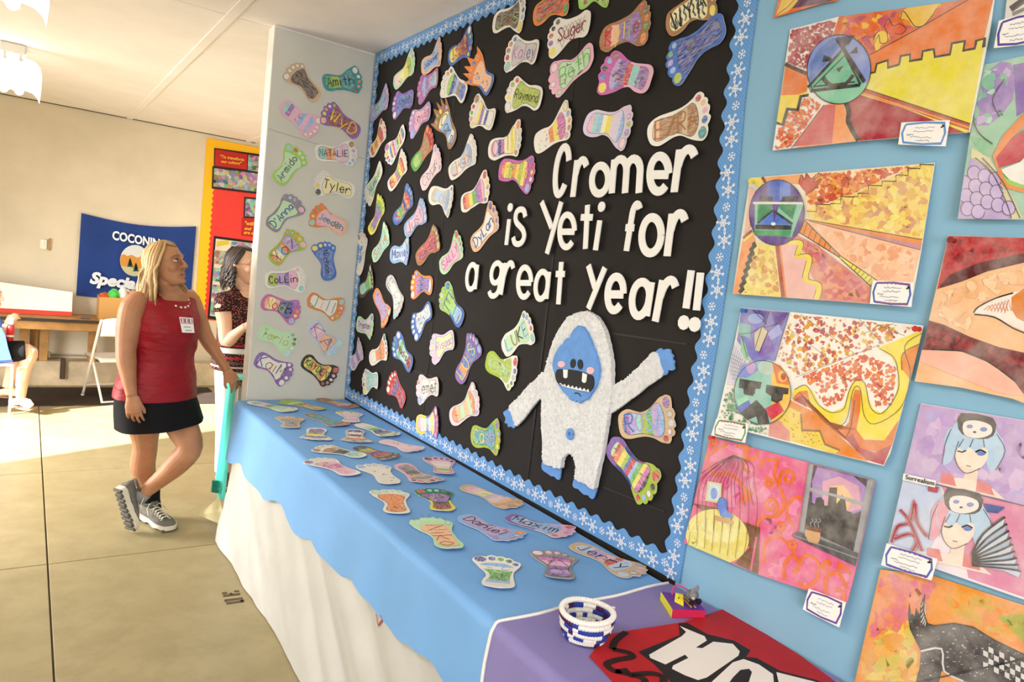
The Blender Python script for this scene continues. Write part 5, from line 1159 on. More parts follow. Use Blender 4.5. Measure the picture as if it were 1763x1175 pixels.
# portrait pair
a = Art('painting', 'lilac drawing of two blue-haired portraits wearing animal hats, one above the other', Z5, [(345, 35), (800, 110), (800, 850), (205, 642), (275, 335)], base='#efe3ea', tilt=.03)
a.poly([(345, 37), (800, 112), (800, 460), (275, 335)], '#bfa2d4').blots([(350, 45), (790, 115), (790, 430), (290, 320)], 60, ['#c9b0dc', '#b494cc', '#d3b9dc', '#b0a4dc'], (25, 55), 61).poly([(275, 338), (430, 370), (440, 520), (380, 640), (208, 640)], '#c3d0ea').poly([(430, 372), (800, 462), (800, 840), (540, 750), (500, 560)], '#dd8fae')
def portrait(dx, dy, hair2):
    T_ = lambda q: [(x + dx, y + dy) for x, y in q]
    a.poly(T_([(400, 362), (490, 340), (560, 345), (640, 385), (690, 430), (560, 400)]), '#efe0d0').poly(T_([(430, 320), (475, 325), (490, 375), (425, 360)]), '#dd7f7f').poly(T_([(575, 345), (630, 370), (645, 412), (570, 395)]), '#dd7f7f')
    a.poly(T_([(470, 130), (440, 180), (445, 230), (430, 285), (460, 280), (480, 250), (500, 180)]), hair2, 2).poly(T_([(560, 170), (655, 150), (690, 230), (650, 310), (620, 300), (600, 230)]), '#b4d0e8', 2)
    a.poly(T_([(480, 220), (500, 190), (600, 195), (620, 250), (590, 300), (535, 322), (500, 295)]), '#f2e2d0', 3).poly(T_([(500, 290), (525, 320), (520, 345), (575, 350), (580, 310)]), '#eedac6')
    a.poly(T_([(480, 120), (560, 90), (650, 130), (660, 200), (630, 230), (600, 215), (570, 235), (545, 215), (520, 235), (500, 215), (480, 240), (462, 200)]), '#b8d4ea', 2).poly(T_([(478, 130), (520, 120), (500, 215), (480, 235), (465, 190)]), hair2, 2)
    a.poly(T_([(510, 75), (640, 95), (650, 150), (620, 180), (540, 175), (498, 140)]), '#55504f', 2).poly(T_([(520, 115), (570, 105), (630, 125), (632, 160), (580, 178), (525, 165)]), '#ece6e0', 3).poly(T_(ell(545, 130, 13, 8)), '#7f93c4').poly(T_(ell(602, 142, 15, 9)), '#7f93c4').poly(T_(ell(565, 153, 7, 4)), K)
    a.line(T_([(495, 230), (515, 235), (530, 228)]), .003, K).poly(T_(ell(592, 240, 18, 10)), '#6f88c8').line(T_([(568, 235), (590, 226), (612, 238)]), .003, K, 3).line(T_([(530, 290), (550, 294)]), .002, '#a06a60')
    for q in ([(470, 140), (445, 200), (432, 285)], [(655, 160), (690, 230), (650, 310)], [(500, 190), (484, 250), (500, 296), (535, 322), (590, 300)], [(560, 180), (545, 215)], [(600, 180), (605, 215)], [(520, 180), (500, 215)]): a.line(T_(q), .0014, '#556', 3)
portrait(0, 0, '#b4d0e8'); portrait(-55, 308, '#e6a0b4')
a.poly([(375, 372), (420, 378), (412, 402), (375, 395)], '#b04a5a').poly([(605, 445), (690, 460), (660, 485), (615, 480)], '#4a5f9c')
for q in ([(225, 605), (250, 540), (300, 520), (320, 440), (330, 520), (370, 580)], [(235, 590), (300, 570), (330, 600), (310, 640)], [(260, 470), (300, 520), (350, 640)]): a.line(q, .008, '#c95a68', 4).line(q, .002, K, 4)
for k in range(9): a.poly([(555, 650 + k * 6), (600 + k * 14, 570 + k * 18), (690 + k * 8, 500 + k * 28), (680 + k * 8, 540 + k * 26), (620 + k * 8, 640 + k * 10)], ['#c3d0e0', '#9fb2cc'][k % 2]).line([(555, 650 + k * 6), (600 + k * 14, 570 + k * 18), (690 + k * 8, 500 + k * 28)], .004, K, 3)
a.line([(275, 335), (800, 462)], .002, '#556')
p0, p1 = a.P((282, 345), .008), a.P((400, 372), .008)
m = MB(); m.slab([a.P(p, .0075) for p in ((274, 322), (408, 352), (402, 380), (270, 348))], (.0004, 0, 0), '#f4f2ee'); o = m.build('title_strip', M_PAPER, a.root, origin=a.org); o.location = (0, 0, 0)
ax = (p1 - p0).normalized(); nrm_ = Vector((-1, 0, 0)); ay_ = nrm_.cross(ax).normalized()
m = place(text_mb('Surrealism', .03, '#444'), p0, ax, ay_, (p1 - p0).length); o = m.build('lettering', M_PAINT, a.root, origin=a.org); o.location = (0, 0, 0)
a.done()
# rhinoceros
a = Art('painting', 'orange painting of a black and white patterned rhinoceros at the lower right', Z5, [(180, 715), (400, 742), (800, 872), (800, 1182), (73, 1182)], base='#ea9636', tilt=.03)
a.blots([(184, 722), (420, 760), (330, 1000), (118, 1000)], 70, ['#e2766a', '#dd6a80', '#e88a5a'], (25, 60), 71).blots([(116, 1005), (330, 900), (350, 1178), (78, 1178)], 60, ['#edb04a', '#e9c84a', '#e8a03a', '#d9c04a'], (25, 60), 72).blots([(420, 760), (795, 880), (795, 1080), (600, 960), (450, 900)], 60, ['#ea8a2a', '#e9a03a', '#d9a83a'], (25, 60), 73).blots([(650, 900), (795, 890), (795, 1060)], 30, ['#b9b03a', '#a8a838'], (20, 50), 74)
rh = [(298, 850), (292, 900), (300, 960), (325, 1010), (345, 1050), (340, 1120), (330, 1150), (325, 1178), (420, 1178), (430, 1130), (520, 1172), (560, 1178), (800, 1178), (800, 1075), (720, 1040), (640, 1000), (560, 950), (480, 935), (400, 945), (370, 935), (355, 880), (362, 815), (345, 850), (340, 900), (325, 870), (320, 905), (305, 890)]
a.poly(rh, '#46423f')
rr = random.Random(9); L0 = a.lift()
for k in range(420):
    x, y = rr.uniform(295, 795), rr.uniform(830, 1165)
    if inside((x, y), rh) and inside((x + 8, y + 8), rh): 
        s_ = rr.uniform(4, 9); a.m.poly([a.P(p, L0 + .000002 * (k % 20)) for p in ((x, y + s_ * .5), (x + s_, y + s_ * .5), (x + s_, y), (x, y))], rr.choice(['#8f8a84', '#aaa49c', '#1f1c1b', '#c9c4bc', '#8a6a5a']))
for j in range(4):
    for k in range(9):
        if (j + k) % 2: a.poly([(600 + k * 22, 1020 + j * 24 + k * 10), (620 + k * 22, 1030 + j * 24 + k * 10), (620 + k * 22, 1052 + j * 24 + k * 10), (600 + k * 22, 1042 + j * 24 + k * 10)], '#d9d6d0')
for k in range(12): a.line([(345 + (k % 3) * 8, 870 + k * 7), (358 + (k % 3) * 4, 850 + k * 7)], .002, '#d0ccc4')
a.line([(345, 1050), (430, 1040), (440, 1130), (520, 1172)], .004, '#d9d4cc', 3).line(rh[7:8] + rh[13:22], .002, K).done()
# partly seen drawing at the top right
a = Art('painting', 'white drawing with black streaks at the top right corner', Z1, [(1660, -60), (1850, -110), (1850, 95), (1640, 135)], base='#dedad2')
a.line([(1680, 60), (1850, -60)], .016, '#4a4644').line([(1690, 90), (1850, 20)], .008, '#6a6664').done()

# caption cards
def card(zo, q, desc, rim, rim2=None):
    c = Art('caption_card', desc, zo, q, off=.030, tilt=.05, mat=M_PAPER, cat='label', base='#f5f3ef')
    c.mat = M_PAINT
    g = lambda u, v: (q[0][0] + (q[1][0] - q[0][0]) * u + (q[3][0] - q[0][0]) * v + (q[2][0] - q[1][0] - q[3][0] + q[0][0]) * u * v, q[0][1] + (q[1][1] - q[0][1]) * u + (q[3][1] - q[0][1]) * v + (q[2][1] - q[1][1] - q[3][1] + q[0][1]) * u * v)
    fr = [(.10, .10), (.5, .05), (.90, .10), (.95, .5), (.90, .90), (.5, .95), (.10, .90), (.05, .5), (.10, .10)]
    c.line([g(*p) for p in fr], .0045, rim)
    if rim2:
        for k in range(8): c.line([g(.15 + k * .1, .085), g(.19 + k * .1, .085)], .0045, rim2).line([g(.15 + k * .1, .925), g(.19 + k * .1, .925)], .0045, rim2)
    rr = random.Random(len(desc))
    for j, (y, x0, x1) in enumerate(((.26, .3, .72), (.42, .28, .7), (.56, .15, .3), (.66, .22, .68), (.8, .35, .65))):
        n = 14; c.line([g(x0 + (x1 - x0) * k / n, y + rr.uniform(-.035, .035)) for k in range(n + 1)], .0011, '#8c8ca2')
    c.line([g(.86, .17), g(.9, .22), g(.84, .28)], .003, K); c.done()
card(Z1, [(992, 770), (1295, 755), (1268, 920), (972, 908)], 'blue-rimmed caption card under the smiling triangle painting', '#6a93cf')
card(Z2, [(885, 752), (1122, 764), (1108, 906), (868, 886)], 'red and blue rimmed caption card on the masked sun painting', '#4a6ab8', '#c94a55')
card(Z3, [(105, 660), (278, 688), (258, 792), (75, 752)], 'green and red rimmed caption card at the leaf splatter painting', '#6aa06a', '#c94a55')
card(Z4, [(780, 920), (995, 1000), (955, 1145), (745, 1040)], 'purple-rimmed caption card under the birdcage painting', '#6a4a9a')
card(Z5, [(205, 608), (412, 672), (388, 760), (182, 697)], 'blue and violet rimmed caption card under the paired portraits', '#5a6ab4', '#8a4a9a')
card(Z1, [(1605, 130), (1850, 65), (1850, 270), (1572, 302)], 'violet-rimmed caption card at the top right edge', '#5a4a9a')
def pin(zo, p, c, desc):
    o = thing('push_pin', hit(*Z(zo)([p])[0], (1, 0, 0), -.03), desc, 'pin', None)
    m = MB(); b0 = o.location; m.tube([b0 + Vector((.006, 0, 0)), b0 + Vector((-.002, 0, 0)), b0 + Vector((-.010, 0, 0)), b0 + Vector((-.012, 0, 0))], [.006, .0035, .0035, .007], c, 10); m.build('head', M_GLOSS, o, origin=b0)
    m = MB(); m.tube([b0 + Vector((.024, 0, 0)), b0 + Vector((.006, 0, 0))], .0007, '#bbb', 5); m.build('needle', M_STEEL, o, origin=b0)
pin(Z3, (258, 80), '#2a62a8', 'blue push pin at the corner of the leaf splatter painting'); pin(Z3, (1190, 178), '#c22a2f', 'red push pin at the right corner of the leaf splatter painting'); pin(Z3, (84, 762), '#c22a2f', 'red push pin at the corner of the birdcage painting'); pin(Z2, (190, 178), '#e6cf3a', 'yellow push pin at the corner of the masked sun painting'); pin(Z2, (1350, 520), '#8a1c22', 'dark red push pin at the corner of the eye painting')
# ------------------------------------------------------------------ things on the near end of the table
# coiled basket
bc0 = onZ(1012, 1092, T_TOP + .003); bcx = Vector((*onZ(1011, 1103, T_TOP + .003).xy, T_TOP + .003)); bcx.y += .012
bk_ = thing('coiled_basket', bcx, 'small coiled basket of white, blue and purple yarn', 'basket')
rb = random.Random(4)
radii = [.045, .052, .057, .060, .062, .0635]
patt = ['ppbbpp', 'wwpwwp', 'wbbwwp', 'wwbwbw', 'pwwwbb', 'wwwwww']
for k, r in enumerate(radii):
    m = MB(); zc = .008 + k * .0122; N = 56; seq = []
    while len(seq) < N:
        c = '#ece9e2' if k == 5 or rb.random() < .44 else rb.choice(['#2b3f9c', '#2b3f9c', '#4a1f4a']); seq += [c] * rb.choice([2, 3, 4, 5])
    pr = []
    for i in range(N + 1):
        a0 = 2 * math.pi * i / N; wob = 1 + .012 * math.sin(a0 * 3 + k)
        pr.append((a0, r * wob, zc + .002 * math.sin(a0 * 2 + k * .7)))
    rings = []
    for i in range(N):
        for f_, rad in ((0.0, .0061), (.5, .0077)):
            a0 = pr[i][0] + f_ * 2 * math.pi / N; ctr = Vector((math.cos(a0) * pr[i][1], math.sin(a0) * pr[i][1], pr[i][2])); d = Vector((math.cos(a0), math.sin(a0), 0))
            rings.append([ctr + d * math.cos(q * math.pi / 4) * rad + Vector((0, 0, 1)) * math.sin(q * math.pi / 4) * rad for q in range(8)])
    n0 = len(rings)
    vs = [p + bcx for r_ in rings for p in r_]
    fs = []; cs = []
    for i in range(n0):
        for q in range(8):
            j = (i + 1) % n0; fs.append((i * 8 + q, j * 8 + q, j * 8 + (q + 1) % 8, i * 8 + (q + 1) % 8)); cs.append(seq[i // 2])
    m.add(vs, fs, cs); m.build('coil', M_CLOTH, bk_, origin=bcx)
m = MB()
for r, c in ((.039, '#4a1f4a'), (.028, '#2b3f9c'), (.017, '#ece9e2'), (.007, '#4a1f4a')):
    rg = [bcx + Vector((math.cos(q * .3142) * r, math.sin(q * .3142) * r, .0062)) for q in range(20)]; m.tube(rg + rg[:1], .006, c, 8, cap=False)
m.build('base_coil', M_CLOTH, bk_, origin=bcx)
m = MB(); m.tube([bcx + Vector((.060, -.010, .069)), bcx + Vector((.073, -.014, .072)), bcx + Vector((.080, -.012, .068))], .0025, '#ece9e2', 6); m.build('yarn_end', M_CLOTH, bk_, origin=bcx)

# mouse trap toy
g0, g1, g2, g3 = (onZ(u, v, T_TOP + .026) for u, v in ((1138, 1019), (1158, 1050), (1215, 1052), (1192, 1026)))
tp = thing('toy_mousetrap', (g0 + g1 + g2 + g3) / 4 - Vector((0, 0, .024)), 'toy mousetrap with a grey mouse and yellow cheese on the purple paper', 'toy')
m = MB(); q = [g0, g1, g2, g3]; m.add([p for p in q] + [p - Vector((0, 0, .024)) for p in q], [(0, 1, 2, 3), (7, 6, 5, 4), (0, 4, 5, 1), (1, 5, 6, 2), (2, 6, 7, 3), (3, 7, 4, 0)], ['#6a3aa0', '#6a3aa0', '#e9e03a', '#c9204a', '#6a3aa0', '#6a3aa0']); m.build('board', M_PAINT, tp, origin=tp.location)
bl2 = lambda u, v, h: g0.lerp(g3, u).lerp(g1.lerp(g2, u), v) + Vector((0, 0, h))
m = MB(); m.add([bl2(.22, .55, .0), bl2(.40, .80, 0), bl2(.50, .45, 0), bl2(.22, .55, .026), bl2(.40, .80, .008), bl2(.50, .45, .018)], [(0, 1, 4, 3), (1, 2, 5, 4), (2, 0, 3, 5), (3, 4, 5)], '#ecdf3e')
m.build('cheese', M_PAINT, tp, origin=tp.location)
m = MB()
for a_, b2 in ((.30, .016), (.36, .012), (.42, .011)): m.ball(bl2(a_, .64, b2), .003, '#8a7a1c', 5)
m.build('cheese_hole', M_PAINT, tp, origin=tp.location)
m = MB(); c_ = bl2(.80, .42, .018); m.ball(c_, (.020, .016, .016), '#77777a', 8); m.ball(c_ + Vector((-.012, -.012, .006)), .011, '#85858a', 8); m.ball(c_ + Vector((-.02, -.02, .003)), (.005, .005, .004), '#d9b0b0', 6); m.build('mouse_body', M_CLOTH, tp, origin=tp.location)
for sx in (-.012, .012):
    m = MB(); m.ball(c_ + Vector((sx - .004, -.010 + sx * .3, .020)), (.009, .003, .010), '#8e8e92', 8); m.build('ear', M_CLOTH, tp, origin=tp.location)
    m = MB(); m.ball(c_ + Vector((sx * 1.2 - .014, -.024, -.008)), (.010, .007, .008), '#1c1a1c', 6); m.build('paw', M_CLOTH, tp, origin=tp.location)
m = MB(); m.tube(smooth_line([bl2(.78, .2, .02), bl2(.6, .02, .024), bl2(.45, .0, .024), bl2(.32, .1, .016), bl2(.26, .25, .004)], 6), .0022, '#d9408a', 6); m.build('tail', M_GLOSS, tp, origin=tp.location)
for u_ in (.52, .64):
    m = MB(); m.tube([bl2(u_ - .05, .15, .006), bl2(u_ + .06, .95, .006)], .0024, '#c9a06a', 6); m.build('stick', M_WOOD, tp, origin=tp.location)

# red poster with block letters lying on the purple paper
Zp = Z((820, 980, .37436)); PZ = T_TOP + .006
pp = lambda pts, h=0.0: [onZ(u, v, PZ + h) for u, v in Zp(pts)]
out_ = [(600, 305), (690, 285), (955, 245), (1152, 180), (1300, 280), (1500, 405), (1760, 600), (1900, 720), (820, 720), (650, 540), (520, 400)]
w_ = pp(out_)
M_REDP = plain('red_poster_paint', '#b81f26', .6, .3, var=.05, scale=14)
m = MB(); m.slab(w_, (0, 0, -.002), '#bf2127'); pr_ = m.build('poster', M_REDP, origin=w_[0]); tag(pr_, 'red painted poster with large white block letters on the purple table', 'poster')
m = MB()
def pl(pts, c, h):
    w = pp(pts, h); a = sum(w[i].x * w[(i + 1) % len(w)].y - w[(i + 1) % len(w)].x * w[i].y for i in range(len(w)))
    m.poly(w if a > 0 else w[::-1], c)
pl([(745, 382), (935, 305), (930, 250), (970, 248), (1062, 300), (1185, 330), (1262, 375), (1240, 405), (1290, 410), (1400, 470), (1560, 510), (1760, 590), (1900, 720), (1080, 720), (820, 440)], K, .0006)
pl([(935, 262), (965, 275), (1050, 310), (1060, 330), (1010, 362), (1040, 365), (1090, 335), (1180, 345), (1212, 380), (1205, 400), (1060, 500), (1020, 512), (960, 490), (900, 460), (905, 445), (975, 410), (960, 395), (870, 440), (800, 410), (795, 395), (945, 310), (965, 290)], '#f2efe9', .0012)
pl([(1040, 560), (1180, 430), (1230, 415), (1300, 440), (1365, 485), (1370, 540), (1260, 700), (1120, 700)], '#f2efe9', .0012)
pl([(1180, 500), (1215, 465), (1255, 460), (1268, 475), (1250, 530), (1150, 640), (1110, 600)], K, .0018)
pl([(1380, 475), (1560, 520), (1680, 570), (1700, 610), (1560, 580), (1540, 720), (1440, 720), (1480, 560), (1390, 520)], '#f2efe9', .0012)
for q in ([(625, 370), (640, 330), (690, 290)], [(625, 370), (700, 385), (715, 405), (640, 420), (600, 440), (640, 470), (700, 465)], [(700, 490), (800, 480), (860, 500), (850, 560)], [(640, 470), (760, 500), (780, 540)]):
    m.ribbon([Vector(p) for p in smooth_line(pp(q, .0010), 5)], .018, (0, 0, 1), '#2a1210')
o = m.build('painted_lettering', M_PAINT, pr_, origin=w_[0]); o.location = (0, 0, 0)
# ------------------------------------------------------------------ people
def skin_mat(name, c, c2):
    t = NT(name); v = t.coord(); t.bs.inputs['Subsurface Weight'].default_value = 0.12; t.bs.inputs['Subsurface Radius'].default_value = (.012, .005, .003)
    return t.base(t.ramp(t.noise(v, 9, 4), .3, .72, C(c), C(c2)), 0.5, 0.35)
M_SKIN = skin_mat('skin', '#a5714f', '#b98562'); M_SKIN2 = skin_mat('fair_skin', '#d9a98a', '#e6bda2')
t = NT('red_satin'); v = t.coord(); t.bump(t.noise(t.coord((1, 1, 2.2)), 7, 3, .5), .75, .035); M_REDTOP = t.base(t.ramp(t.noise(v, 6), .3, .7, C('#860c19'), C('#9b101e')), .55, .35)
M_SKIRTB = plain('black_knit', '#131214', .85, .2, var=.1)
t = NT('patterned_blouse'); v = t.coord(); vo = t.n('ShaderNodeTexVoronoi', i_Scale=85.0); t.l(v, vo.inputs['Vector'])
M_BLOUSE = t.base(t.mix(t.ramp(vo.outputs['Distance'], .3, .36, (1, 1, 1, 1), (0, 0, 0, 1)), C('#2a1618'), C('#b9675a')), .8)
M_PANTS = plain('white_trousers', '#e3dad6', .8, .2, var=.05, bump=.2, bscale=14)
M_SHOE = plain('grey_suede', '#6f6a62', .85, .2, var=.1, scale=30, bump=.15, bscale=90)
M_SOLE = plain('cream_rubber', '#d9d2c0', .7, .3); M_LUG = plain('dark_lug_rubber', '#5a564f', .8, .2)
M_HAIR = vcol('hair', .42, spec=.5)

def finish(mb, name, mat, parent, voxel=.004, sm=6, loc=None):
    me = mb.mesh(); o = bpy.data.objects.new('tmp', me); col.objects.link(o)
    r = o.modifiers.new('r', 'REMESH'); r.mode = 'VOXEL'; r.voxel_size = voxel; r.use_smooth_shade = True
    s = o.modifiers.new('s', 'SMOOTH'); s.factor = .5; s.iterations = sm
    bpy.context.view_layer.update()
    e = o.evaluated_get(bpy.context.evaluated_depsgraph_get()); me2 = bpy.data.meshes.new_from_object(e)
    bpy.data.objects.remove(o); me2.materials.clear(); me2.materials.append(mat)
    if loc is not None: me2.transform(Matrix.Translation(-Vector(loc)))
    ob = bpy.data.objects.new(name, me2); col.objects.link(ob)
    if parent is not None: ob.parent = parent
    return ob
def ring(c, a, b2, f, n=36, tilt=0.0, sq=2.0, up=Vector((0, 0, 1))):
    """ellipse: a = half width (sideways), b = half depth (along facing f); tilt lowers the front"""
    f = Vector(f).normalized(); s_ = up.cross(f).normalized(); out = []
    for k in range(n):
        q = 2 * math.pi * k / n; cq, sq_ = math.cos(q), math.sin(q)
        x = math.copysign(abs(cq) ** (2 / sq), cq); y = math.copysign(abs(sq_) ** (2 / sq), sq_)
        out.append(Vector(c) + s_ * (a * x) + f * (b2 * y) - up * (tilt * y))
    return out
def hand(mb, w, d, n, th, curl=(.35, .4, .3), k=1.0, thumb=(.5, .3), spread=.10):
    d = Vector(d).normalized(); n = Vector(n); n = (n - d * n.dot(d)).normalized(); th = Vector(th); th = (th - d * th.dot(d) - n * th.dot(n)).normalized()
    kn = w + d * .088 * k
    mb.tube([w - d * .02, w + d * .015 * k, w + d * .05 * k, kn + d * .004], [(.026 * k, .020 * k), (.030 * k, .019 * k), (.040 * k, .017 * k), (.040 * k, .012 * k)], n=14, flat=th)
    for i, (off, L) in enumerate(((.0305, .070), (.0105, .079), (-.0100, .073), (-.0300, .057))):
        p = kn + th * off * k - d * (abs(off - .008) * .25); dd = (d + th * (off / .03) * spread).normalized(); pts = [p - d * .02, p]; a = 0
        for j, (fr, cu) in enumerate(zip((.45, .31, .24), curl)):
            a += cu * (1 + .12 * i); p = p + (dd * math.cos(a) + n * math.sin(a)) * L * fr * k; pts.append(p)
        mb.tube(pts, [.0088 * k, .0090 * k, .0082 * k, .0074 * k, .0060 * k], n=10)
    b0 = w + d * .022 * k + th * .024 * k; dd = (d * math.cos(thumb[0]) + th * math.sin(thumb[0])).normalized()
    pts = [b0 - d * .015, b0, b0 + dd * .036 * k + n * .010, b0 + dd * .062 * k + n * (.010 + .02 * thumb[1]), b0 + (dd * .8 + d * .3).normalized() * .082 * k + n * (.012 + .03 * thumb[1])]
    mb.tube(pts, [.013 * k, .0145 * k, .011 * k, .0095 * k, .007 * k], n=10)
def frame(o, f, pitch):
    f = Vector((f[0], f[1], 0)).normalized(); l = Vector((0, 0, 1)).cross(f); u = Vector((0, 0, 1))
    f2 = f * math.cos(pitch) + u * math.sin(pitch); u2 = u * math.cos(pitch) - f * math.sin(pitch)
    return lambda x, y, z: Vector(o) + f2 * x + l * y + u2 * z
def head(mb, H, k=1.0):
    hf = lambda x, y, z: H(x * k, y * k, z * k)
    def er(z, fx, w, bx):
        return [hf((fx + bx) / 2 + (fx - bx) / 2 * math.cos(q), w * math.copysign(abs(math.sin(q)) ** .85, math.sin(q)), z) for q in (2 * math.pi * i / 28 for i in range(28))]
    mb.loft([er(-.100, .066, .016, .02), er(-.094, .084, .027, .0), er(-.080, .093, .036, -.02), (er(-.064, .088, .047, -.04)), er(-.045, .094, .054, -.055), er(-.022, .094, .060, -.07), er(0, .091, .066, -.085), er(.022, .087, .069, -.097), er(.045, .095, .071, -.105), er(.07, .092, .071, -.106), er(.095, .078, .066, -.100), er(.115, .055, .053, -.083), er(.130, .022, .03, -.05), er(.134, -.005, .01, -.025)])
    mb.tube([hf(.090, 0, .046), hf(.100, 0, .026), hf(.110, 0, .008), hf(.116, 0, -.004)], [.007 * k, .0075 * k, .010 * k, .011 * k], n=12)
    mb.ball(hf(.114, 0, -.006), .0125 * k, n=8)
    for s_ in (-1, 1):
        mb.ball(hf(.102, s_ * .013, -.009), .0095 * k, n=8)
        mb.tube([hf(.089, s_ * .012, .052), hf(.085, s_ * .032, .056), hf(.068, s_ * .054, .050)], [.008 * k, .009 * k, .006 * k], n=10)
        mb.ball(hf(.060, s_ * .034, -.006), (.027 * k, .028 * k, .030 * k), n=10)
        mb.ball(hf(-.012, s_ * .074, .004), .016 * k, n=8); mb.ball(hf(-.016, s_ * .080, .018), .013 * k, n=8); mb.ball(hf(-.008, s_ * .074, -.014), .010 * k, n=8)
    mb.ball(hf(.094, 0, -.041), (.009 * k, .018 * k, .007 * k), n=8); mb.ball(hf(.092, 0, -.058), (.009 * k, .017 * k, .007 * k), n=8); mb.ball(hf(.086, 0, -.084), .014 * k, n=8)
def face_parts(person, H, brow, eye='#4a5560', lip='#b0605a', k=1.0, open_=.004):
    O = person.location
    hf = lambda x, y, z: H(x * k, y * k, z * k)
    for s_ in (-1, 1):
        m = MB(); m.ball(hf(.0795, s_ * .033, .0295), (.0125 * k, .0135 * k, .0068 * k), '#d9d0c8', 10); e = m.build('eye', M_GLOSS, person, origin=O, smooth=True)
        m = MB(); m.ball(hf(.0875, s_ * .0325, .0305), .0066 * k, eye, 8); i_ = m.build('iris', M_GLOSS, e, origin=O, smooth=True); i_.location = (0, 0, 0)
        m = MB(); m.tube([hf(.0855, s_ * .0200, .0315), hf(.0935, s_ * .030, .0385), hf(.0915, s_ * .040, .0375), hf(.083, s_ * .0475, .0310)], [.0012, .0020, .0020, .0012], '#3a2a22', 6); x = m.build('eyelash', M_HAIR, e, origin=O); x.location = (0, 0, 0)
        m = MB(); m.tube([hf(.0975, s_ * .013, .0535), hf(.0945, s_ * .032, .0600), hf(.0765, s_ * .053, .0530)], [.0018, .0024, .0012], brow, 6); m.build('eyebrow', M_HAIR, person, origin=O)
    m = MB(); m.tube([hf(.088, -.024, -.046), hf(.0965, -.010, -.0415), hf(.0990, 0, -.0430), hf(.0965, .010, -.0415), hf(.088, .024, -.046)], [.0018, .0036, .0038, .0036, .0018], lip, 8)
    m.tube([hf(.088, -.023, -.0475 - open_), hf(.0955, -.009, -.0520 - open_), hf(.0965, 0, -.0525 - open_), hf(.0955, .009, -.0520 - open_), hf(.088, .023, -.0475 - open_)], [.0018, .0040, .0043, .0040, .0018], lip, 8)
    m.build('lips', M_GLOSS if False else M_PAINT, person, origin=O, smooth=True)
    m = MB(); m.tube([hf(.0925, -.018, -.0478), hf(.0965, 0, -.0490), hf(.0925, .018, -.0478)], [.0015, .0030, .0015], '#4a1c1c', 6); m.build('mouth_opening', M_PAINT, person, origin=O)
def hair(person, H, cols, seed, length, curl=0.0, flip=0.0, k=1.0, n=170, lim=(42, 80), part=.012, front=.075, extra=()):
    m = MB(); rr = random.Random(seed); O = person.location
    for i in range(n):
        u_ = (i + rr.random()) / n; lay = rr.uniform(0, 1); ex = 1.05 + .09 * lay
        def PH(th):
            t_ = max(0, min(1, (th - 30) / 70)); lm = lim[0] + (lim[1] - lim[0]) * t_; return math.radians(lm + (360 - 2 * lm) * u_)
        def R(a):
            th, ph = math.radians(a), PH(a); return H((-.008 + .100 * ex * math.sin(th) * math.cos(ph)) * k, (.078 * ex * math.sin(th) * math.sin(ph)) * k, (.042 + .100 * ex * math.cos(th)) * k)
        ph0 = PH(20); c = math.cos(ph0); sg = 1 if math.sin(ph0) > 0 else -1
        sx = front * max(-.9, min(1, c * 1.35)); start = H((sx - .008) * k, (part + .004 * sg) * k, (.042 + .100 * ex * math.sqrt(max(.02, 1 - (sx / .1) ** 2))) * k)
        pts = [start] + [R(a) for a in (34, 58, 82, 102)]
        q = pts[-1]; ctr = H(-.01, 0, 0); outw = Vector((q.x - ctr.x, q.y - ctr.y, 0)).normalized()
        L = length * rr.uniform(.75, 1.05); w0 = rr.uniform(0, 6)
        for j in range(1, 7):
            u = j / 6; pt = q + Vector((0, 0, -L * u)) + outw * (.016 * math.sin(u * 2.2) - .010 * u) * (1 if L > .1 else .5)
            pt += outw * flip * (noise.noise(Vector((i * .37, u * 2, seed))) + .3 * u) * 1.2 + Vector((-outw.y, outw.x, 0)) * flip * noise.noise(Vector((i * .53, u * 2.4, seed + 5)))
            if curl: pt += outw * curl * math.sin(w0 + u * 11) + Vector((-outw.y, outw.x, 0)) * curl * math.cos(w0 + u * 11)
            pts.append(pt)
        w_ = rr.uniform(.006, .0105); ws = [.0035] + [w_] * 4 + [w_ * x for x in (1, 1, .95, .8, .6, .25)]
        m.tube(pts, [(a * 1.0, a * .55) for a in ws], rr.choice(cols), 6)
    for e_ in extra: m.tube(smooth_line(e_, 4), [(.008 * (1 - .7 * (q / (4 * (len(e_) - 1))) ** 2), .004) for q in range(4 * (len(e_) - 1) + 1)], rr.choice(cols), 6)
    # scalp layer
    rings = []
    for a in range(9):
        th = math.radians(4 + a * 13); lm = lim[0] + 4 + (lim[1] - lim[0]) * a / 8; rings.append([H((-.008 + .100 * 1.03 * math.sin(th) * math.cos(q)) * k, .078 * 1.03 * math.sin(th) * math.sin(q) * k, (.042 + .100 * 1.03 * math.cos(th)) * k) for q in (math.radians(lm + (360 - 2 * lm) * j / 24) for j in range(25))])
    m.loft(rings, cols[0], cap=False, closed=False)
    return m.build('hair', M_HAIR, person, origin=O, smooth=True)
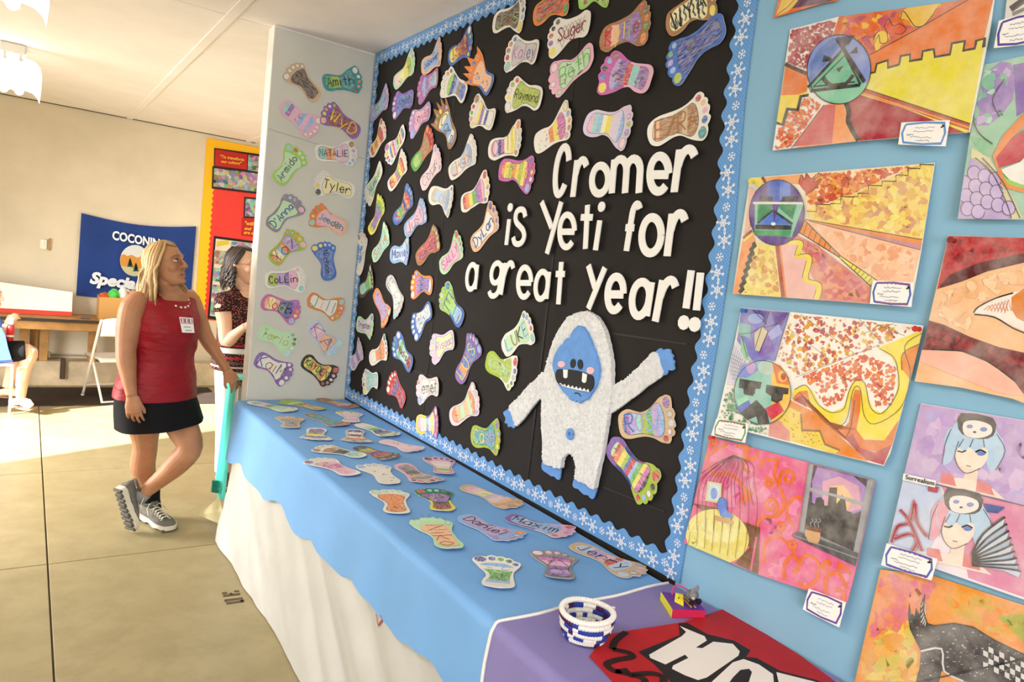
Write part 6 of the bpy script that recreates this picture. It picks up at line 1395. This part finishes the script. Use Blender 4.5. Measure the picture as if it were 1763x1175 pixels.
def sneaker(person, heel, toe_dir, up_dir, name='shoe', L=.27):
    x = Vector(toe_dir).normalized(); z = Vector(up_dir); z = (z - x * z.dot(x)).normalized(); y = z.cross(x); O = person.location
    P = lambda a, b2, c: Vector(heel) + x * a * L + y * b2 * L + z * c * L
    # upper
    prof = [(.0, .10, .12, .34), (.06, .135, .12, .37), (.18, .145, .12, .36), (.30, .145, .12, .33), (.42, .155, .12, .31), (.54, .175, .12, .28), (.68, .19, .11, .225), (.82, .18, .11, .18), (.93, .14, .11, .145), (.99, .07, .11, .125)]
    m = MB(); rings = []
    for a, w, z0, z1 in prof:
        rings.append([P(a, w * math.copysign(abs(math.cos(q)) ** .8, math.cos(q)) * (1 if math.sin(q) < .2 else .72 if a < .6 else .9), (z0 + z1) / 2 + (z1 - z0) / 2 * math.copysign(abs(math.sin(q)) ** .8, math.sin(q))) for q in (2 * math.pi * k / 20 for k in range(20))])
    m.loft(rings); sh = m.build(name, M_SHOE, person, origin=O, smooth=True)
    def sub(mb, nm, mt, sm=False): o = mb.build(nm, mt, sh, origin=O, smooth=sm); o.location = (0, 0, 0); return o
    out = [(0, 0), (.02, .10), (.10, .15), (.25, .155), (.40, .155), (.55, .185), (.70, .20), (.84, .185), (.95, .13), (1.0, .04), (1.0, -.04), (.95, -.13), (.84, -.185), (.70, -.195), (.55, -.17), (.40, -.14), (.25, -.145), (.10, -.145), (.02, -.10)]
    sp = smooth_line([Vector((a, b2, 0)) for a, b2 in out] + [Vector((0, 0, 0))], 3)[:-1]
    m = MB(); m.slab([P(p.x, p.y, .135 + .012 * math.sin(p.x * 18)) for p in sp], z * (-.085 * L)); sub(m, 'midsole', M_SOLE)
    for k in range(9):
        a = .06 + k * .108; w = .13 if a < .5 else .16
        m = MB(); m.box((0, 0, 0), ((.06 + .03 * (k % 2)) * L, w * (2.0 - .25 * (k % 2)) * L, .062 * L), '#5a564f', bev=.004); m.v = [P(a, 0, .030) + x * p.x + y * p.y + z * p.z for p in m.v]; sub(m, 'lug', M_LUG)
    m = MB(); m.slab([P(p.x * .22 + .80, p.y * .92, 0) for p in sp], z * .002)
    m = MB()
    for q in range(5):
        a = .40 + q * .075; zc = .335 - (a - .40) * .36
        m.tube([P(a, -.10, zc - .03), P(a + .03, -.03, zc + .012), P(a + .045, .04, zc + .014), P(a + .075, .10, zc - .035)], .0032, '#cfc8b4', 6)
        m.tube([P(a, .10, zc - .03), P(a + .03, .03, zc + .016), P(a + .045, -.04, zc + .016), P(a + .075, -.10, zc - .035)], .0032, '#cfc8b4', 6)
    m.tube([P(.40, 0, .36), P(.36, .10, .40), P(.42, .17, .34), P(.52, .19, .28)], .003, '#cfc8b4', 6); m.tube([P(.40, 0, .36), P(.34, -.08, .42), P(.40, -.17, .36), P(.50, -.20, .24)], .003, '#cfc8b4', 6)
    sub(m, 'laces', M_CLOTH)
    m = MB(); rg = [P(.17 + .155 * math.cos(q), .115 * math.sin(q), .365 + .03 * math.cos(q) ** 2) for q in (2 * math.pi * k / 20 for k in range(21))]; m.tube(rg, .0075, '#57534c', 8, cap=False); sub(m, 'collar', M_CLOTH, True)
    m = MB(); m.tube([P(.36, 0, .33), P(.37, 0, .42), P(.36, 0, .46)], [(.028, .006), (.026, .005), (.018, .004)], '#6f6a62', 8, flat=y); sub(m, 'tongue', M_SHOE, True)
    return sh

# ---- woman in the red top
Wp = lambda u, v, y: onY(u, v, y)
fc = Vector((.50, -.87, 0)); base = Vector((-1.02, 4.30, 0))
p1 = MB(); hp = Wp(286, 462, 4.23); H1 = frame(hp, (.76, -.65), math.radians(14))
head(p1, H1)
nb = Wp(294, 512, 4.27)
p1.tube([H1(-.030, 0, -.02), H1(-.022, 0, -.07), nb + Vector((0, 0, .015)), nb + Vector((0, .01, -.06))], [.050, .052, .058, .075], n=20)
tc = {z: c for z, c in ()}
CH = [(Wp(268, 690, 4.26), .198, .150), (Wp(270, 660, 4.26), .196, .150), (Wp(277, 612, 4.26), .160, .130), (Wp(281, 570, 4.25), .166, .148), (Wp(284, 545, 4.26), .172, .135), (Wp(287, 522, 4.27), .150, .090), (Wp(291, 512, 4.27), .112, .080), (Wp(294, 504, 4.27), .076, .070), (Wp(294, 498, 4.275), .056, .054)]
p1.loft([ring(c, a, b2, fc) for c, a, b2 in CH])
# right arm hanging
rs, re, rw = Wp(233, 523, 4.19), Wp(217, 603, 4.13), Wp(227, 682, 4.06)
p1.tube(smooth_line([Wp(254, 518, 4.235), rs, rs.lerp(re, .45) + Vector((-.008, 0, 0)), re, re.lerp(rw, .4) + Vector((-.004, 0, 0)), rw], 4), [.036, .044, .051, .058, .062, .065, .066, .065, .064, .061, .057, .053, .050, .050, .049, .048, .044, .039, .034, .030, .027], n=18)
hand(p1, rw, Wp(233, 735, 4.03) - rw, (.35, .9, 0), (.95, -.3, 0), curl=(.25, .45, .35), thumb=(.35, .5))
# left arm reaching to the panel
ls, le, lw_ = Wp(323, 514, 4.34), Wp(355, 582, 4.34), Wp(391, 638, 4.25)
p1.tube(smooth_line([nb + Vector((.05, .03, -.05)), ls, ls.lerp(le, .5) + Vector((.0, 0, .004)), le, le.lerp(lw_, .45), lw_], 4), [.040, .045, .050, .055, .058, .058, .057, .055, .053, .050, .047, .044, .043, .042, .041, .038, .034, .031, .028, .026, .025], n=18)
hand(p1, lw_, Wp(411, 668, 4.20) - lw_, (.25, .3, -.9), (-.55, -.6, -.4), curl=(.45, .5, .35), k=.95, thumb=(.55, .3))
# legs
hipR, kneeR, ankR = Wp(247, 700, 4.24), Wp(250, 772, 4.30), Wp(262, 866, 4.385)
p1.tube(smooth_line([hipR + Vector((.02, 0, .08)), hipR, hipR.lerp(kneeR, .5), kneeR, kneeR.lerp(ankR, .30) + Vector((-.022, .01, 0)), kneeR.lerp(ankR, .62) + Vector((-.012, 0, 0)), ankR], 4), [.09, .094, .098, .100, .100, .098, .095, .090, .084, .077, .070, .065, .064, .064, .065, .066, .066, .064, .060, .055, .050, .046, .042, .040, .038], n=20)
hipL, kneeL, ankL = Wp(303, 698, 4.27), Wp(327, 770, 4.12), Wp(246, 850, 4.215)
p1.tube(smooth_line([hipL + Vector((-.02, 0, .08)), hipL, hipL.lerp(kneeL, .5) + Vector((-.005, 0, 0)), kneeL, kneeL.lerp(ankL, .30) + Vector((.012, 0, -.012)), kneeL.lerp(ankL, .62) + Vector((.010, 0, -.01)), ankL], 4), [.09, .096, .100, .103, .103, .101, .097, .092, .087, .082, .077, .072, .068, .067, .066, .066, .065, .062, .058, .053, .049, .045, .041, .039, .037], n=20)
w1 = thing('person', base, 'woman in a red sleeveless top and black skirt standing cross-legged by the side panel', 'person')
finish(p1, 'body', M_SKIN, w1, .0038, 5, base)
face_parts(w1, H1, '#6a4a30', '#2f3236', '#a8645a')
hair(w1, H1, ['#a98250', '#c4a066', '#d9bd84', '#8e6a3e', '#b8925a'], 11, .25, n=230, lim=(38, 78), flip=.02, extra=[[H1(-.03 + .006 * q, .074, .03), H1(-.03 + .006 * q, .080, -.05), Wp(308 + 2.2 * q, 497, 4.31), Wp(311 + 2.4 * q, 514, 4.30), Wp(314 + 2.0 * q, 522 + (q % 3) * 5, 4.27)] for q in range(7)])
# red top
rings = []
TOP = [(Wp(268.5, 681, 4.26), .228, .180, .004), (Wp(269, 664, 4.26), .222, .178, 0), (Wp(272, 640, 4.26), .204, .168, 0), (Wp(278, 612, 4.26), .180, .152, 0), (Wp(281, 590, 4.25), .181, .160, 0), (Wp(283, 568, 4.245), .186, .176, .006), (Wp(285, 550, 4.25), .188, .166, .006), (Wp(287, 534, 4.26), .180, .138, .006), (Wp(288, 522, 4.27), .178, .110, .010), (Wp(290, 511, 4.275), .164, .094, .016), (Wp(292.5, 504, 4.275), .142, .092, .044), (Wp(294, 499, 4.272), .100, .086, .072)]
for i, (c, a, b2, tl_) in enumerate(TOP):
    rg = ring(c, a, b2, fc, 64, tl_)
    rg = [c + (p - c) * (1 + .030 * noise.noise(Vector((p.x * 9, p.y * 9, p.z * 16))) + .018 * noise.noise(Vector((p.x * 20, p.y * 20, p.z * 9 + 4))) * (1 if i < 9 else .3)) for p in rg]; rings.append(rg)
def dense_rings(rings, k):
    n = len(rings[0]); cols_ = [smooth_line([r[j] for r in rings], k) for j in range(n)]; return [[cols_[j][i] for j in range(n)] for i in range(len(cols_[0]))]
rings = dense_rings(rings, 4)
rings = [[p + (p - sum(r, Vector()) / len(r)).normalized() * .007 * noise.noise(Vector((p.x * 6 + p.z * 12, p.y * 6, p.z * 26 + p.x * 10))) for p in r] for r in rings]
m = MB(); m.loft(rings, cap=False); top1 = m.build('sleeveless_top', M_REDTOP, w1, origin=base, smooth=True)
# armhole rims of the top
sr = [(Wp(272, 722 - 0, 4.26), .225, .195, 0)]
m = MB(); n_ = 64; rg0 = ring(Wp(268, 668, 4.26), .205, .165, fc, n_); rg1 = ring(Wp(271, 695, 4.26), .226, .186, fc, n_); rg2 = [p for p in ring(Wp(277, 729, 4.25), .236, .200, fc, n_)]
def flare(rg, amp, rise):
    c = sum(rg, Vector()) / len(rg); return [c + (p - c) * (1 + amp * math.sin(k * 2 * math.pi * 7 / len(rg))) + Vector((0, 0, rise * ((p.x - c.x) / .22))) for k, p in enumerate(rg)]
m.loft(dense_rings([rg0, flare(rg1, .008, .010), flare(rg2, .022, .022)], 5), cap=False); m.build('skirt', M_SKIRTB, w1, origin=base, smooth=True)
# necklace and badge
m = MB(); nk = ring(Wp(295, 506, 4.262), .086, .100, fc, 40, .066)
for k, p in enumerate(nk): m.ball(p, .0072 if k % 2 else .0062, '#e9e6df' if k % 2 else '#9a2030', 5)
fr = min(nk, key=lambda p: -(p - nb).dot(fc)); m.ball(fr + fc * .004 + Vector((0, 0, -.022)), (.010, .010, .013), '#8f8f93', 6); m.build('necklace', M_GLOSS, w1, origin=base)
def near_front(u, v, y, lift):  return Wp(u, v, y) - (Wp(u, v, y) - CAM).normalized() * lift
bp_ = [Wp(u, v, 4.075) for u, v in ((308.5, 546), (332, 548), (335, 573.5), (313.5, 573))]
m = MB(); m.slab(bp_, (0, .002, 0), '#efece8'); bd1 = m.build('name_badge', M_GLOSS, w1, origin=base)
bq = lambda u, v, l: bp_[0].lerp(bp_[1], u).lerp(bp_[3].lerp(bp_[2], u), v) + Vector((0, -l, 0))
m = MB(); m.poly([bq(*q, .0012) for q in ((.06, .05, ), (.06, .42), (.94, .42), (.94, .05))], '#b9a9ac')
for k in range(9): m.poly([bq(.08 + k * .1, .06, .0016), bq(.06 + k * .1, .3, .0016), bq(.14 + k * .1, .38, .0016), bq(.16 + k * .1, .12, .0016)], ['#c23a44', '#f0ecea', '#8f7f86'][k % 3])
for y_, a, b2 in ((.6, .2, .75), (.82, .3, .8)): m.poly([bq(a, y_, .0016), bq(a, y_ + .05, .0016), bq(b2, y_ + .05, .0016), bq(b2, y_, .0016)], '#8a8488')
x = m.build('badge_print', M_PAINT, bd1, origin=base); x.location = (0, 0, 0)
# socks and shoes
m = MB(); d_ = (kneeR - ankR).normalized(); m.tube([ankR - d_ * .05, ankR + d_ * .02, ankR + d_ * .085], [.045, .044, .051], n=16); m.build('sock', M_SKIRTB, w1, origin=base, smooth=True)
m = MB(); d_ = (kneeL - ankL).normalized(); m.tube([ankL - d_ * .045, ankL - d_ * .01, ankL + d_ * .012], [.043, .043, .044], '#8d8d90', n=16); m.build('sock', M_CLOTH, w1, origin=base, smooth=True)
h0 = onZ(246, 893, .0); t0 = onZ(288, 913, .0); sneaker(w1, h0, t0 - h0, (0, 0, 1), 'shoe', .285)
tt = onZ(229, 921, 0); hh0 = Wp(199, 842, 4.17); sneaker(w1, hh0, tt + Vector((-.015, 0, .012)) - hh0, (.88, .42, .2), 'shoe', .275)

# ---- woman behind the panel
Y2 = 4.95; base2 = Vector((-.42, Y2, 0)); f2 = Vector((.55, -.83, 0))
q1 = MB(); hp2 = Wp(417, 462, Y2); H2 = frame(hp2, (.80, -.6), math.radians(2)); head(q1, H2)
nb2 = Wp(423, 503, Y2 + .02)
q1.tube([H2(-.028, 0, -.02), H2(-.02, 0, -.07), nb2, nb2 + Vector((0, .01, -.06))], [.048, .049, .054, .07], n=18)
q1.loft([ring(Wp(413, 640, Y2), .16, .13, f2), ring(Wp(414, 600, Y2), .145, .12, f2), ring(Wp(418, 560, Y2), .155, .13, f2), ring(Wp(420, 525, Y2), .155, .10, f2), ring(Wp(422, 510, Y2), .11, .07, f2), ring(Wp(423, 500, Y2), .055, .05, f2)])
s2, e2, w2 = Wp(386, 523, Y2 - .08), Wp(390, 588, Y2 - .12), Wp(423, 562, Y2 - .22)
q1.tube(smooth_line([nb2 + Vector((-.04, 0, -.04)), s2, s2.lerp(e2, .5), e2, e2.lerp(w2, .5), w2], 4), [.034, .038, .044, .050, .054, .056, .055, .053, .051, .048, .046, .044, .043, .042, .040, .037, .034, .031, .028, .026, .025], n=16)
hand(q1, w2, (.7, -.3, .5), (-.2, -.4, .5), (-.3, -.9, .2), curl=(.5, .5, .4), k=.92)
l2, le2 = Wp(452, 523, Y2 + .1), Wp(462, 588, Y2 + .05)
q1.tube([l2, l2.lerp(le2, .5), le2, Wp(440, 575, Y2 - .15)], [.052, .052, .045, .027], n=14); hand(q1, Wp(440, 575, Y2 - .15), (-.5, -.3, .5), (0, -.5, .5), (0, 0, 1), k=.92)
w2p = thing('person', base2, 'dark-haired woman with glasses and a patterned top half hidden behind the side panel', 'person')
finish(q1, 'body', M_SKIN2, w2p, .0042, 5, base2)
face_parts(w2p, H2, '#3a2a24', '#3a2f2a', '#b56a64')
hair(w2p, H2, ['#2f231f', '#40322b', '#54443a', '#241b18'], 5, .165, curl=.014, n=150, lim=(45, 92))
m = MB()
for s_ in (-1, 1):
    rg = [H2(.101 - abs(math.cos(q)) * .002, s_ * (.033 + .021 * math.cos(q)), .027 + .014 * math.sin(q)) for q in (2 * math.pi * k / 18 for k in range(19))]; m.tube(rg, .0016, '#a83a4a', 6, cap=False)
    m.tube([H2(.099, s_ * .054, .031), H2(.06, s_ * .074, .030), H2(-.01, s_ * .078, .026)], .0016, '#a83a4a', 6)
m.tube([H2(.102, -.012, .030), H2(.106, 0, .032), H2(.102, .012, .030)], .0016, '#a83a4a', 6); m.build('glasses', M_GLOSS, w2p, origin=base2)
m = MB(); m.loft(dense_rings([[c + (p - c) * (1 + .02 * noise.noise(p * 12)) for p in ring(c, a, b2, f2, 40, tl_)] for c, a, b2, tl_ in ((Wp(411, 634, Y2), .192, .158, 0), (Wp(412, 610, Y2), .178, .150, 0), (Wp(415, 585, Y2), .168, .142, 0), (Wp(418, 555, Y2), .174, .155, 0), (Wp(420, 530, Y2), .176, .128, .01), (Wp(421, 516, Y2), .165, .10, .02), (Wp(422, 506, Y2), .12, .078, .03), (Wp(423, 500, Y2), .08, .062, .04))], 3), cap=False)
bl_o = m.build('blouse', M_BLOUSE, w2p, origin=base2, smooth=True)
m = MB(); m.tube([nb2 + Vector((-.04, -.01, -.035)), s2.lerp(e2, -.05), s2.lerp(e2, .22)], [.058, .072, .072], n=18); x = m.build('sleeve', M_BLOUSE, bl_o, origin=base2, smooth=True); x.location = (0, 0, 0)
for k, (v_, c_, h_) in enumerate(((591, '#a02a30', .016), (600, '#d9d4d2', .036), (612, '#a02a30', .014), (620, '#5a4a4c', .016), (627, '#b9b4b2', .012))):
    c = Wp(412.5, v_, Y2); a = .180 + .0005 * (v_ - 590); m = MB(); m.loft([ring(c + Vector((0, 0, -h_ / 2)), a, a * .84, f2, 40), ring(c + Vector((0, 0, h_ / 2)), a - .001, a * .84, f2, 40)], c_, cap=False); x = m.build('woven_band', M_CLOTH, bl_o, origin=base2, smooth=True); x.location = (0, 0, 0)
m = MB()
for dx, sx in ((390, -1), (432, 1)):
    top_, kn_, an_ = Wp(dx + 3, 645, Y2 + .02 * sx), Wp(dx - 1, 735, Y2 + .02 * sx), Wp(dx - 4, 812, Y2 + .03 * sx)
    m.tube(smooth_line([top_ + Vector((.02, 0, .08)), top_, kn_, an_], 5), [.10, .10, .099, .097, .094, .09, .084, .078, .073, .07, .068, .066, .065, .064, .064, .063], n=16)
finish(m, 'trousers', M_PANTS, w2p, .007, 3, base2)
for dx, sx in ((386, -1), (428, 1)):
    h_ = Wp(dx, 812, Y2 + .06); h_.z = 0; sneaker(w2p, h_ + Vector((0, 0, 0)), (-.25, -.95, 0), (0, 0, 1), 'shoe', .25)
# teal covered table behind the panel
tt_ = thing('teal_covered_table', (-.2, 4.30, 0), 'table draped in a turquoise cloth behind the side panel', 'table')
M_TEAL = plain('turquoise_cloth', '#58d3c4', .75, .25, var=.06, bump=.2, bscale=10)
tzt = Wp(398, 652, 4.25).z; XT = -.615
MB().box((-.15, 4.30, tzt - .03), (.86, .19, .03), '#888').build('tabletop', M_WOOD, tt_, origin=tt_.location)
for lx, ly in ((-.54, 4.23), (.24, 4.23), (-.54, 4.37), (.24, 4.37)): MB().box((lx, ly, (tzt - .045) / 2), (.035, .035, tzt - .045), '#777').build('leg', M_STEEL, tt_, origin=tt_.location)
m = MB()
m.grid(lambda u, v: Vector((XT + (.3 - XT) * min(1, max(0, (v - .5) * 2)) if v > .5 else XT - .03 * (1 - v * 2) * (.5 + .5 * math.sin(u * 14)), 4.195 + .21 * u, tzt if v > .5 else .14 + (tzt - .14) * v * 2 + .02 * math.sin(u * 9) * (1 - 2 * v))), 40, 30)
m.build('cloth', M_TEAL, tt_, origin=tt_.location, smooth=True)
c0 = onZ(362, 838, .12); MB().slab([Wp(366, 829, 4.30), Wp(364, 848, 4.30), Wp(375, 850, 4.30), Wp(377, 829, 4.30)], (0, .02, 0), '#1f7a6a').build('dark_green_hem', M_PAINT, tt_, origin=tt_.location)

# ---- folding chair by the far wall
def chair_frame(o, pts, r, c, nm, mat): m = MB(); m.tube(smooth_line(pts, 4), r, c, 10); return m.build(nm, mat, o, origin=o.location, smooth=True)
M_CHAIR = plain('white_chair_enamel', '#efeae2', .35, .5)
fch = thing('folding_chair', (-.88, 7.85, 0), 'white folding chair standing on the mat, back towards the camera', 'chair')
ang = math.atan2(.12, .42)
def cl(x, y, z): return Vector((-.86, 7.80, 0)) + Matrix.Rotation(ang, 3, 'Z') @ Vector((x, y, z))   # y = facing direction (towards the wall)
for s_ in (-1, 1):
    chair_frame(fch, [cl(.225 * s_, -.14, .80), cl(.225 * s_, -.10, .74), cl(.225 * s_, .06, .38), cl(.225 * s_, .22, .013)], .012, 'w', 'leg', M_CHAIR)
    chair_frame(fch, [cl(.20 * s_, .10, .40), cl(.20 * s_, -.05, .20), cl(.20 * s_, -.19, .013)], .011, 'w', 'leg', M_CHAIR)
    m = MB(); m.ball(cl(.225 * s_, .22, .016), .016, '#d9d4ca', 6); m.build('foot_cap', M_CHAIR, fch, origin=fch.location)
chair_frame(fch, [cl(-.20, -.19, .020), cl(-.17, -.195, .018), cl(.17, -.195, .018), cl(.20, -.19, .020)], .010, 'w', 'floor_bar', M_CHAIR)
chair_frame(fch, [cl(-.225, .17, .12), cl(.225, .17, .12)], .008, 'w', 'stretcher', M_CHAIR)
m = MB(); m.grid(lambda u, v: cl(-.215 + .43 * u, -.15 - .03 * math.sin(math.pi * u) + .05 * (1 - v), .64 + .18 * v - .02 * (abs(u - .5) * 2) ** 4 * v), 16, 6); m.v += []
bkp = m.build('backrest', M_CHAIR, fch, origin=fch.location, smooth=True); sm_ = bkp.modifiers.new('s', 'SOLIDIFY'); sm_.thickness = .012
m = MB(); m.grid(lambda u, v: cl(-.20 + .40 * u, -.11 + .40 * v, .425 - .015 * math.sin(math.pi * u) * math.sin(math.pi * v) - (.02 * (1 - v / .15) if v < .15 else 0)), 14, 14); st_o = m.build('seat', M_CHAIR, fch, origin=fch.location, smooth=True); sm_ = st_o.modifiers.new('s', 'SOLIDIFY'); sm_.thickness = .02

# ---- seated person at the left edge, partly outside the picture
Y3 = 7.35; W3 = lambda u, v, dy=0.0: onY(u, v, Y3 + dy)
bch = thing('plastic_chair', W3(-8, 718), 'blue plastic chair with pale metal legs at the left edge', 'chair')
M_BLUEPL = plain('blue_plastic', '#4a6fd0', .35, .5)
shell = [(-30, 556), (-6, 560), (3, 566), (9, 578), (14, 600), (19, 616), (20, 620), (-40, 624)]
sp3 = [W3(u, v, -.22) for u, v in shell]
m = MB(); m.slab(sp3, (.0, .03, 0), 'w'); m.build('backrest', M_BLUEPL, bch, origin=bch.location)
m = MB(); m.slab([W3(-45, 622, -.2), W3(22, 620, -.2), W3(26, 612, .2), W3(-40, 612, .2)], (0, 0, -.02), 'w'); m.build('seat', M_BLUEPL, bch, origin=bch.location)
zf = W3(10, 629, -.2).z
for a, b2 in (((22, 628, -.2), (16, 718, -.16)), ((24, 622, .2), (22, 700, .16)), ((-46, 628, -.2), (-52, 718, -.16)), ((-44, 622, .2), (-48, 700, .16))):
    p_, q_ = W3(*a), W3(*b2); q_.z = .012
    chair_frame(bch, [p_, p_.lerp(q_, .5), q_], .011, 'w', 'leg', M_STEEL)
chair_frame(bch, [W3(-46, 628, -.2), W3(-10, 629, -.2), W3(16, 629, -.2), W3(22, 632, -.2)], .011, 'w', 'seat_rail', M_STEEL)
base3 = W3(-20, 715); base3.z = 0
s3 = MB(); hp3 = W3(-21, 513, .0); H3 = frame(hp3, (.8, -.25), 0.0); head(s3, H3, .95)
nb3 = W3(-22, 540); s3.tube([H3(-.028, 0, -.02), nb3], [.05, .055], n=14)
s3.loft([ring(W3(-26, 606), .17, .14, (.9, -.3, 0)), ring(W3(-26, 580), .16, .13, (.9, -.3, 0)), ring(W3(-24, 556), .16, .11, (.9, -.3, 0)), ring(W3(-22, 542), .07, .06, (.9, -.3, 0))])
sh3, el3, wr3 = W3(-26, 556, -.15), W3(-4, 586, -.12), W3(12, 560, -.05)
s3.tube(smooth_line([sh3, sh3.lerp(el3, .5), el3, el3.lerp(wr3, .5), wr3], 4), [.05, .05, .05, .049, .048, .047, .045, .044, .042, .04, .038, .036, .033, .030, .028, .026, .025], n=14)
hand(s3, wr3, W3(30, 540, -.02) - wr3, (.4, .8, -.3), (-.3, .2, .9), curl=(.35, .5, .4), k=.95)
for kn3, an3, toe3, dy in (((52, 607), (36, 684), (40, 700), -.10), ((40, 605), (12, 668), (12, 682), .10)):
    h_ = W3(-18, 608, dy); k_ = W3(kn3[0], kn3[1], dy); a_ = W3(an3[0], an3[1], dy); a_.z = max(a_.z, .09)
    s3.tube(smooth_line([h_, h_.lerp(k_, .6), k_, k_.lerp(a_, .35) + Vector((-.02, 0, 0)), a_], 4), [.085, .085, .083, .08, .076, .072, .068, .064, .062, .061, .060, .060, .058, .052, .046, .041, .037], n=16)
    to_ = onZ(44, 703, .03) if dy < 0 else a_ + Vector((.13, -.06, -.06))
    hl_ = a_ + Vector((-.06, .02, -.05))
    if dy < 0: to_ = a_ + Vector((.075, -.13, -.062))
    s3.tube([hl_, a_ + Vector((0, 0, -.035)), a_.lerp(to_, .6), to_], [(.030, .028), (.036, .032), (.042, .020), (.034, .010)], n=12)
w3 = thing('person', base3, 'seated person in black shorts raising a hand at the left edge', 'person')
finish(s3, 'body', M_SKIN2, w3, .006, 4, base3)
face_parts(w3, H3, '#8a6a40', k=.95); hair(w3, H3, ['#b08a50', '#c9a46a', '#96713f'], 3, .03, n=70, lim=(45, 85), k=.95)
m = MB()
for dy in (-.10, .10):
    h_ = W3(-18, 607, dy); k_ = W3(52 if dy < 0 else 40, 604, dy); m.tube(smooth_line([h_, h_.lerp(k_, .5), h_.lerp(k_, .88)], 4), [.098, .098, .097, .096, .094, .092, .09, .09, .088], n=16)
m.loft([ring(W3(-24, 618), .18, .15, (.9, -.3, 0)), ring(W3(-25, 596), .178, .15, (.9, -.3, 0))]); finish(m, 'shorts', M_SKIRTB, w3, .008, 3, base3)
m = MB(); m.loft([ring(W3(-26, 600), .182, .152, (.9, -.3, 0)), ring(W3(-26, 578), .172, .142, (.9, -.3, 0)), ring(W3(-24, 556), .172, .122, (.9, -.3, 0)), ring(W3(-22, 544), .09, .075, (.9, -.3, 0))], '#5a7fd0', cap=False); m.build('shirt', M_CLOTH, w3, origin=base3, smooth=True)
m = MB(); d_ = (wr3 - el3).normalized(); m.tube([wr3 - d_ * .035, wr3 - d_ * .01], .033, '#f3f0ea', 14); m.build('wristband', M_CLOTH, w3, origin=base3)
for an3, dy in (((36, 684), -.10), ((12, 668), .10)):
    a_ = W3(an3[0], an3[1], dy); a_.z = max(a_.z, .09)
    to_ = a_ + (Vector((.085, -.145, -.085)) if dy < 0 else Vector((.14, -.065, -.078))); hl_ = a_ + Vector((-.07, .03, -.085))
    if dy > 0: hl_.z = max(hl_.z, .012)
    to_.z = max(to_.z, .008)
    sd = (to_ - hl_).cross(Vector((0, 0, 1))).normalized()
    m = MB(); m.tube([hl_, hl_.lerp(to_, .5), to_.lerp(hl_, .12), to_], [(.03, .008), (.036, .008), (.042, .008), (.025, .007)], '#8a6f55', 12, flat=sd); m.tube([hl_.lerp(to_, .45) + sd * .036, a_.lerp(to_, .55) + Vector((0, 0, .012)), hl_.lerp(to_, .45) - sd * .036], .005, '#3a2a20', 6); m.build('sandal', M_PAINT, w3, origin=base3)
# red bottle in the raised hand
bt = onY(18, 580, Y3 - .09); bb_ = onY(15, 594, Y3 - .09); btp = onY(20.5, 546, Y3 - .09); dr = (btp - bb_)
bo = thing('water_bottle', bb_, 'red water bottle held by the seated person', 'bottle')
m = MB(); m.tube([bb_ + dr * q for q in (0, .02, .5, .66, .74)], [.026, .030, .030, .028, .018], '#c2262c', 14); m.build('bottle_body', M_GLOSS, bo, origin=bb_, smooth=True)
m = MB(); m.tube([bb_ + dr * q for q in (.30, .36)], .0308, '#efe6e0', 14); m.build('white_band', M_GLOSS, bo, origin=bb_)
m = MB(); m.tube([bb_ + dr * q for q in (.74, .76, .92, .98)], [.019, .020, .020, .012], '#d9dde2', 12); m.build('cap', M_GLOSS, bo, origin=bb_)
